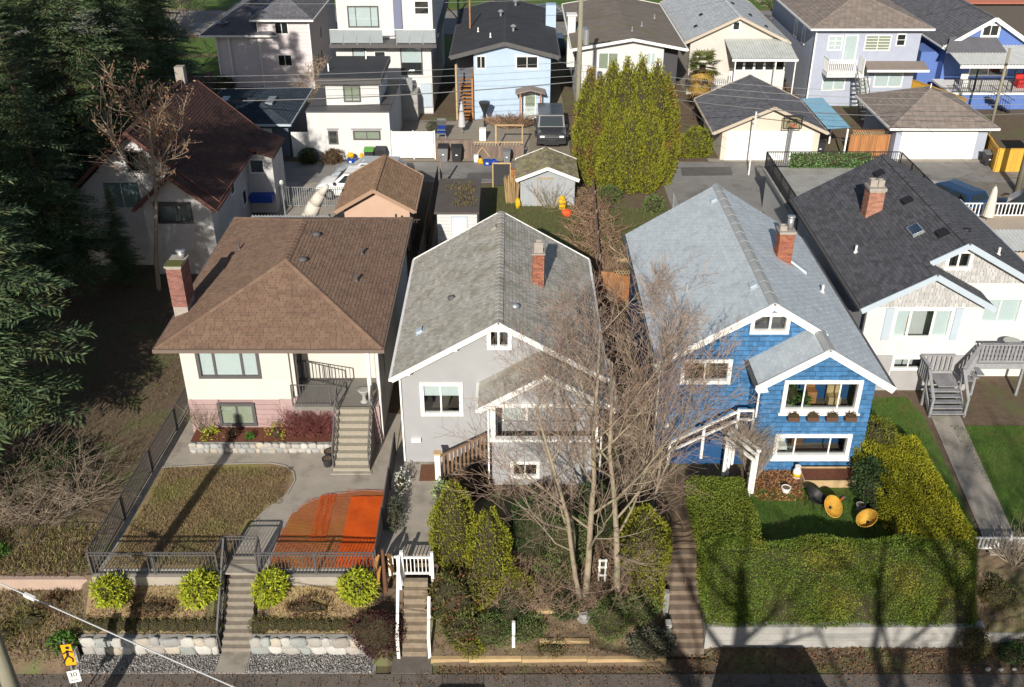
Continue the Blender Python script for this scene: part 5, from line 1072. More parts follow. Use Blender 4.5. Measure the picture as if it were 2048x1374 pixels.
for k in range(3):
    for i in range(11): B(r2, 'block', CONCPALE, 15.35 + .4*i + (.2 if k == 1 else 0), 15.74 + .4*i + (.2 if k == 1 else 0), 23.42 + random.uniform(-.01, .01), 23.6, -2.05 + .22*k, -1.84 + .22*k)
for k, (x, y, z, r, m_, lb) in enumerate(((14.9, 23.1, -1.45, (.45, .35, .55), G_BOX, 'mottled leafy shrub growing over the right end of the retaining wall'), (16.1, 22.95, -1.75, (.38, .3, .3), G_DARK, 'dark green ball shrub at the lower right corner'), (16.85, 22.9, -1.8, (.4, .35, .28), G_GREY, 'pale grassy clump at the lower right edge'), (16.0, 24.3, -.55, (.6, .5, .4), G_BOX, 'low brown shrub on the bank by the picket fence'))): shrub('street_shrub', lb, (x, y, z), r, m_, 1500, .08, .03, seed=90+k)
twiggy('bare_shrub', 'gnarled bare shrub before the white picket fence', (16.9, 25.4, -.2), (.9, .6, 1.0), 60, PALEBARK, 12, .009)
for k in range(8): tag(MB().blob((15.2 + .42*k, 22.45, -1.97), (.09, .07, .06), 7, 5, .2, k).build('edging_stone', CONCPALE), ('first', 'second', 'third', 'fourth', 'fifth', 'sixth', 'seventh', 'eighth')[k] + ' pale edging stone from the left along the lower right sidewalk', 'stone', 'edging stones by the sidewalk')
# ---- open lot at the left
tufts('shade_grass', 'rough brownish grass of the open lot left of the side fence', 'grass', [(-21,-14,24.9,34),(-21,-14.2,34,48)], 14000, leafmat('shade_blade', (.13,.12,.05), (.17,.12,.07), .4, .03, .7, .2, (.08,.10,.03), .4), .13, .018, None, .8, .8)
for x0, x1, y, z0, z1, m_, lb in ((-18.5, -13.95, 24.55, -.75, -.12, PINKCONC, 'long pinkish concrete garden wall in the left lot'), (-15.4, -13.95, 22.75, -2.05, -1.45, CONCPALE, 'short pale concrete wall behind the yellow sign')): tag(MB().box(x0, x1, y, y+.18, z0, z1).build('garden_wall', m_), lb, 'wall')
twiggy('tangled_bush', 'big tangled grey bare bush left of the side fence', (-17.2, 28.6, 0), (2.2, 1.8, 1.3), 460, mat('grey_twig', (.30,.235,.175), (.21,.165,.125), 5, .9, rnd=.3), 13, .007, droop=.25, scatter=.9)
twiggy('tangled_bush', 'grey bare bush at the left edge beside the larger tangle', (-19.6, 30.0, 0), (1.6, 1.8, 1.5), 260, mat('grey_twig', (.1,)*3), 14, .007, droop=.2, scatter=.8)
shrub('wild_shrub', 'dark green wild shrub under the tangled bare bush', (-17.5, 29.5, .3), (1.8, 1.6, .7), G_DARK, 4000, .1, .04, seed=101); shrub('wild_shrub', 'small green shrub near the left wall', (-17.9, 25.6, .0), (.9, .5, .4), G_FERN, 1500, .1, .035, seed=102); shrub('fern_clump', 'bright green fern clump above the yellow sign', (-14.4, 22.95, -1.3), (.35, .25, .25), G_FERN, 350, .16, .06, 'plant', seed=103, stem=False)
for k, (x, y, s) in enumerate(((-15.6, 23.6, .5), (-16.4, 23.2, .45), (-15.0, 24.1, .35))): shrub('bank_weeds', ('brown-green weeds on the left bank', 'weedy clump near the utility pole', 'low dry weeds by the stone wall end')[k], (x, y, gz(x, y)+.1), (s, s*.6, .25), (G_RHODO, G_BOX, G_BROWN)[k], 500, .13, .03, 'weeds', seed=110+k, stem=False)
# ================================================================ behind the first row, up to the lane
def corrugated(parent, name, m, P, U, V, pitch=.15, amp=.03, label=None):
    """ribbed sheet: P corner, U across the ribs, V along them"""
    P = Vector(P); U = Vector(U); V = Vector(V); N = U.cross(V).normalized(); n = int(U.length / pitch) * 4; mb = MB()
    for i in range(n + 1):
        h = amp * math.sin(i * math.pi / 2); a = P + U * (i / n) + N * h; mb.v += [tuple(a), tuple(a + V)]
    for i in range(n): mb.f.append((2*i, 2*i+2, 2*i+3, 2*i+1))
    return mb.build(name, m, parent)
def simple_house(o, m, x0, x1, y0, y1, top, base=0.): wall(o, m, y0, base, top); body(o, m, x0, x1, y0 + .15, y1, base, min(p[1] for p in top), gable=(top[1][0], top[1][1]) if len(top) == 3 else None)
# tan roofed garage
t = thing('tan_garage', 'detached garage with tan shingle roof and pinkish gable behind the brown roof house', 'garage', (-7.3, 52, 0))
gable_roof(t, -9.35, -5.2, -7.3, 2.55, 3.75, 49.5, 54.9, TANROOF, (.33, .16), 120, fascia=mat('tan_trim', (.34,.22,.15), None)); PEACH = mat('peach_stucco', (.52,.36,.27), (.47,.32,.24), 1.5, .92, .2, 80)
simple_house(t, PEACH, -9.0, -5.5, 50.0, 54.6, [(-9.0, 2.6), (-7.3, 3.6), (-5.5, 2.6)])
tr_ = thing('dark_trellis', 'dark weathered trellis screens in front of the peach gable', 'trellis', (-7.3, 49, 0))
for k in range(2):
    xa = (-9.5, -6.0)[k]
    for i in range(8): BAR(tr_, 'slat', DARKWOOD, (xa + .14*i, 48.9, 0), (xa + .14*i, 48.9, 2.3), .05, .03)
    BAR(tr_, 'rail', DARKWOOD, (xa - .1, 48.92, 2.3), (xa + 1.15, 48.92, 2.3), .06); BAR(tr_, 'post', DARKWOOD, (xa - .1, 48.9, 0), (xa - .1, 48.9, 2.6), .1)
pr = thing('patio_roof', 'strip of white corrugated patio roof behind the brown roof house', 'patio roof', (-11.7, 47, 2.4)); corrugated(pr, 'sheet', mat('white_corrugated', (.55,.56,.55), (.45,.46,.45), 2, .6), (-13.6, 44.6, 2.55), (4.1, 0, 0), (0, 4.0, .12), .16, .04)
for x in (-13.5, -9.7): BAR(pr, 'post', WHITE, (x, 48.4, 0), (x, 48.4, 2.6), .1)
cv = thing('covered_umbrella', 'cantilever umbrella folded in a cream fabric sleeve beside the tan garage', 'umbrella', (-11.2, 50.5, 0))
pts = [Vector((-11.5 + .25*k + .006*k*k*3, 50.3, .3 + .95*k - .055*k*k)) for k in range(6)]
mb = MB()
for k in range(5): mb.cyl(pts[k], pts[k+1], (.32, .42, .42, .36, .26)[k], (.42, .42, .36, .26, .1)[k], 10)
mb.build('sleeve', FABRICW, cv, True); MB().cyl((-11.5, 50.3, 0), (-11.5, 50.3, .35), .3, .3, 10).build('base', PLASTIC_K, cv)
f = thing('yard_fence', 'grey metal picket fence behind the white cottage by the lane', 'fence', (-12, 56.2, 0)); fence(f, (-14.4, 56.2, 0), (-9.6, 56.2, 0), 1.3, .13, .03, mat('grey_metal', (.22,.23,.24), None, rough=.5), 4)
lp = thing('lamp_post', 'small grey lamp post before the yard fence by the white cottage', 'lamp', (-13.4, 55, 0)); MB().cyl((-13.4, 55, 0), (-13.4, 55, 1.9), .05, .04, 8).build('post', METAL, lp); MB().lathe((-13.4, 55, 1.9), [(.06, 0), (.12, .08), (.12, .22), (.03, .3)], 8).build('lantern', WHITE, lp)
# flat roofed shed and its fence
t = thing('flat_roof_shed', 'white lap sided shed with dark flat roof and door behind the grey house', 'shed', (-3, 52, 0))
MB().box(-4.0, -1.9, 49.9, 54.1, 0, 2.3).build('wall', WHITE2, t)
for k in range(11): B(t, 'siding_board', WHITE2, -4.02, -1.88, 49.86, 49.899, .03 + .2*k, .215 + .2*k)
B(t, 'door', WHITE, -3.2, -2.45, 49.8, 49.858, .02, 2.0); B(t, 'door_frame', GREYTRIM, -3.28, -2.37, 49.83, 49.856, .01, 2.1)
MB().prism([(-4.15, 49.6, 2.32), (-1.76, 49.6, 2.32), (-1.76, 54.4, 2.42), (-4.15, 54.4, 2.42)], (0, 0, .1)).build('roof', mat('brown_felt', (.11,.095,.085), (.085,.072,.065), 1.5, .9, .2, 60), t)
tufts('roof_debris', 'brown dry leaves scattered on the flat shed roof', 'leaves', [(-3.2, -2.0, 50.3, 53.2), (-3.8, -2.2, 52.6, 53.8)], 500, mat('moss_debris', (.13,.10,.045), (.09,.075,.03), 6, .95, rnd=.3), .12, .09, 2.48, .1, 1.)
f = thing('dark_side_fence', 'tall dark wooden fence left of the flat roofed shed', 'fence', (-4.6, 50, 0)); board_fence(f, (-4.75, 44, 0), (-4.55, 58.5, 0), 1.8, .3, DARKWOOD); BAR(f, 'post', WOODGREY, (-4.4, 59.0, 0), (-4.4, 59.0, 2.2), .12)
for k, (x, y, s) in enumerate(((-1.4, 51.2, .35), (-.9, 51.7, .3), (-1.2, 52.4, .3))): tag(MB().blob((x, y, .3), (s, s, .35), 9, 6, .25, k).build('tarp_bundle', (PLASTIC_B, mat('pale_blue_tarp', (.25,.34,.45), None), PLASTIC_G)[k]), ('blue tarp bundle behind the grey house shed', 'pale blue tarp bundle behind the grey house', 'grey wrapped bundle behind the grey house')[k], 'bundle')
for k, (x, y) in enumerate(((-4.3, 41.9), (-4.25, 42.6))): tag(MB().box(x-.25, x+.25, y-.25, y+.25, 0, .6).build('blue_crate', PLASTIC_B), 'blue plastic crate in the gap behind the brown roof house, %s one' % ('nearer', 'farther')[k], 'crate')
# grey garden shed
t = thing('grey_garden_shed', 'small grey shed with mossy cedar roof and white bargeboards', 'shed', (2.1, 57.5, 0))
gable_roof(t, .25, 3.95, 2.1, 1.85, 2.6, 56.0, 59.6, mat('mossy_cedar_shake', (.27,.23,.15), (.20,.175,.12), 3, .95, .6, 40, rnd=.3, c3=(.24,.23,.08), s3=1.5, t3=(.5,.65)), (.3, .22), 150, jit=.3, gutter=False)
LGREY = mat('pale_grey_boards', (.34,.36,.38), (.29,.31,.33), 2, .85, .2, 40); simple_house(t, LGREY, .5, 3.75, 56.4, 59.3, [(.5, 1.85), (2.1, 2.48), (3.75, 1.85)])
B(t, 'door', mat('grey_door', (.30,.31,.32), None), 1.55, 2.4, 56.35, 56.398, .05, 1.75); BAR(t, 'door_frame', LUMBER, (1.48, 56.35, 1.8), (2.48, 56.35, 1.8), .06); BAR(t, 'door_frame', LUMBER, (1.5, 56.36, 0), (1.5, 56.36, 1.78), .05)
for k in range(9): BAR(t, 'batten', LGREY, (.62 + .36*k, 56.385, 0), (.62 + .36*k, 56.385, 1.85), .04, .03)
twiggy('shed_vine', 'bare climbing vine on the front of the grey garden shed', (2.3, 56.1, 0), (1.5, .25, 1.3), 26, BARK, 21, .008)
sp = thing('stalk_bundle', 'upright bundle of tan stalks leaning by the grey garden shed', 'stalks', (0, 57, 0)); mb = MB()
for k in range(60): x = random.uniform(-.35, .35); mb.cyl((x, 57 + random.uniform(-.2, .2), 0), (x*1.4, 57.1 + random.uniform(-.2, .2), random.uniform(1.3, 1.75)), .03, .02, 4)
mb.build('stalks', mat('tan_stalk', (.36,.25,.12), (.28,.19,.09), 4, .9, rnd=.3), sp)
for k, (x, y, z, r, m_, lb) in enumerate(((.35, 56.0, .35, (.16, .16, .35), PLASTIC_Y, 'yellow plastic container at the left corner of the grey shed'), (3.0, 55.8, .45, (.28, .2, .45), PLASTIC_Y, 'yellow plastic toy car before the grey shed'), (3.2, 54.9, .2, (.35, .3, .2), PLASTIC_O, 'orange-red plastic toy on the back lawn'))): tag(MB().blob((x, y, z), r, 8, 5, .2, k).build('plastic_toy', m_), lb, 'toy')
gp = thing('garden_screen', 'black netted screen panel beside the woodpile fence at the lane', 'screen', (-.6, 59.6, 0)); B(gp, 'mesh', mat('black_netting', (.04,.04,.042), None), -1.2, -.1, 59.58, 59.6, .1, 1.5); [BAR(gp, 'frame', LUMBER, (x, 59.56, 0), (x, 59.56, 1.6), .07) for x in (-1.2, -.1)]; BAR(gp, 'frame', LUMBER, (-1.2, 59.56, 1.58), (-.1, 59.56, 1.58), .07)
wp = thing('woodpile', 'stack of split firewood between posts by the lane', 'woodpile', (.5, 60, 0))
for r in range(7):
    for k in range(6): p = (-.0 + .17*k + random.uniform(-.02, .02), 59.55, .1 + .16*r); BAR(wp, 'log', CEDARWOOD, p, (p[0]+random.uniform(-.03,.03), 60.0, p[2]), .14)
for x in (-.08, 1.05): BAR(wp, 'post', LUMBER, (x, 59.75, 0), (x, 59.75, 1.5), .1)
twiggy('bramble_thicket', 'brown bramble thicket along the back fence line', (4.7, 52.0, 0), (1.3, 7.0, .75), 420, mat('bramble_stem', (.28,.18,.115), (.20,.13,.085), 4, .9, rnd=.35), 22, .012, droop=.3, scatter=.55); twiggy('bramble_thicket', 'brown bramble clump next to the cedar fence panels', (4.7, 45.0, 0), (1.0, 2.6, .8), 200, mat('bramble_stem', (.1,)*3), 23, .012, droop=.3, scatter=.5)
f = thing('old_board_fence', 'old leaning board fence running back through the brambles', 'fence', (5.1, 52, 0)); board_fence(f, (4.6, 47.5, 0), (5.1, 59.5, 0), .9, .25, WOODGREY, posts=5)
f = thing('cedar_panel_fence', 'orange cedar fence panels with lattice top between grey and blue houses', 'fence', (5, 44.2, 0)); board_fence(f, (4.2, 44.6, 0), (5.0, 44.4, 0), 1.35, .13, CEDARWOOD, top=True, posts=2); board_fence(f, (5.0, 43.9, 0), (5.8, 43.7, 0), 1.5, .13, CEDARWOOD, top=True, posts=2)
for k in range(6): BAR(f, 'lattice', LUMBER, (5.02 + .13*k, 43.85, 1.55), (5.15 + .13*k, 43.83, 1.8), .02); BAR(f, 'lattice', LUMBER, (5.15 + .13*k, 43.86, 1.55), (5.02 + .13*k, 43.84, 1.8), .02)
wr = thing('white_yard_rail', 'white painted post and rail in the yard behind the blue house', 'rail', (6.6, 47, 0)); BAR(wr, 'post', WHITE, (6.4, 46.8, 0), (6.4, 46.8, 1.4), .12); BAR(wr, 'rail', WHITE, (6.4, 46.8, 1.3), (7.2, 46.9, 1.3), .08); BAR(wr, 'board', LUMBER, (5.6, 46.2, .2), (7.4, 46.2, .2), .2, .06); BAR(wr, 'board', LUMBER, (5.6, 48.6, .1), (7.0, 48.6, .1), .2, .2)
tufts('rough_grass', 'rough grass in the back yards', 'grass', [(-1.5, 4.2, 41.5, 58), (5.2, 9.4, 44, 56)], 9000, leafmat('rough_blade', (.12,.15,.04), (.15,.13,.06), .4, .03, 1, .2), .16, .02, .02)
f = thing('chain_link_fence', 'chain link fence along the parking pad behind the blue house', 'fence', (9.6, 54, 0))
for k in range(4): BAR(f, 'post', METAL, (9.6, 48 + 2.6*k, 0), (9.6, 48 + 2.6*k, 1.2), .05)
BAR(f, 'rail', METAL, (9.6, 48, 1.18), (9.6, 55.8, 1.18), .035)
for k in range(26): BAR(f, 'wire', METAL, (9.6, 48 + .3*k, .05), (9.6, 48.3 + .3*k, 1.15), .008); BAR(f, 'wire', METAL, (9.6, 48.3 + .3*k, .05), (9.6, 48 + .3*k, 1.15), .008)
# big cedar hedge by the lane: seven merged columns
for k, (x, y, r, h, m_) in enumerate(((4.75, 60.3, .8, 7.4, 1), (5.35, 59.7, .75, 7.0, 1), (6.05, 59.9, .95, 7.9, 0), (6.85, 59.5, 1.0, 8.1, 0), (7.75, 59.6, 1.0, 8.2, 0), (8.65, 59.7, .95, 7.9, 1), (9.4, 60.1, .8, 7.0, 1), (7.2, 58.9, .95, 6.0, 0), (8.3, 58.9, .9, 5.6, 0), (6.2, 59.0, .85, 5.6, 0))):
    column_cedar('cedar_column', ('leftmost bronzed column of the tall cedar hedge by the lane', 'second column from the left in the tall cedar hedge', 'third green column of the tall cedar hedge', 'fourth column, near the middle of the tall cedar hedge', 'tallest green column of the tall cedar hedge', 'bronzed column right of the tallest in the cedar hedge', 'rightmost bronzed column of the tall cedar hedge', 'shorter front cedar at the middle foot of the tall hedge', 'shorter front cedar at the right foot of the tall hedge', 'shorter front cedar at the left foot of the tall hedge')[k], x, y, 0, r*1.1, h, 9000, (G_CEDAR, G_CEDARB)[m_], 30+k, 'cedars of the tall lane hedge', .17, .06)
# roof deck behind the white house
t = thing('roof_deck', 'concrete roof deck with black railing behind the charcoal roof', 'deck', (19, 53, 0)); MB().box(15.0, 22.6, 49.0, 56.0, 0, 2.3).build('garage_wall', WHITE2, t); MB().box(14.8, 22.8, 48.6, 56.3, 2.302, 2.5).build('deck_slab', CONCPALE, t)
for p, q in (((14.9, 48.8, 2.5), (14.9, 56.1, 2.5)), ((14.9, 56.2, 2.5), (22.7, 56.2, 2.5)), ((22.75, 48.8, 2.5), (22.75, 56.1, 2.5))): fence(t, p, q, 1.0, .13, .025, BLACK, 5, rails=(.98, .1), rail=.05)
gs = thing('ivy_screen', 'artificial green ivy privacy screen on the black deck railing', 'screen', (18.6, 56.1, 2.55)); skin('ivy', MB().box(16.3, 21.0, 56.08, 56.14, 2.58, 3.42), leafmat('ivy_leaf', (.16,.30,.10), (.10,.22,.07), .45, .03, 4, .2), gs, 3000, .1, .07, .03, .1, 1.)
# terrace with white railing right of it
t = thing('side_terrace', 'tan terrace with white railing right of the charcoal roof', 'terrace', (26, 49, 0)); MB().box(22.9, 31, 47.6, 49.9, 0, 2.1).build('terrace_slab', mat('tan_deck', (.46,.38,.30), (.40,.33,.26), 1.5, .9), t); fence(t, (22.95, 49.85, 2.1), (31, 49.85, 2.1), .75, .2, .05, WHITE, 6, rails=(.98, .08), rail=.06)
corrugated(t, 'awning', mat('white_corrugated', (.1,)*3), (22.9, 45.2, 2.2), (6, 0, 0), (0, 2.3, .15), .2, .03)
u = thing('closed_umbrella', 'closed white patio umbrella on the tan terrace', 'umbrella', (25.2, 49.2, 2.1)); MB().lathe((25.2, 49.2, 2.3), [(.05, 0), (.3, .1), (.26, .5), (.2, 1.1), (.14, 1.55), (.05, 1.75)], 12).build('canopy', FABRICW, u); MB().cyl((25.2, 49.2, 2.1), (25.2, 49.2, 4.15), .03, .03, 8).build('pole', METAL, u)
# ================================================================ white cottage at the left, under the conifers
t = thing('white_cottage', 'shaded white cottage with dark red-brown roof under the conifers', 'house', (-18.5, 53, 0))
gable_roof(t, -22.9, -14.95, -18.95, 3.9, 7.45, 47.6, 58.5, DBROWNROOF, (.33, .16), 60, fascia=mat('red_brown_trim', (.12,.055,.045), None)); gable_roof(t, -18.9, -14.85, -16.9, 3.8, 5.6, 46.6, 49.6, DBROWNROOF, (.33, .16), 40, fascia=mat('red_brown_trim', (.1,)*3))
c1 = (-20.9, -19.0, 3.25, 4.7); c2 = (-18.0, -16.2, 2.9, 4.0)
COTT = mat('aged_white_stucco', (.52,.51,.51), (.43,.42,.42), 1.2, .92, .2, 80, c3=(.35,.33,.29), s3=.9, t3=(.58,.75))
wall(t, COTT, 48.2, 0, [(-22.4, 4.0), (-18.95, 7.2), (-15.4, 4.0)], [(-19.4, -18.4, 5.2, 6.3)]); wall(t, COTT, 47.1, 0, [(-18.6, 3.9), (-16.9, 5.4), (-15.2, 3.9)], [c2]); body(t, COTT, -18.6, -15.2, 47.25, 48.2, 0, 3.9); body(t, COTT, -22.4, -15.4, 48.35, 58, 0, 3.95)
fwin(t, *c1, 48.2, fm=COTT, mull=(.5,), back=CURTAIN, fw=.1); fwin(t, *c2, 47.1, fm=DARKTRIM, mull=(.6,), hole=True, back=ROOMK, fw=.08); fwin(t, -19.4, -18.4, 5.2, 6.3, 48.2, fm=DARKTRIM, hole=True, back=ROOMK, mull=(), deep=.5, pad=0)
for y, z in ((51.5, 2.6), (53.6, 1.1), (50.2, .6)): window(t, (-15.4, y, z), '+x', .8, .9, mull=(), back=ROOMK)
MB().box(-15.4, -13.9, 55.4, 58.2, 0, 3.6).build('annex_wall', COTT, t); MB().prism([(-15.5, 55.0, 4.3), (-13.7, 55.0, 3.6), (-13.7, 55.0, 3.45), (-15.5, 55.0, 4.15)], (0, 3.4, 0)).build('annex_roof', DBROWNROOF, t); fwin(t, -15.2, -14.4, 2.5, 3.3, 55.4, back=ROOMK, mull=()); B(t, 'awning_tarp', PLASTIC_B, -15.3, -14.0, 54.7, 55.39, .9, 1.3)
B(t, 'chimney', MORTAR, -19.2, -18.7, 57.0, 57.5, 7.0, 8.2)
# ================================================================ second row beyond the lane
LILAC = mat('pinkish_white_siding', (.62,.56,.57), (.57,.515,.525), 1.5, .85, .1, 40)
t = thing('lilac_house', 'two-storey pinkish white house with grey roof dappled by tree shadow', 'house', (-20, 88, 0))
hip_roof(t, -24.9, -18.9, 81.5, 95, 4.4, 5.9, SLATEROOF, (.35, .2), 0); hip_roof(t, -20.7, -15.8, 81.3, 95, 5.65, 7.0, SLATEROOF, (.35, .2), 0)
MB().box(-23.8, -20.3, 82, 94.5, 0, 4.3).build('wall', LILAC, t); MB().box(-20.298, -16.2, 81.9, 94.5, 0, 5.55).build('wall', LILAC, t)
for k in range(18): B(t, 'siding_board', LILAC, -20.32, -16.18, 81.87, 81.899, .02 + .3*k, .31 + .3*k)
for x in (-23.8, -22.8, -20.35, -16.25): B(t, 'corner_board', WHITE, x-.05, x+.05, 81.82, 81.868, 0, 4.25 if x < -20.4 else 5.5)
fwin(t, -18.95, -17.91, 4.4, 5.3, 81.87, back=ROOMK); fwin(t, -18.98, -17.87, 1.85, 2.75, 81.87, back=ROOMK); window(t, (-16.2, 86, 3), '+x', 1, 1, back=ROOMK)
for x in (-18.8, -17.2): window(t, (-16.2, 84 + (x+18.8), 1.0), '+x', .7, 1.2, back=ROOMK, mull=())
sd = thing('satellite_dish', 'grey satellite dish on the lilac house roof', 'dish', (-23.3, 82.6, 4.7)); MB().lathe((-23.3, 82.6, 5.0), [(.05, 0), (.3, .06), (.45, .16), (.43, .17), (.28, .08), (.02, .03)], 16).build('dish', METAL, sd); BAR(sd, 'arm', METAL, (-23.3, 82.6, 4.6), (-23.3, 82.6, 5.0), .05)
t = thing('navy_garage', 'low garage with blue-black roof and white door in tree shade', 'garage', (-18, 69, 0)); hip_roof(t, -21.2, -14.7, 64.6, 72.9, 2.5, 3.5, NAVYROOF, (.35, .2), 0, fascia=GREYTRIM); MB().box(-20.8, -15.0, 65.2, 72.4, 0, 2.4).build('wall', mat('slate_blue_siding', (.12,.15,.19), (.10,.125,.16), 2, .85), t); B(t, 'garage_door', WHITE, -18.6, -16.1, 65.14, 65.198, 0, 2.0); [B(t, 'skylight', METAL, x, x+.5, 67.0, 68.6, 3.05, 3.2) for x in (-20.0, -16.8)]
t = thing('lane_house', 'white cube-shaped lane house with black flat roof', 'house', (-10.8, 68, 0))
MB().box(-13.56, -8.1, 64.6, 72, 0, 3.26).build('lower_wall', WHITE2, t); MB().box(-13.6, -8.05, 64.55, 72.05, 3.262, 3.34).build('parapet_cap', DARKTRIM, t); MB().box(-12.4, -8.85, 66, 71, 3.34, 4.86).build('upper_wall', WHITE2, t); MB().box(-12.8, -8.6, 65.5, 71.4, 4.862, 5.25).build('roof', DARKTRIM, t); MB().box(-12.7, -8.7, 65.6, 71.3, 5.252, 5.28).build('roof_membrane', FELTROOF, t)
for x, y in ((-12.3, 67.2), (-10.2, 70.5)): BAR(t, 'vent_pipe', WHITE, (x, y, 5.27), (x, y, 5.8), .08)
fwin(t, -12.19, -11.64, 1.15, 2.0, 64.6, fm=DARKTRIM, mull=(), hm=(.5,), back=ROOMK, fw=.1); fwin(t, -10.53, -8.8, 1.45, 2.0, 64.6, fm=DARKTRIM, back=BLINDG, fw=.1); fwin(t, -11.18, -10.13, 3.6, 4.6, 66, fm=DARKTRIM, back=BLINDG, fw=.1)
for a, b, z, y in ((-12.3, -11.5, 2.12, 64.56), (-10.7, -8.65, 2.12, 64.56)): B(t, 'lintel', DARKTRIM, a, b, y, y+.038, z, z+.05)
g = thing('white_panel_gate', 'white slatted metal gate right of the cube lane house', 'gate', (-6.7, 64.7, 0)); [B(g, 'slat', WHITE, -8.0 + .115*k, -7.9 + .115*k, 64.68, 64.72, .12, 1.95) for k in range(24)]; [BAR(g, 'rail', WHITE, (-8.02, 64.75, z), (-5.2, 64.75, z), .05) for z in (.15, 1.9)]; [BAR(g, 'post', WHITE, (x, 64.75, 0), (x, 64.75, 2), .08) for x in (-8.04, -6.6, -5.18)]
g = thing('white_panel_gate', 'small white gate left of the cube lane house', 'gate', (-14.2, 65, 0)); [B(g, 'slat', WHITE, -14.8 + .12*k, -14.69 + .12*k, 65.0, 65.04, .05, 1.8) for k in range(10)]
t = thing('modern_house', 'white modern house with glass balcony behind the cube lane house', 'house', (-9.4, 80, 0))
MB().box(-13.05, -6.0, 75, 90, 0, 5.2).build('lower_wall', WHITE2, t); MB().box(-13.3, -5.5, 73.9, 90.2, 5.202, 5.45).build('balcony_slab', DARKTRIM, t); MB().box(-12.9, -5.85, 75.8, 90, 5.45, 8.7).build('upper_wall', WHITE2, t); B(t, 'wall_pier', mat('blue_grey_panel', (.16,.18,.26), None), -8.7, -8.1, 75.6, 75.798, 5.46, 8.68); MB().box(-13.2, -5.5, 75.4, 90.3, 8.702, 8.95).build('roof', DARKTRIM, t)
fwin(t, -12.05, -9.85, 6.3, 7.75, 75.8, fm=DARKTRIM, mull=(.25, .75), back=BLIND, fw=.1); fwin(t, -7.15, -6.1, 7.2, 8.15, 75.8, fm=WHITE, mull=(), hm=(.5,), back=ROOMK); fwin(t, -8.25, -6.7, 3.0, 4.95, 75, fm=DARKTRIM, mull=(), back=ROOMK, blind=(BLIND, .55)); fwin(t, -11.8, -10.9, 3.8, 4.9, 75, fm=DARKTRIM, mull=(), back=BLIND); fwin(t, -10.2, -9.4, 2.5, 4.7, 75, fm=WHITE, mull=(), back=ROOMK, door=True)
for k in range(8):
    if k == 4: continue
    xa = -13.2 + .96*k; B(t, 'balcony_pane', FROST, xa + .03, xa + .92, 74.0, 74.02, 5.55, 6.45); BAR(t, 'balcony_post', METAL, (xa, 74.01, 5.45), (xa, 74.01, 6.52), .05)
BAR(t, 'balcony_rail', WHITE, (-13.2, 74.01, 6.5), (-5.55, 74.01, 6.5), .05); B(t, 'balcony_pane', FROST, -5.56, -5.54, 74.1, 75.7, 5.55, 6.45)
B(t, 'heat_pump', METAL, -8.2, -7.4, 73.6, 74.1, 2.1, 3.0); B(t, 'stair_block', CONCPALE, -8.4, -7.0, 73.2, 74.98, 0, 2.05); B(t, 'side_door', GREYTRIM, -6.9, -6.05, 74.9, 74.98, .5, 2.3)
LBLUE = mat('light_blue_siding', (.40,.50,.63), (.36,.46,.59), 1.5, .85, .05, 40)
t = thing('light_blue_house', 'two-storey light blue house with black roof beyond the lane', 'house', (0, 80, 0))
gable_roof(t, -4.45, 3.4, -.5, 4.85, 5.85, 72.9, 89, FELTROOF, (.9, .45), 0, fascia=DARKTRIM, fh=.3); wall(t, LBLUE, 73.4, 0, [(-2.8, 5.0), (-.5, 5.65), (2.82, 5.0)], name='wall'); MB().box(-2.8, 2.82, 73.56, 88.5, 0, 4.8).build('side_walls', LBLUE, t); B(t, 'band_joint', mat('seam', (.2,.25,.32), None), -2.8, 2.82, 73.392, 73.398, 2.55, 2.58)
fwin(t, -2.58, -1.94, 3.85, 4.75, 73.4, back=ROOMK); fwin(t, .29, 1.9, 3.85, 4.75, 73.4, back=ROOMK, fw=.12); fwin(t, .95, 1.75, .05, 2.05, 73.4, mull=(), back=WHITE, door=True, blind=(BLINDG, .5))
MB().prism([(.25, 72.2, 2.35), (1.35, 72.2, 2.62), (2.45, 72.2, 2.35), (2.45, 72.2, 2.25), (1.35, 72.2, 2.52), (.25, 72.2, 2.25)], (0, 1.18, 0)).build('porch_roof', TAUPEROOF, t); [BAR(t, 'porch_post', CEDARWOOD, (x, 72.3, 0), (x, 72.3, 2.3), .1) for x in (.6, 2.1)]
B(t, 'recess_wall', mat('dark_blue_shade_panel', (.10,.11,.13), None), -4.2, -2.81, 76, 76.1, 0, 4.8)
for k in range(14): B(t, 'stair_tread', CEDARWOOD, -4.0, -2.85, 73.0 + .26*k, 73.3 + .26*k, .16 + .2*k, .21 + .2*k)
B(t, 'stair_wall', CEDARWOOD, -2.98, -2.86, 73.0, 76, 0, 3.2); BAR(t, 'stair_post', LUMBER, (-4.1, 73.2, 0), (-4.1, 73.2, 4.2), .12)
for x, y, k_, m_ in ((-2.6, 78.5, 'pipe', WHITE), (-1.6, 75.6, 'pipe', WHITE), (.1, 77, 'mushroom', METAL), (-.9, 82, 'mushroom', METAL), (.3, 86.5, 'mushroom', METAL)): roof_vent(t, x, y, 5.85 - abs(x+.5)*.253, .253 if x < -.5 else -.253, k_, m_)
BAR(t, 'mast', CEDARWOOD, (-3.3, 80.5, 5.1), (-3.3, 80.5, 7.6), .1); MB().box(2.7, 3.5, 82, 83, 4, 6.6).build('chimney', LBLUE, t)
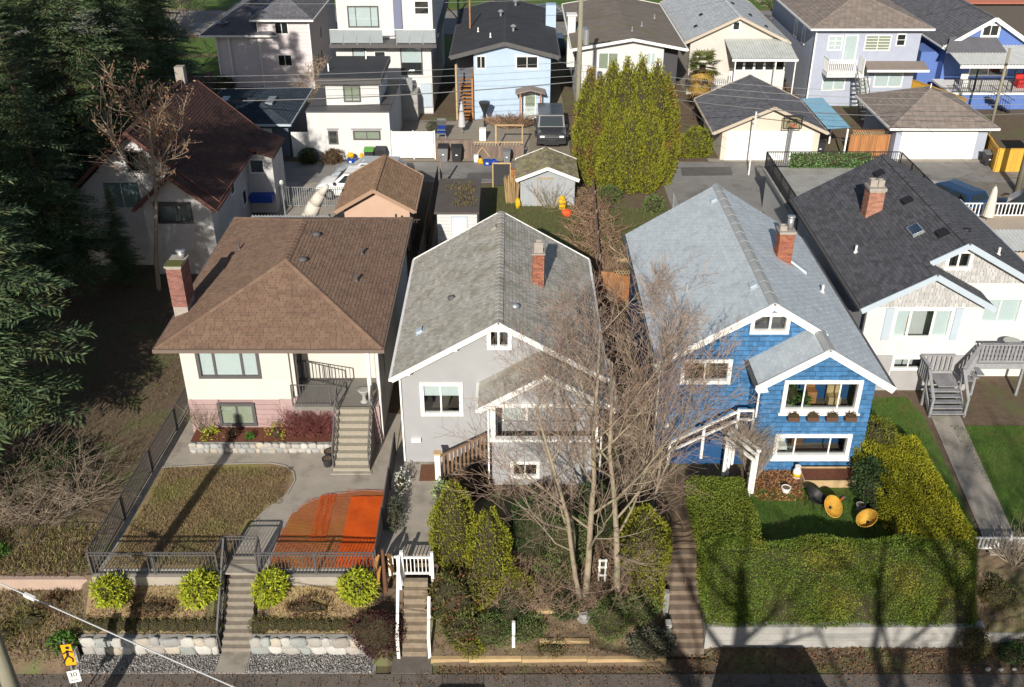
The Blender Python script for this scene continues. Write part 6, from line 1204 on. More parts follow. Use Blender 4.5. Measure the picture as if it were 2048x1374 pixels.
t = thing('white_low_house', 'white house with low mossy gravel roof behind the cedar hedge', 'house', (8.6, 82, 0)); gable_roof(t, 4.4, 12.8, 8.8, 5.1, 5.85, 74, 90, TARROOF, (.3, .15), 0, left=False, right=False, cap=False); wall(t, WHITE2, 74.6, 0, [(5.0, 5.0), (8.8, 5.7), (11.2, 5.1)]); MB().box(5.0, 11.2, 74.76, 89.5, 0, 4.95).build('side_walls', WHITE2, t); B(t, 'recess_wall', mat('dark_recess', (.06,.06,.065), None), 11.2, 12.4, 75.5, 75.6, 0, 4.95)
fwin(t, 6.4, 7.85, 3.5, 4.7, 74.6, back=BLINDG); fwin(t, 9.95, 10.6, 3.8, 4.7, 74.6, back=BLIND); MB().box(4.3, 4.9, 79, 79.8, 2.5, 6.4).build('chimney', WHITE2, t); MB().box(4.2, 5.0, 78.9, 79.9, 6.402, 6.5).build('chimney_cap', WHITE, t); MB().box(4.9, 5.6, 76.0, 76.7, 5.3, 6.1).build('vent_box', METAL, t)
for x, y, k_ in ((10, 79, 'pipe'), (9, 76.6, 'pipe'), (11.5, 83, 'pipe')): roof_vent(t, x, y, 5.85 - abs(x-8.8)*.178, 0, k_, METAL)
BEIGE = mat('beige_stucco', (.56,.52,.47), (.51,.47,.42), 1.5, .92, .15, 70)
t = thing('beige_house', 'beige house with light grey tiled roof and corrugated awning', 'house', (17.7, 87, 0)); gable_roof(t, 13.6, 21.8, 17.7, 4.25, 6.19, 79.7, 95, LGREYROOF, (.35, .3), 0, fascia=mat('beige_trim', (.45,.38,.30), None)); simple_house(t, BEIGE, 14.1, 21.4, 80.2, 94.5, [(14.1, 4.3), (17.7, 6.0), (21.4, 4.3)])
fwin(t, 17.25, 17.85, 5.05, 5.75, 80.2, mull=(), back=ROOMK, fw=.16); aw_ = corrugated(t, 'awning', mat('aged_corrugated', (.50,.52,.50), (.38,.40,.38), 1.5, .6), (16.8, 76.9, 3.68), (5.0, 0, 0), (-.1, 3.2, .75), .2, .03); B(t, 'awning_beam', WHITE, 16.8, 21.85, 76.84, 76.895, 3.48, 3.66)
B(t, 'sunroom_wall', WHITE2, 17.0, 21.4, 78.6, 78.7, 0, 2.3); [fwin(t, 17.4 + .8*k, 18.1 + .8*k, 2.35, 3.1, 78.65, mull=(), back=ROOMK, fw=.08) for k in range(5)]; [BAR(t, 'awning_post', WHITE, (x, 77, 0), (x, 77, 3.55), .08) for x in (17.1, 20.2, 21.7)]; fence(t, (15.6, 77.5, 1.4), (17.0, 77.5, 1.4), 1.0, .15, .05, WHITE, 2); B(t, 'porch_block', WHITE2, 15.5, 17.0, 77.4, 80.1, 0, 1.4)
for x, y in ((14.8, 82.5), (15.6, 85), (16.8, 89), (19.4, 84), (18.3, 86), (20.2, 81.5)): roof_vent(t, x, y, 6.19 - abs(x-17.7)*.473, .473 if x < 17.7 else -.473, 'box', BLACK, .13)
t = thing('beige_garage', 'beige double garage with dark grey roof and wide white door', 'garage', (17.2, 68, 0)); gable_roof(t, 13.3, 20.8, 17.1, 2.1, 3.8, 64.0, 71.8, SLATEROOF, (.35, .2), 100, fascia=mat('beige_trim', (.1,)*3)); simple_house(t, mat('cream_garage_wall', (.58,.52,.43), (.53,.47,.39), 1.5, .92), 14.0, 20.5, 64.6, 71.4, [(14.0, 2.2), (17.1, 3.6), (20.5, 2.2)]); gd_ = B(t, 'garage_door', WHITE, 14.3, 20.05, 64.52, 64.598, .02, 2.02)
for k in range(1, 4): B(t, 'door_seam', CONCPALE, 14.35, 20.0, 64.512, 64.518, .5*k, .5*k+.012)
t = thing('blue_carport', 'blue corrugated carport roof right of the beige garage', 'carport', (21.6, 67.5, 0)); corrugated(t, 'sheet', mat('blue_corrugated', (.16,.30,.40), (.13,.25,.34), 1.5, .6), (20.9, 64.4, 2.2), (0, 7, 0), (1.6, .3, .0), .25, -.03); [BAR(t, 'post', WHITE, (x, y, 0), (x, y, 2.15), .1) for x in (22.3,) for y in (64.6, 68, 71)]
g = thing('cedar_gate', 'cedar gate with lattice top between the two garages', 'gate', (24, 65.5, 0)); board_fence(g, (22.9, 65.5, 0), (25.5, 65.5, 0), 1.4, .15, CEDARWOOD, top=True, posts=3); [BAR(g, 'lattice', LUMBER, (22.95 + .16*k, 65.45, 1.45), (23.15 + .16*k, 65.45, 1.75), .025) for k in range(15)]; [BAR(g, 'lattice', LUMBER, (23.15 + .16*k, 65.48, 1.45), (22.95 + .16*k, 65.48, 1.75), .025) for k in range(15)]; BAR(g, 'top_rail', CEDARWOOD, (22.9, 65.47, 1.78), (25.5, 65.47, 1.78), .08)
GBLUE = mat('grey_blue_stucco', (.36,.39,.47), (.32,.35,.43), 1.3, .92, .15, 70)
t = thing('grey_blue_house', 'two-storey grey-blue house with taupe hip roof and white balcony', 'house', (27, 84, 0)); hip_roof(t, 22.4, 31.5, 76.4, 92, 6.05, 7.7, TAUPEROOF, (.4, .3), 0); MB().box(23.0, 30.9, 77, 91, 0, 6.0).build('wall', GBLUE, t)
MB().prism([(26.9, 75.8, 3.05), (31.5, 75.8, 3.05), (31.5, 76.99, 3.4), (26.9, 76.99, 3.4)], (0, 0, .08)).build('skirt_roof', TAUPEROOF, t); B(t, 'skirt_fascia', WHITE, 26.85, 31.55, 75.73, 75.79, 2.95, 3.12)
fwin(t, 23.95, 25.0, 4.3, 5.35, 77, back=BLIND, hm=(.33, .66)); fwin(t, 25.2, 26.15, 3.3, 5.4, 77, mull=(), back=BLIND, door=True); fwin(t, 26.75, 28.65, 4.3, 5.4, 77, back=BLINDG, hm=(.2, .4, .6, .8)); fwin(t, 29.1, 29.75, 4.65, 5.5, 77, mull=(), hm=(.5,), back=ROOMK); fwin(t, 24.0, 25.7, 1.25, 2.45, 77, back=BLIND); fwin(t, 27.95, 30.1, 1.5, 2.65, 77, back=BLIND); fwin(t, 26.9, 27.6, .1, 2.1, 77, mull=(), back=WHITE, door=True)
for y in (80, 82.5): window(t, (23.0, y+.8, 4.0), '-x', .8, 1.3, mull=(), back=BLIND)
MB().box(23.8, 26.6, 75.6, 76.98, 2.6, 2.8).build('balcony_slab', WHITE, t); fence(t, (23.85, 75.65, 2.8), (25.9, 75.65, 2.8), 1.1, .14, .05, WHITE, 2, rails=(.98, .1), rail=.07); fence(t, (23.85, 75.7, 2.8), (23.85, 76.9, 2.8), 1.1, .14, .05, WHITE, 2, rails=(.98, .1), rail=.07); fence(t, (26.55, 75.7, 2.8), (26.55, 76.9, 2.8), 1.1, .08, .06, WHITE, 2, rails=(.98, .1), rail=.07)
for k in range(12): B(t, 'stair_tread', METAL, 25.95, 26.6, 75.5 - .25*k, 75.72 - .25*k, 2.55 - .215*k, 2.6 - .215*k)
for x in (25.93, 26.62): BAR(t, 'stair_rail', DARKTRIM, (x, 75.6, 3.5), (x, 72.6, .95), .05); BAR(t, 'stringer', DARKTRIM, (x, 75.6, 2.6), (x, 72.6, .02), .05, .15); [BAR(t, 'stair_baluster', DARKTRIM, (x, 75.5-.29*k, 2.55-.248*k), (x, 75.5-.29*k, 3.4-.248*k), .02) for k in range(10)]
B(t, 'downspout', WHITE, 22.9, 23.0, 76.9, 77.0, 0, 5.95)
t = thing('grey_blue_garage', 'grey-blue double garage with taupe hip roof and wide white door', 'garage', (28.6, 68, 0)); hip_roof(t, 25.0, 32.1, 64.2, 71.8, 2.35, 3.95, TAUPEROOF, (.4, .25), 100); MB().box(25.65, 31.75, 64.8, 71.2, 0, 2.3).build('wall', GBLUE, t); B(t, 'garage_door', WHITE, 26.0, 31.05, 64.72, 64.798, .02, 1.95); [B(t, 'door_seam', CONCPALE, 26.05, 31.0, 64.712, 64.718, .48*k, .48*k+.012) for k in range(1, 4)]; BAR(t, 'finial', WHITE, (28.55, 67.8, 3.95), (28.55, 67.8, 4.3), .06)
DBLUE = mat('periwinkle_siding', (.10,.17,.42), (.085,.15,.38), 1.5, .8, .05, 40)
t = thing('periwinkle_house', 'dark blue house with white gable trim and black railed porch at upper right', 'house', (37.5, 88, 0)); gable_roof(t, 33.9, 41.2, 37.5, 3.9, 6.15, 79.6, 98, SLATEROOF, (.35, .22), 0, fh=.3); simple_house(t, DBLUE, 34.3, 40.8, 80, 97.5, [(34.3, 4.0), (37.5, 5.95), (40.8, 4.0)]); fwin(t, 36.8, 38.1, 4.65, 5.55, 80, back=ROOMK, fw=.16)
MB().prism([(33.6, 78.3, 3.75), (38.3, 78.3, 3.75), (38.0, 79.99, 4.5), (34.4, 79.99, 4.5)], (0, 0, .1)).build('porch_roof', SLATEROOF, t); corrugated(t, 'awning', mat('white_corrugated', (.1,)*3), (33.9, 76, 3.45), (10, 0, 0), (0, 3.9, .55), .25, .03); B(t, 'awning_beam', WHITE, 33.9, 44, 75.9, 75.98, 3.2, 3.42)
MB().box(33.7, 44, 76.1, 79.99, 0, 1.15).build('porch_base', DBLUE, t); MB().box(33.6, 44, 76.0, 79.99, 1.152, 1.3).build('porch_floor', WHITE, t); fence(t, (33.8, 76.1, 1.3), (44, 76.1, 1.3), 1.0, .15, .025, BLACK, 6, rails=(.98, .1)); [BAR(t, 'porch_post', BLACK, (x, 76.15, 1.3), (x, 76.15, 3.25), .1) for x in (35.4, 38.3, 41)]; fwin(t, 36.5, 39.5, 1.6, 3.1, 79.98, back=ROOMK); B(t, 'side_bay', DBLUE, 32.8, 34.28, 81, 84, 0, 3.2)
for k in range(6): B(t, 'stair_tread', BLACK, 36.3 + .3*k, 36.6 + .3*k, 75.0, 75.95, 1.0 - .18*k, 1.04 - .18*k)
BAR(t, 'stair_rail', BLACK, (36.0, 75.0, 2.2), (38.2, 75.0, 1.0), .05); [BAR(t, 'stair_baluster', BLACK, (36.1+.2*k, 75.0, 1.2-.11*k), (36.1+.2*k, 75.0, 2.1-.11*k), .02) for k in range(10)]
for k, (x, m_, lb) in enumerate(((35.0, WHITE, 'white box on the black railed porch'), (39.3, mat('red_paint', (.5,.03,.03), None), 'red chair on the black railed porch'))): o = thing('porch_item', lb, ('box', 'chair')[k], (x, 77.5, 1.3)); B(o, 'seat', m_, x, x+.6, 77.3, 77.9, 1.3, 1.9); B(o, 'back', m_, x, x+.6, 77.9, 77.97, 1.3, 2.3)
f = thing('yellow_fence', 'bright yellow board fence along the lane at the right edge', 'fence', (34, 62.2, 0)); board_fence(f, (31.6, 62.3, 0), (37.5, 62.3, 0), 1.55, .3, YELLOWWOOD, top=True, posts=4)
f = thing('yellow_fence', 'yellow board fence running back beside the grey-blue garage', 'fence', (31.9, 63.6, 0)); board_fence(f, (31.55, 62.4, 0), (32.3, 66.5, 0), 1.5, .3, YELLOWWOOD, top=True, posts=3)
f = thing('yellow_fence', 'yellow fence between the grey-blue and dark blue houses', 'fence', (32.5, 78, 0)); board_fence(f, (31.3, 78.5, 0), (33.6, 73, 0), 1.7, .3, YELLOWWOOD, top=True)
f = thing('weathered_fence', 'weathered brown board fence along the lane by the grey bins', 'fence', (-4, 64.8, 0)); board_fence(f, (-5.1, 64.85, 0), (-2.7, 64.85, 0), 1.3, .14, WOODGREY, top=True, posts=2)
f = thing('braced_gate', 'weathered gate with diagonal braces and lattice top by the lane', 'gate', (-1, 65, 0)); board_fence(f, (-2.6, 65.0, 0), (.75, 65.0, 0), .85, .16, WOODGREY, posts=4); BAR(f, 'brace', LUMBER, (-2.5, 64.93, .1), (-2.0, 64.93, .8), .05); BAR(f, 'brace', LUMBER, (-1.5, 64.93, .1), (-2.0, 64.93, .8), .05); [BAR(f, 'lattice', LUMBER, (-2.55 + .2*k, 64.98, .88), (-2.45 + .2*k, 64.98, 1.1), .03) for k in range(16)]; BAR(f, 'top_rail', LUMBER, (-2.6, 64.98, 1.12), (.75, 64.98, 1.12), .06); [BAR(f, 'frame_post', LUMBER, (x, 66.2, 0), (x, 66.2, 1.9), .09) for x in (-1.1, .7)]; BAR(f, 'frame_beam', LUMBER, (-1.2, 66.2, 1.9), (.8, 66.2, 1.9), .09)
f = thing('old_plank_fence', 'old brown plank fence left of the lilac house', 'fence', (-25, 80, 0)); board_fence(f, (-27, 76, 0), (-24.3, 81.5, 0), 1.6, .2, WOODGREY)
MB_ = thing('dark_red_building', 'dark building with red roof at the upper right corner', 'building', (47, 100, 0)); MB().box(41.5, 52, 96, 106, 0, 4.0).build('wall', mat('dark_brown_wall', (.07,.06,.055), None), MB_); MB().prism([(41, 95.5, 4.0), (52.5, 95.5, 4.0), (52.5, 101, 6), (41, 101, 6)], (0, 0, .15)).build('roof', mat('faded_red_roof', (.35,.13,.09), (.30,.11,.08), 2, .9), MB_)
# ================================================================ vehicles
CGLASS = mat('car_glass', (.02,.03,.035), None, rough=.08, spec=.7); TYRE = mat('tyre_rubber', (.025,.025,.026), None, rough=.85); RIM = mat('wheel_rim', (.42,.43,.44), None, rough=.3, metal=.7)
def car(label, loc, rot, paint, L=4.5, Wd=1.82, H=1.5, kind='sedan', name='parked_car', cat='car', rack=False):
    """front faces +x before rotation; body lofted from sections, greenhouse with separate panes"""
    o = thing(name, label, cat, (0, 0, 0)); w = Wd / 2
    P = {'sedan': dict(st=[(-.5,.42,.72,.86), (-.485,.25,.86,.95), (-.3,.2,.9,1), (.0,.2,.9,1), (.22,.2,.88,1), (.42,.22,.78,.97), (.49,.28,.66,.88), (.5,.4,.58,.8)], gh=(-.36, .24, -.2, .1)),
         'suv': dict(st=[(-.5,.4,.95,.9), (-.485,.28,1.02,.96), (-.3,.22,1.04,1), (.0,.22,1.03,1), (.22,.22,1.0,1), (.42,.25,.92,.97), (.49,.3,.8,.9), (.5,.42,.7,.84)], gh=(-.485, .26, -.4, .1)),
         'box': dict(st=[(-.5,.45,1.12,.95), (-.49,.4,1.15,.98), (-.3,.35,1.16,1), (.0,.35,1.16,1), (.2,.35,1.15,1), (.42,.38,1.1,.98), (.485,.42,1.06,.95), (.5,.5,1.0,.92)], gh=(-.495, .2, -.48, .12))}[kind]
    mb = MB(); n = 10
    for fx, zb, zt, fw in P['st']:
        ww = w * fw; x = fx * L
        mb.v += [(x, -ww*.9, zb), (x, -ww, zb+.12), (x, -ww, zt-.22), (x, -ww*.95, zt-.06), (x, -ww*.78, zt), (x, ww*.78, zt), (x, ww*.95, zt-.06), (x, ww, zt-.22), (x, ww, zb+.12), (x, ww*.9, zb)]
    for k in range(len(P['st']) - 1):
        for i in range(n): j = (i+1) % n; mb.f.append((k*n+i, k*n+j, (k+1)*n+j, (k+1)*n+i))
    mb.f.append(tuple(range(n-1, -1, -1))); mb.f.append(tuple((len(P['st'])-1)*n+i for i in range(n)))
    bodyo = mb.build('body', paint, o, True)
    a0, a1, b0, b1 = [q * L for q in P['gh']]; zb = P['st'][3][2] - .03; zt = H; wt = w * (.76 if kind != 'box' else .86); wb = w * .93
    c = [Vector(p) for p in ((a0,-wb,zb),(a1,-wb,zb),(a1,wb,zb),(a0,wb,zb),(b0,-wt,zt),(b1,-wt,zt),(b1,wt,zt),(b0,wt,zt))]
    cab = MB().add(c + [Vector((b0*.9,0,zt+.03)), Vector((b1*.8,0,zt+.03))], [(4,5,9,8),(8,9,6,7),(5,6,9),(7,4,8),(0,1,5,4),(1,2,6,5),(2,3,7,6),(3,0,4,7)]).build('cabin', paint, o)
    def pane(nm, q, u0, u1, v0, v1):
        A, B_, C_, D = q; f = lambda u, v: (A*(1-u)+B_*u)*(1-v) + (D*(1-u)+C_*u)*v; nn = (B_-A).cross(D-A).normalized() * .012
        MB().add([f(u0,v0)+nn, f(u1,v0)+nn, f(u1,v1)+nn, f(u0,v1)+nn], [(0,1,2,3)]).build(nm, CGLASS, o)
    pane('windscreen', (c[1],c[2],c[6],c[5]), .06, .94, .08, .9); pane('rear_window', (c[3],c[0],c[4],c[7]), .08, .92, .2, .88)
    for q in ((c[0],c[1],c[5],c[4]), (c[2],c[3],c[7],c[6])):
        pane('side_window', q, .08, .48, .12, .86); pane('side_window', q, .52, .92, .12, .86)
    if kind != 'sedan': pane('sunroof', (c[4],c[5],c[6],c[7]), .45, .8, .2, .8) if kind == 'suv' else None
    wr = .33 if kind != 'box' else .41
    for x in (-.3*L, .31*L):
        for s in (-1, 1):
            wl = MB().cyl((x, s*(w-.2), wr), (x, s*(w+.02), wr), wr, wr, 18).build('wheel', TYRE, o); MB().cyl((x, s*(w+.0), wr), (x, s*(w+.035), wr), wr*.62, wr*.55, 10).build('rim', RIM, wl)
    for s in (-1, 1):
        yy = s * w * .66; zl = P['st'][-2][2] - .14
        MB().box(L*.475, L*.5+.015, yy-.16, yy+.16, zl-.07, zl+.06).build('headlight', mat('headlight', (.7,.72,.72), None, rough=.15), o); MB().box(-L*.5-.01, -L*.485, yy-.14, yy+.14, zl, zl+.14).build('tail_light', mat('tail_light', (.4,.02,.02), None, rough=.3), o)
        MB().box(a1-.25, a1-.1, s*w-.02 if s > 0 else -w-.16, s*w+.16 if s > 0 else -w+.02, zb-.02, zb+.13).build('mirror', PLASTIC_K, o)
    MB().box(L*.485, L*.5+.02, -w*.5, w*.5, .32, .42).build('lower_grille', PLASTIC_K, o); MB().box(L*.5+.02, L*.5+.03, -.16, .16, .42, .53).build('number_plate', WHITE, o)
    if kind == 'box':
        MB().box(L*.49, L*.5+.012, -w*.8, w*.8, .78, 1.0).build('grille', PLASTIC_K, o); BAR(o, 'grille_bar', METAL, (L*.5+.02, -w*.5, .9), (L*.5+.02, w*.5, .9), .03, .04); MB().box(L*.48, L*.5+.14, -w*.95, w*.95, .45, .68).build('bumper', PLASTIC_K, o)
        for s in (-1, 1):
            for x in (-.3*L, .31*L): MB().box(x-.5, x+.5, s*(w+.06)-.09, s*(w+.06)+.09, .78, .9).build('fender_flare', PLASTIC_K, o)
    if rack: [BAR(o, 'roof_rail', METAL, (b0, s*wt*.9, zt+.06), (b1, s*wt*.9, zt+.06), .03) for s in (-1, 1)]
    M = Matrix.Translation(loc) @ Matrix.Rotation(rot, 4, 'Z'); o.matrix_basis = M; WM[o.name] = M
    return o
SILV = mat('silver_blue_paint', (.32,.36,.40), None, rough=.3, spec=.6); WCAR = mat('white_car_paint', (.78,.78,.77), None, rough=.25, spec=.6); DGREY = mat('dark_grey_paint', (.045,.045,.05), None, rough=.28, spec=.6); NAVY = mat('navy_paint', (.015,.04,.10), None, rough=.2, spec=.7); BLK = mat('black_paint', (.012,.013,.016), None, rough=.2, spec=.7)
car('boxy dark grey off-road vehicle parked nose out beside the light blue house', (2.75, 69.0, .02), -math.pi/2, DGREY, 4.7, 2.02, 1.9, 'box', 'off_road_vehicle')
car('white hatchback parked by the lane left of the tan garage', (-9.7, 58.2, .02), math.pi*.97, WCAR, 4.4, 1.85, 1.6, 'suv', rack=True)
car('silver-blue car parked behind the white hatchback in the lane', (-9.0, 60.4, .02), math.pi*.98, SILV, 4.5, 1.85, 1.5, 'suv')
car('navy car parked right of the charcoal roof', (26.2, 56.3, .02), R(118), NAVY, 4.5, 1.85, 1.5, 'suv')
car('black car at the right edge beyond the white umbrella', (30.2, 54.8, .02), R(150), BLK, 4.6, 1.85, 1.45, 'sedan')
car('black car on the far street between the light blue and white houses', (4.2, 107, .06), 0, BLK, 4.6, 1.9, 1.55, 'suv'); car('dark teal car in the driveway beside the light blue house', (4.0, 94.5, .03), math.pi/2, mat('teal_paint', (.01,.05,.065), None, rough=.2, spec=.7), 4.5, 1.85, 1.5, 'suv'); car('pale gold car on the far street above the dark blue house', (43.5, 109, .06), 0, mat('gold_paint', (.30,.27,.21), None, rough=.3, spec=.6), 4.6, 1.85, 1.45, 'sedan')
car('parked van just below the view throwing its shadow toward the retaining wall', (8.3, 18.6, -2.1), 0, DGREY, 5.2, 1.95, 2.2, 'suv', 'parked_van', 'van'); car('parked car just below the view before the leaf-strewn steps', (-1.8, 18.4, -2.1), 0, SILV, 4.4, 1.8, 1.5, 'sedan')
# ================================================================ bins, boxes and other small things by the lane
def bin_(x, y, m, lid, label, s=.3, h=1.0, rot=0.):
    o = thing('wheelie_bin', label, 'bin', (x, y, .02), 'rubbish bins by the lane'); z = .04
    MB().add([(x-s*.8,y-s*.8,z),(x+s*.8,y-s*.8,z),(x+s*.8,y+s*.8,z),(x-s*.8,y+s*.8,z),(x-s,y-s,z+h*.88),(x+s,y-s,z+h*.88),(x+s,y+s,z+h*.88),(x-s,y+s,z+h*.88)], UF).build('bin_body', m, o)
    MB().prism([(x-s*1.08, y-s*1.1, z+h*.885), (x+s*1.08, y-s*1.1, z+h*.885), (x+s*1.08, y+s*1.15, z+h*.97), (x-s*1.08, y+s*1.15, z+h*.97)], (0, 0, .05)).build('lid', lid, o)
    B(o, 'label', WHITE, x-.07, x+.07, y-s*.98, y-s*.95, z+h*.45, z+h*.52); [MB().cyl((x+q, y+s*.7, z+.08), (x+q+.05, y+s*.7, z+.08), .1, .1, 10).build('wheel', TYRE, o) for q in (-s, s-.05)]
    return o
bin_(-9.5, 63.9, PLASTIC_K, PLASTIC_GR, 'black wheelie bin with green lid by the cube lane house'); bin_(-8.75, 64.0, PLASTIC_K, PLASTIC_K, 'black wheelie bin right of the green-lidded one', .33); bin_(-4.6, 64.4, PLASTIC_G, PLASTIC_K, 'grey wheelie bin before the weathered board fence', .33, 1.05); bin_(-3.7, 64.3, PLASTIC_K, PLASTIC_K, 'black wheelie bin next to the grey one', .34, 1.05); bin_(-.35, 64.0, PLASTIC_G, PLASTIC_G, 'narrow grey bin before the braced gate', .24, .9); bin_(20.9, 65.6, PLASTIC_K, PLASTIC_K, 'black bin under the blue carport beside the beige garage', .33, 1.0); bin_(31.6, 63.6, PLASTIC_K, PLASTIC_G, 'dark bin at the right corner of the grey-blue garage', .3, .9)
for k, (x, y, w, h, m_, lb) in enumerate(((-10.75, 63.8, .22, .4, PLASTIC_B, 'blue recycling box with yellow bag, left of the pair by the lane house'), (-10.3, 63.75, .22, .38, PLASTIC_B, 'blue recycling box, right of the pair by the lane house'), (-1.65, 63.6, .25, .35, PLASTIC_B, 'blue recycling box at the braced gate'), (-2.4, 64.2, .16, .5, WHITE, 'white bucket left of the blue box at the braced gate'))):
    o = thing('recycling_box', lb, 'box', (x, y, .02)); MB().add([(x-w*.8,y-w*.8,.03),(x+w*.8,y-w*.8,.03),(x+w*.8,y+w*.8,.03),(x-w*.8,y+w*.8,.03),(x-w,y-w,h),(x+w,y-w,h),(x+w,y+w,h),(x-w,y+w,h)], UF).build('box_shell', m_, o); B(o, 'label', WHITE, x-.08, x+.08, y-w*.98, y-w*.93, h*.4, h*.7)
for x, y, r, lb in ((-10.75, 63.85, (.25, .2, .18), 'yellow recycling bag sitting on the blue box'), (-10.0, 63.9, (.16, .15, .35), 'upright yellow bag beside the green-lidded bin'), (-2.1, 63.7, (.2, .18, .2), 'yellow bag on the ground by the braced gate'), (-1.2, 63.5, (.34, .22, .2), 'blue bag on the ground by the braced gate')): tag(MB().blob((x, y, r[2] + (.4 if x == -10.75 else .02)), r, 9, 6, .22, int(abs(x*10))).build('recycling_bag', PLASTIC_B if lb[0] == 'b' else PLASTIC_Y), lb, 'bag')
u = thing('closed_umbrella', 'closed grey-white umbrella in the light blue house yard', 'umbrella', (-3.6, 70, 0)); MB().lathe((-3.6, 70, .5), [(.05, 0), (.26, .1), (.22, .7), (.12, 1.5), (.04, 1.9)], 12).build('canopy', mat('grey_white_canvas', (.50,.50,.50), (.42,.42,.42), 3, .9), u); MB().cyl((-3.6, 70, 0), (-3.6, 70, 2.45), .03, .03, 8).build('pole', METAL, u)
u = thing('patio_heater', 'black funnel-shaped covered patio heater before the light blue wall', 'heater', (-2.0, 71.6, 0)); MB().lathe((-2.0, 71.6, .7), [(.1, 0), (.12, .4), (.4, 1.1), (.42, 1.2), (.05, 1.25)], 8).build('cover', PLASTIC_K, u); MB().cyl((-2.0, 71.6, 0), (-2.0, 71.6, .75), .08, .08, 8).build('stem', PLASTIC_K, u)
tag(MB().box(-2.3, -1.85, 68.5, 68.9, .02, .9).build('white_cylinder', WHITE), 'white upright box behind the braced gate', 'box'); tag(MB().box(-3.0, -2.6, 66, 66.5, .02, .3).build('blue_tub', PLASTIC_B), 'small blue tub behind the weathered fence', 'tub')
twiggy('brush_pile', 'heap of cut brown branches before the light blue wall', (-.1, 71.5, 0), (1.6, .7, .6), 220, mat('bramble_stem', (.1,)*3), 25, .02, 'brush pile'); o = thing('covered_chairs', 'blue and grey stacked garden chairs in the shaded corner of the yard', 'chairs', (-5.0, 69, 0)); 
for k in range(4): z = .02 + .14*k; B(o, 'seat', (mat('slate_cover', (.16,.18,.25), None), PLASTIC_B)[k % 2], -5.3, -4.7, 68.7, 69.3, z+.4, z+.45); B(o, 'backrest', PLASTIC_G, -5.3, -4.7, 69.3, 69.36, z+.45, z+.95)
for x, y in ((-5.28, 68.72), (-4.72, 68.72), (-5.28, 69.28), (-4.72, 69.28)): BAR(o, 'leg', METAL, (x, y, 0), (x, y, .45), .03)
# basketball hoops and poles
def hoop(x, y, h, label, bm, w=.6):
    o = thing('basketball_hoop', label, 'hoop', (x, y, 0)); [BAR(o, 'pole', METAL, (x+q, y, 0), (x+q, y-.25, h), .08) for q in (-.08, .08)]; B(o, 'backboard', bm, x-w, x+w, y-.36, y-.33, h-.25, h+.6); [BAR(o, 'frame', BLACK, a, b, .05) for a, b in (((x-w, y-.38, h-.25), (x+w, y-.38, h-.25)), ((x-w, y-.38, h+.6), (x+w, y-.38, h+.6)), ((x-w, y-.38, h-.25), (x-w, y-.38, h+.6)), ((x+w, y-.38, h-.25), (x+w, y-.38, h+.6)), ((x-.25, y-.38, h), (x-.25, y-.38, h+.35)), ((x+.25, y-.38, h), (x+.25, y-.38, h+.35)), ((x-.25, y-.38, h+.35), (x+.25, y-.38, h+.35)))]
    MB().path([(x + .23*math.cos(t), y-.62 + .23*math.sin(t), h) for t in [i*math.pi/8 for i in range(17)]], .02, 5).build('rim', PLASTIC_O, o)
hoop(18.3, 64.0, 2.75, 'basketball hoop with clear board before the beige garage', glass('acrylic_board', (.85,.85,.8), .05)); hoop(34.6, 64.3, 1.75, 'spotted basketball backboard behind the yellow fence', mat('spotted_board', (.42,.46,.48), (.10,.22,.35), 9, .5, c3=(.6,.3,.2), s3=7, t3=(.6,.64)), .7)
wp_ = thing('white_pole', 'thin white metal pole at the lane before the beige garage', 'pole', (15.36, 61.7, 0)); MB().cyl((15.36, 61.7, 0), (15.36, 61.7, 4.2), .05, .05, 8).build('pole', WHITE, wp_); BAR(wp_, 'clamp', METAL, (15.36, 61.6, 4.0), (15.6, 61.6, 3.95), .05)
def pole(x, y, h, r, label, arms=(), z0=0.):
    o = thing('utility_pole', label, 'pole', (x, y, z0)); MB().cyl((x, y, z0-.2), (x, y, z0+h), r, r*.72, 14).build('pole', POLEWOOD, o, True)
    for a in arms: BAR(o, 'crossarm', POLEWOOD, (x-1.1, y-.18, z0+a), (x+1.1, y-.18, z0+a), .1, .13); [MB().cyl((x+q, y-.18, z0+a+.06), (x+q, y-.18, z0+a+.24), .05, .03, 8).build('insulator', mat('glazed_insulator', (.3,.3,.3), None, rough=.2), o) for q in (-1, -.5, .5, 1)]
    return o
p1_ = pole(4.25, 63.6, 11.5, .19, 'tall wooden utility pole beside the cedar hedge at the lane', (10.9,)); MB().cyl((4.6, 63.2, 8.0), (4.6, 63.2, 8.9), .2, .2, 12).build('transformer', METAL, p1_)
pole(31.45, 58.65, 11, .2, 'wooden utility pole at the right edge of the lane', (10.6,)); pole(34.2, 69.6, 6.2, .12, 'thin brown wooden pole before the dark blue house'); pole(-13.2, 18.3, 10, .23, 'thick wooden utility pole at the lower left corner', (), -2.0)
def wire(label, a, b, sag, r=.017, m=None, group='overhead wires'):
    a = Vector(a); b = Vector(b); pts = [a.lerp(b, i/20) - Vector((0, 0, sag * 4 * (i/20) * (1 - i/20))) for i in range(21)]
    return tag(MB().path(pts, r, 5).build('overhead_wire', m or mat('cable', (.10,.10,.10), None, rough=.5)), label, 'wire', group)
PALEC = mat('pale_cable', (.20,.205,.205), None, rough=.5)
wire('thick cable bundle along the lane left of the cedar hedge', (-40, 63.5, 4.9), (4.2, 63.5, 5.6), .9, .035); wire('thick cable bundle along the lane right of the cedar hedge', (4.3, 63.5, 5.5), (31.4, 58.8, 5.0), .9, .025)
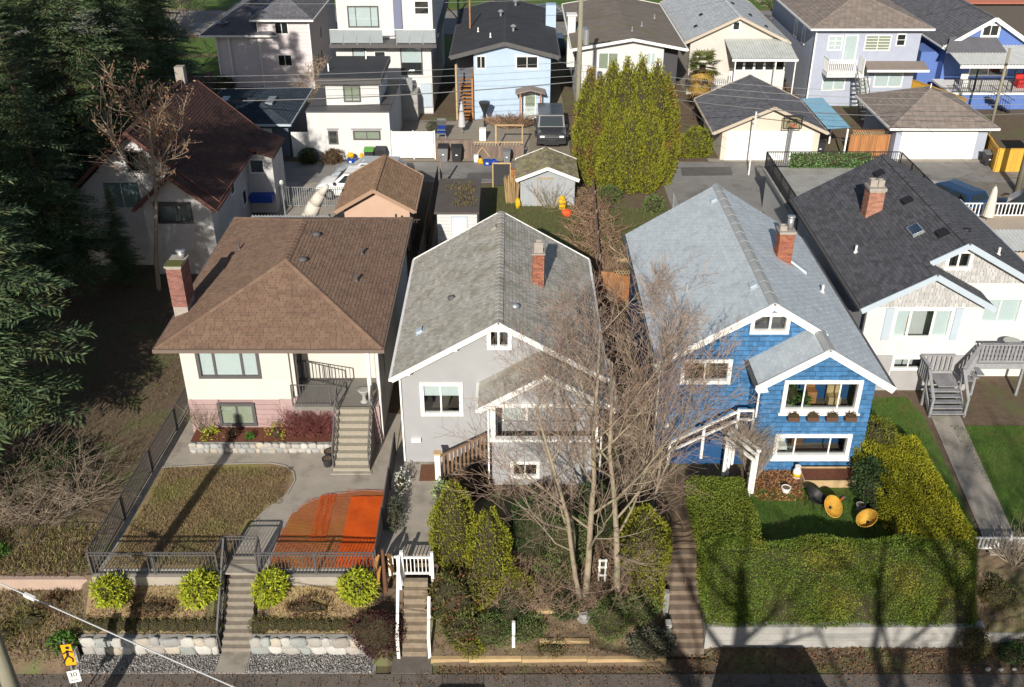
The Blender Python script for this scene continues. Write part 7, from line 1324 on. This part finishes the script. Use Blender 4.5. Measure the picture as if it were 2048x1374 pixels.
for k in range(3): wire(('upper', 'middle', 'lower')[k] + ' pale telephone wire left of the lane pole', (-40, 63.2, 5.6 + .35*k), (4.2, 63.4, 6.0 + .45*k), .6, .013, PALEC); wire(('upper', 'middle', 'lower')[k] + ' pale telephone wire right of the lane pole', (4.3, 63.4, 5.9 + .4*k), (31.4, 58.7, 5.6 + .4*k), .7, .013, PALEC)
wire('pale wire crossing the top of the picture at the right', (6, 84, 7.8), (60, 80, 7.6), .3, .015, PALEC); wire('service wire from the lane pole to the light blue house', (4.2, 63.6, 7.0), (2.8, 73.4, 5.0), .5, .014, PALEC); wire('service wire dropping from the lane pole to the white low house', (4.2, 63.6, 6.6), (5.0, 74.6, 4.6), .6, .012); wire('service wire hanging over the beige garage', (10, 62.9, 5.1), (16.5, 60, 0.6), .1, .01); wire('wire crossing before the grey-blue garage door', (24, 60.2, 5.0), (30.2, 59.5, .2), .1, .012); wire('pale top wire above the modern house', (-26, 78, 7.6), (10, 78, 8.1), .3, .014, PALEC)
nw = wire('bright near cable sloping across the lower left corner', (-24.5, 25.9, 3.35), (6, 11.1, 3.2), .25, .02, mat('bright_cable', (.45,.46,.47), None, rough=.4)); cl_ = MB().bar((-13.55, 20.585, 3.06), (-13.2, 20.415, 3.06), .09, .11).build('cable_clamp', WHITE, None); tag(cl_, 'small white clamp on the near cable at lower left', 'clamp')
# street signs
sg = thing('playground_sign', 'yellow playground sign and white 30 tab on a post at lower left', 'sign', (-13.35, 21.3, -2)); BAR(sg, 'post', METAL, (-13.36, 21.36, -2), (-13.36, 21.36, .45), .05)
def plate(nm, c, rz, w, h, m, th=.012, tilt=0.): 
    M = Matrix.Translation(c) @ Matrix.Rotation(rz, 4, 'Z') @ Matrix.Rotation(tilt, 4, 'Y'); o = place(bpy.data.objects.new(nm, ubox(m)), sg, M @ Matrix.Diagonal((w, th, h, 1))); return o, M
YS = mat('sign_yellow', (.78,.36,.01), None, rough=.5); o1, M1 = plate('yellow_plate', (-13.3, 21.3, -.08), R(8), .3, .85, YS); o2, M2 = plate('white_plate', (-13.33, 21.3, -1.0), R(16), .34, .5, WHITE)
fig = MB(); T_ = lambda p: tuple(M1 @ Vector((p[0], -.0085, p[1])))
for a, b, w in (((0, .2), (-.02, -.02), .08), ((0, .17), (.15, .1), .05), ((0, .17), (-.14, .06), .05), ((-.02, -.02), (.1, -.17), .06), ((.1, -.17), (.07, -.3), .05), ((-.02, -.02), (-.12, -.16), .06), ((-.12, -.16), (-.17, -.28), .05)): fig.bar(T_(a), T_(b), w, .004, tuple((M1.to_3x3() @ Vector((0, -1, 0)))))
fig.cyl(tuple(M1 @ Vector((.03, -.006, .3))), tuple(M1 @ Vector((.03, -.011, .3))), .06, .06, 14); fig.build('running_child_symbol', BLACK, o1)
for txt, sz, dz, dx in (('30', .24, .0, -.135), ('km/h', .1, -.17, -.11)):
    cu = bpy.data.curves.new('txt', 'FONT'); cu.body = txt; cu.size = sz; cu.extrude = .002; ob = bpy.data.objects.new('txt', cu); COL.objects.link(ob); bpy.context.view_layer.update(); me = bpy.data.meshes.new_from_object(ob.evaluated_get(bpy.context.evaluated_depsgraph_get())); bpy.data.objects.remove(ob, do_unlink=True); me.materials.clear(); me.materials.append(BLACK)
    place(bpy.data.objects.new('lettering', me), o2, M2 @ Matrix.Translation((dx, -.009, dz)) @ Matrix.Rotation(math.pi/2, 4, 'X'))
# ================================================================ trees
NEEDLE = leafmat('spruce_needle', (.085,.13,.07), (.11,.155,.065), .5, .03, 1.0, .2, (.19,.19,.06), .9, (.55, .7))
def conifer_meshes(seed, h, rad, z0=.12):
    rs = np.random.RandomState(seed); Ps = []; Ds = []; Ls = []; br = MB(); z = h * z0
    while z < h - .25:
        t = (z - h*z0) / (h*(1-z0)); Lb = rad * ((1 - t) ** .8) * (.55 + .45 * min(1, (t + .08) * 5)); nb = rs.randint(5, 8)
        for k in range(nb):
            a = rs.uniform(0, 2*math.pi); L = max(.3, Lb * rs.uniform(.65, 1.12)); d = np.array((math.cos(a), math.sin(a), 0)); s = np.array((-d[1], d[0], 0)); ns = max(4, int(L / .2)); lift = .10 if t < .7 else .45
            f = np.linspace(.12, 1, ns); pts = d[None]*(f*L)[:, None]; pts[:, 2] = z + L*(lift*f - .42*f*f + .16*f**3) ; br.cyl((0, 0, z), tuple(pts[ns//2]), .035*L/3+.012, .02, 4, False); br.cyl(tuple(pts[ns//2]), tuple(pts[-1]), .02, .008, 3, False)
            for i in range(ns):
                wl = L * .30 * (1 - .65*f[i]) + .16
                for sg_ in (-1, 1):
                    for q in range(5):
                        st = pts[i] + s * sg_ * wl * q * .19 + d * (q*.08*wl) + rs.normal(0, .02, 3); dv = d * rs.uniform(.35, .8) + s * sg_ * rs.uniform(.5, 1.0) + np.array((0, 0, rs.uniform(-.5, .12)))
                        Ps.append(st); Ds.append(dv / np.linalg.norm(dv)); Ls.append(wl * rs.uniform(.28, .5) + .09)
                Ps.append(pts[i]); Ds.append(d + np.array((0, 0, rs.uniform(-.2, .25)))); Ls.append(.3)
        z += rs.uniform(.32, .55) * (1 - .35*t)
    P = np.array(Ps); D = np.array(Ds); D /= np.linalg.norm(D, axis=1)[:, None]; L = np.array(Ls)[:, None]; n = len(P); S_ = np.cross(D, np.array((0, 0, 1.)) + rs.normal(0, .35, (n, 3))); S_ /= np.linalg.norm(S_, axis=1)[:, None] + 1e-9
    Wd = np.minimum(.09, L * .26); V = np.stack([P, P + D*L*.35 + S_*Wd*.5, P + D*L, P + D*L*.35 - S_*Wd*.5], 1).reshape(-1, 3)
    cm = mesh_arrays('crown', V, n, None, NEEDLE); tm = bpy.data.meshes.new('trunk'); tb = MB().cyl((0, 0, -.3), (0, 0, h*.5), .3*h/20, .17*h/20, 10).cyl((0, 0, h*.5), (0, 0, h), .17*h/20, .02, 8)
    tm.from_pydata(tb.v, [], tb.f); tm.materials.append(CONBARK); bm_ = bpy.data.meshes.new('branches'); bm_.from_pydata(br.v, [], br.f); bm_.materials.append(CONBARK); return cm, tm, bm_
CV = [conifer_meshes(1, 21, 4.6), conifer_meshes(2, 18, 3.8), conifer_meshes(5, 24, 5.0)]
for k, (x, y, v, s, lb) in enumerate(((-19.7, 31.2, 0, .95, 'dark spruce at the left edge reaching into the shaded yard'), (-22.3, 24.2, 1, 1.0, 'spruce just outside the lower left shading the open lot'), (-25.2, 39.5, 2, .9, 'large dark spruce left of the white cottage, nearest to it'), (-25.6, 47.6, 0, 1.0, 'spruce with bare trunk base left of the white cottage'), (-29.5, 50.5, 2, 1.0, 'tall spruce at the left edge behind the cottage'), (-22.9, 57.8, 1, .95, 'spruce directly behind the left gable of the cottage'), (-30.5, 60.5, 0, 1.05, 'spruce in the dark group at the upper left'), (-24.2, 65.5, 2, .85, 'spruce with sunlit tips above the cottage ridge'), (-37.5, 80, 0, 1.1, 'spruce at the extreme upper left corner'), (-21.9, 43.6, 1, .8, 'small spruce in front of the cottage left wall'), (-19.6, 45.6, 1, .3, 'very small spruce before the cottage window'), (-22.2, 36.5, 1, .95, 'spruce at the left edge in front of the cottage yard'), (-22.8, 51.3, 1, 1.1, 'spruce overhanging the left slope of the cottage roof'), (-25.0, 71.5, 1, .9, 'spruce at the upper left nearest to the lilac house'))):
    o = thing('spruce_tree', lb, 'tree', (x, y, 0), 'conifers along the left side'); M = Matrix.Translation((x, y, 0)) @ Matrix.Rotation(k*1.7, 4, 'Z') @ Matrix.Scale(s, 4)
    for nm, me in zip(('crown', 'trunk', 'branches'), CV[v]): tag(place(bpy.data.objects.new(nm, me), o, M), kind='stuff' if nm == 'branches' else None)
# leaf-holding small tree before the cottage
lt = bare_tree('tan_leaf_tree', 'slender tree with clinging tan leaves before the white cottage', (-17.9, 45.3, 0), 9.2, 51, PALEBARK, .42, 1, 3, .13, (.03, .05), 10, .012, None, .45)
P = []; rs = np.random.RandomState(4)
for ob in lt.children:
    if ob.name.startswith('twigs') or ob.name.startswith('limbs'):
        co = np.empty(len(ob.data.vertices)*3, dtype=np.float32); ob.data.vertices.foreach_get('co', co); co = co.reshape(-1, 3); P.append(co[co[:, 2] > 5.2])
P = np.vstack(P); P = P[rs.choice(len(P), 1500)] + rs.normal(0, .12, (1500, 3)); place(bpy.data.objects.new('leaves', mesh_arrays('leaves', leaf_arrays(P, np.tile((0, 0, 1.), (1500, 1)), .16, .08, -.3, 1.), 1500, None, leafmat('tan_leaf', (.36,.22,.13), (.28,.16,.09), .3, .02, 3, .3))), lt, I4)
bare_tree('bare_street_tree', 'leafless tree behind the modern house', (-5.0, 97, 0), 8, 52, BARK, .6, 1, 4, .15, (0, 0), 9, .02, 'far leafless trees'); bare_tree('bare_street_tree', 'leafless tree at the top left beside the far street', (-33, 98, 0), 10, 53, BARK, .6, 1, 4, .2, (0, 0), 10, .02, 'far leafless trees'); bare_tree('bare_street_tree', 'leafless tree right of the lilac house front', (-14.7, 76.5, 0), 3.6, 54, BARK, .6, 3, 3, .06, (0, 0), 8, .014, 'far leafless trees'); bare_tree('bare_street_tree', 'pale leafless tree behind the beige house', (24.0, 96, 0), 6, 55, PALEBARK, .5, 1, 4, .12, (0, 0), 9, .02, 'far leafless trees')
bare_tree('bare_street_tree', 'leafless tree at the upper left among the conifers', (-28.5, 84, 0), 9, 56, PALEBARK, .6, 1, 4, .18, (0, 0), 10, .02, 'far leafless trees')
# trees across the street, behind the viewer, whose shadows fall on the hedge
for k, (x, y, h, s, r) in enumerate(((4.8, 1.0, 14.5, 61, .6), (8.9, 1.2, 15, 62, .45), (11.7, 1.0, 14.5, 63, .5), (16.2, .5, 14.5, 64, .5))): bare_tree('shade_tree', 'leafless tree across the street behind the viewer, %s from the left' % ('first', 'second', 'third', 'fourth')[k], (x, y, -2), h, s, BARK, .5, 2 if k == 1 else 1, 3, r, (.02 - .03*k % .05, .0), 9, .02, 'street trees behind the viewer', .5, kids=5)
# palm and shrubs beyond the lane
pm = thing('fan_palm', 'shaggy fan palm with yellowing fronds before the beige house', 'palm', (13.9, 73.5, 0)); MB().cyl((13.9, 73.5, 0), (13.95, 73.5, 4.2), .3, .24, 10).build('trunk', CONBARK, pm); PF = leafmat('palm_leaf', (.14,.15,.035), (.08,.11,.03), .3, .02, 1, .2); PD = leafmat('dry_palm_leaf', (.38,.25,.06), (.28,.18,.05), .3, .02, 2, .2)
for nm, m_, lo, hi, ct in (('green_fronds', PF, -.2, 1.0, 46), ('dry_fronds', PD, -1.2, -.35, 40)):
    mb = MB(); rr = random.Random(3)
    for k in range(ct):
        a = rr.uniform(0, 6.283); e = rr.uniform(lo, hi); b0 = Vector((13.95, 73.5, 4.2 + rr.uniform(-1.4, .4) * (1 if lo < -.5 else .4))); d = Vector((math.cos(a)*math.cos(e), math.sin(a)*math.cos(e), math.sin(e))); c = b0 + d * rr.uniform(.5, .9); s_ = d.cross(Vector((0, 0, 1))).normalized(); u_ = s_.cross(d)
        for j in range(9): t = (j-4)*.3; e2 = (d*math.cos(t) + s_*math.sin(t))*rr.uniform(.6, .85) - Vector((0, 0, .12)); w_ = u_*.0 + (s_*math.cos(t) - d*math.sin(t))*.05; mb.quad(c, c + e2*.5 + w_, c + e2, c + e2*.5 - w_)
    mb.build(nm, m_, pm)
shrub('yellow_shrub', 'rounded yellow-green shrub left of the beige garage', (12.6, 65.6, .8), (1.0, .9, 1.0), leafmat('gold_leaf', (.26,.27,.02), (.16,.20,.02), .3, .02, 1, .25), 3500, .12, .06, seed=201); shrub('yellow_shrub', 'smaller olive shrub beside the yellow one by the lane', (11.5, 65.4, .6), (.8, .7, .75), G_CEDAR, 2600, .12, .05, seed=202)
for k, (x, y, r, m_, lb) in enumerate(((-12.0, 63.9, .6, G_BROWN, 'brown grassy clump before the cube lane house'), (-13.6, 64.0, .6, G_DARK, 'dark spiky shrub left of the brown clump by the lane house'), (-13.8, 49.8, .9, G_DARK, 'dark ivy bush at the cottage corner'), (-23.2, 80.5, .9, G_GREY, 'grey-green bush before the lilac house'), (-5.6, 70.5, .5, G_GREY, 'grey shrub at the yard corner beside the modern house'), (5.9, 57.0, .7, G_JUNI, 'green weedy shrub at the foot of the cedar hedge'), (8.4, 55.5, .6, G_JUNI, 'green weeds beside the chain link fence'), (22.6, 73.5, .9, G_BROWN, 'brown shrub between the beige and grey-blue houses'), (24.6, 60.2, .4, G_GREY, 'small variegated bush on the lane edge behind the charcoal roof'))): shrub('yard_shrub', lb, (x, y, r*.7), (r, r*.8, r*.8), m_, 1200, .14, .045, seed=210+k)
# things seen through the windows
def houseplant(x, y, z, r, h, label):
    o = thing('houseplant', label, 'plant', (x, y, z)); MB().lathe((x, y, z), [(.1, 0), (.13, .22), (.11, .22)], 10).build('pot', CONCPALE, o); skin('leaves', MB().blob((x, y, z+.25+h/2), (r, r*.8, h/2), 8, 6, .2, 3), G_FERN, o, 160, .16, .07, .08, .2)
houseplant(10.2, 30.75, 2.45, .26, .75, 'leafy houseplant behind the left pane of the blue bay window'); houseplant(10.75, 30.7, 2.45, .12, .35, 'small houseplant beside the larger one in the blue bay window')
for x, y, z, w, h, m_, lb in ((11.15, 31.2, 2.4, .35, .9, CEDARWOOD, 'reddish wooden chair back inside the blue bay window'), (11.95, 31.0, 2.4, .45, .7, LUMBER, 'tan wicker seat inside the blue bay window'), (10.9, 31.3, .4, .5, .8, mat('brown_leather', (.14,.07,.04), None, rough=.6), 'brown armchair inside the blue basement window'), (10.3, 31.0, .4, .35, .35, WHITE, 'white cushion inside the blue basement window'), (16.5, 36.8, 2.3, .4, 1.4, mat('honey_wood', (.45,.24,.06), (.36,.19,.05), 5, .6), 'honey-coloured wooden cabinet inside the white house window'), (7.4, 32.6, 2.8, .3, .9, LUMBER, 'pale lamp shade inside the blue upper left window')):
    o = thing('indoor_furniture', lb, 'furniture', (x, y, z)); MB().box(x-w/2, x+w/2, y, y+.35, z, z+h*.55).build('seat', m_, o); MB().box(x-w/2, x+w/2, y+.36, y+.44, z, z+h).build('back', m_, o)
for x0, x1 in ((15.68, 16.2), (17.3, 17.88)): B(h4, 'curtain', BLIND, x0, x1, 35.99, 36.01, 2.6, 3.85)
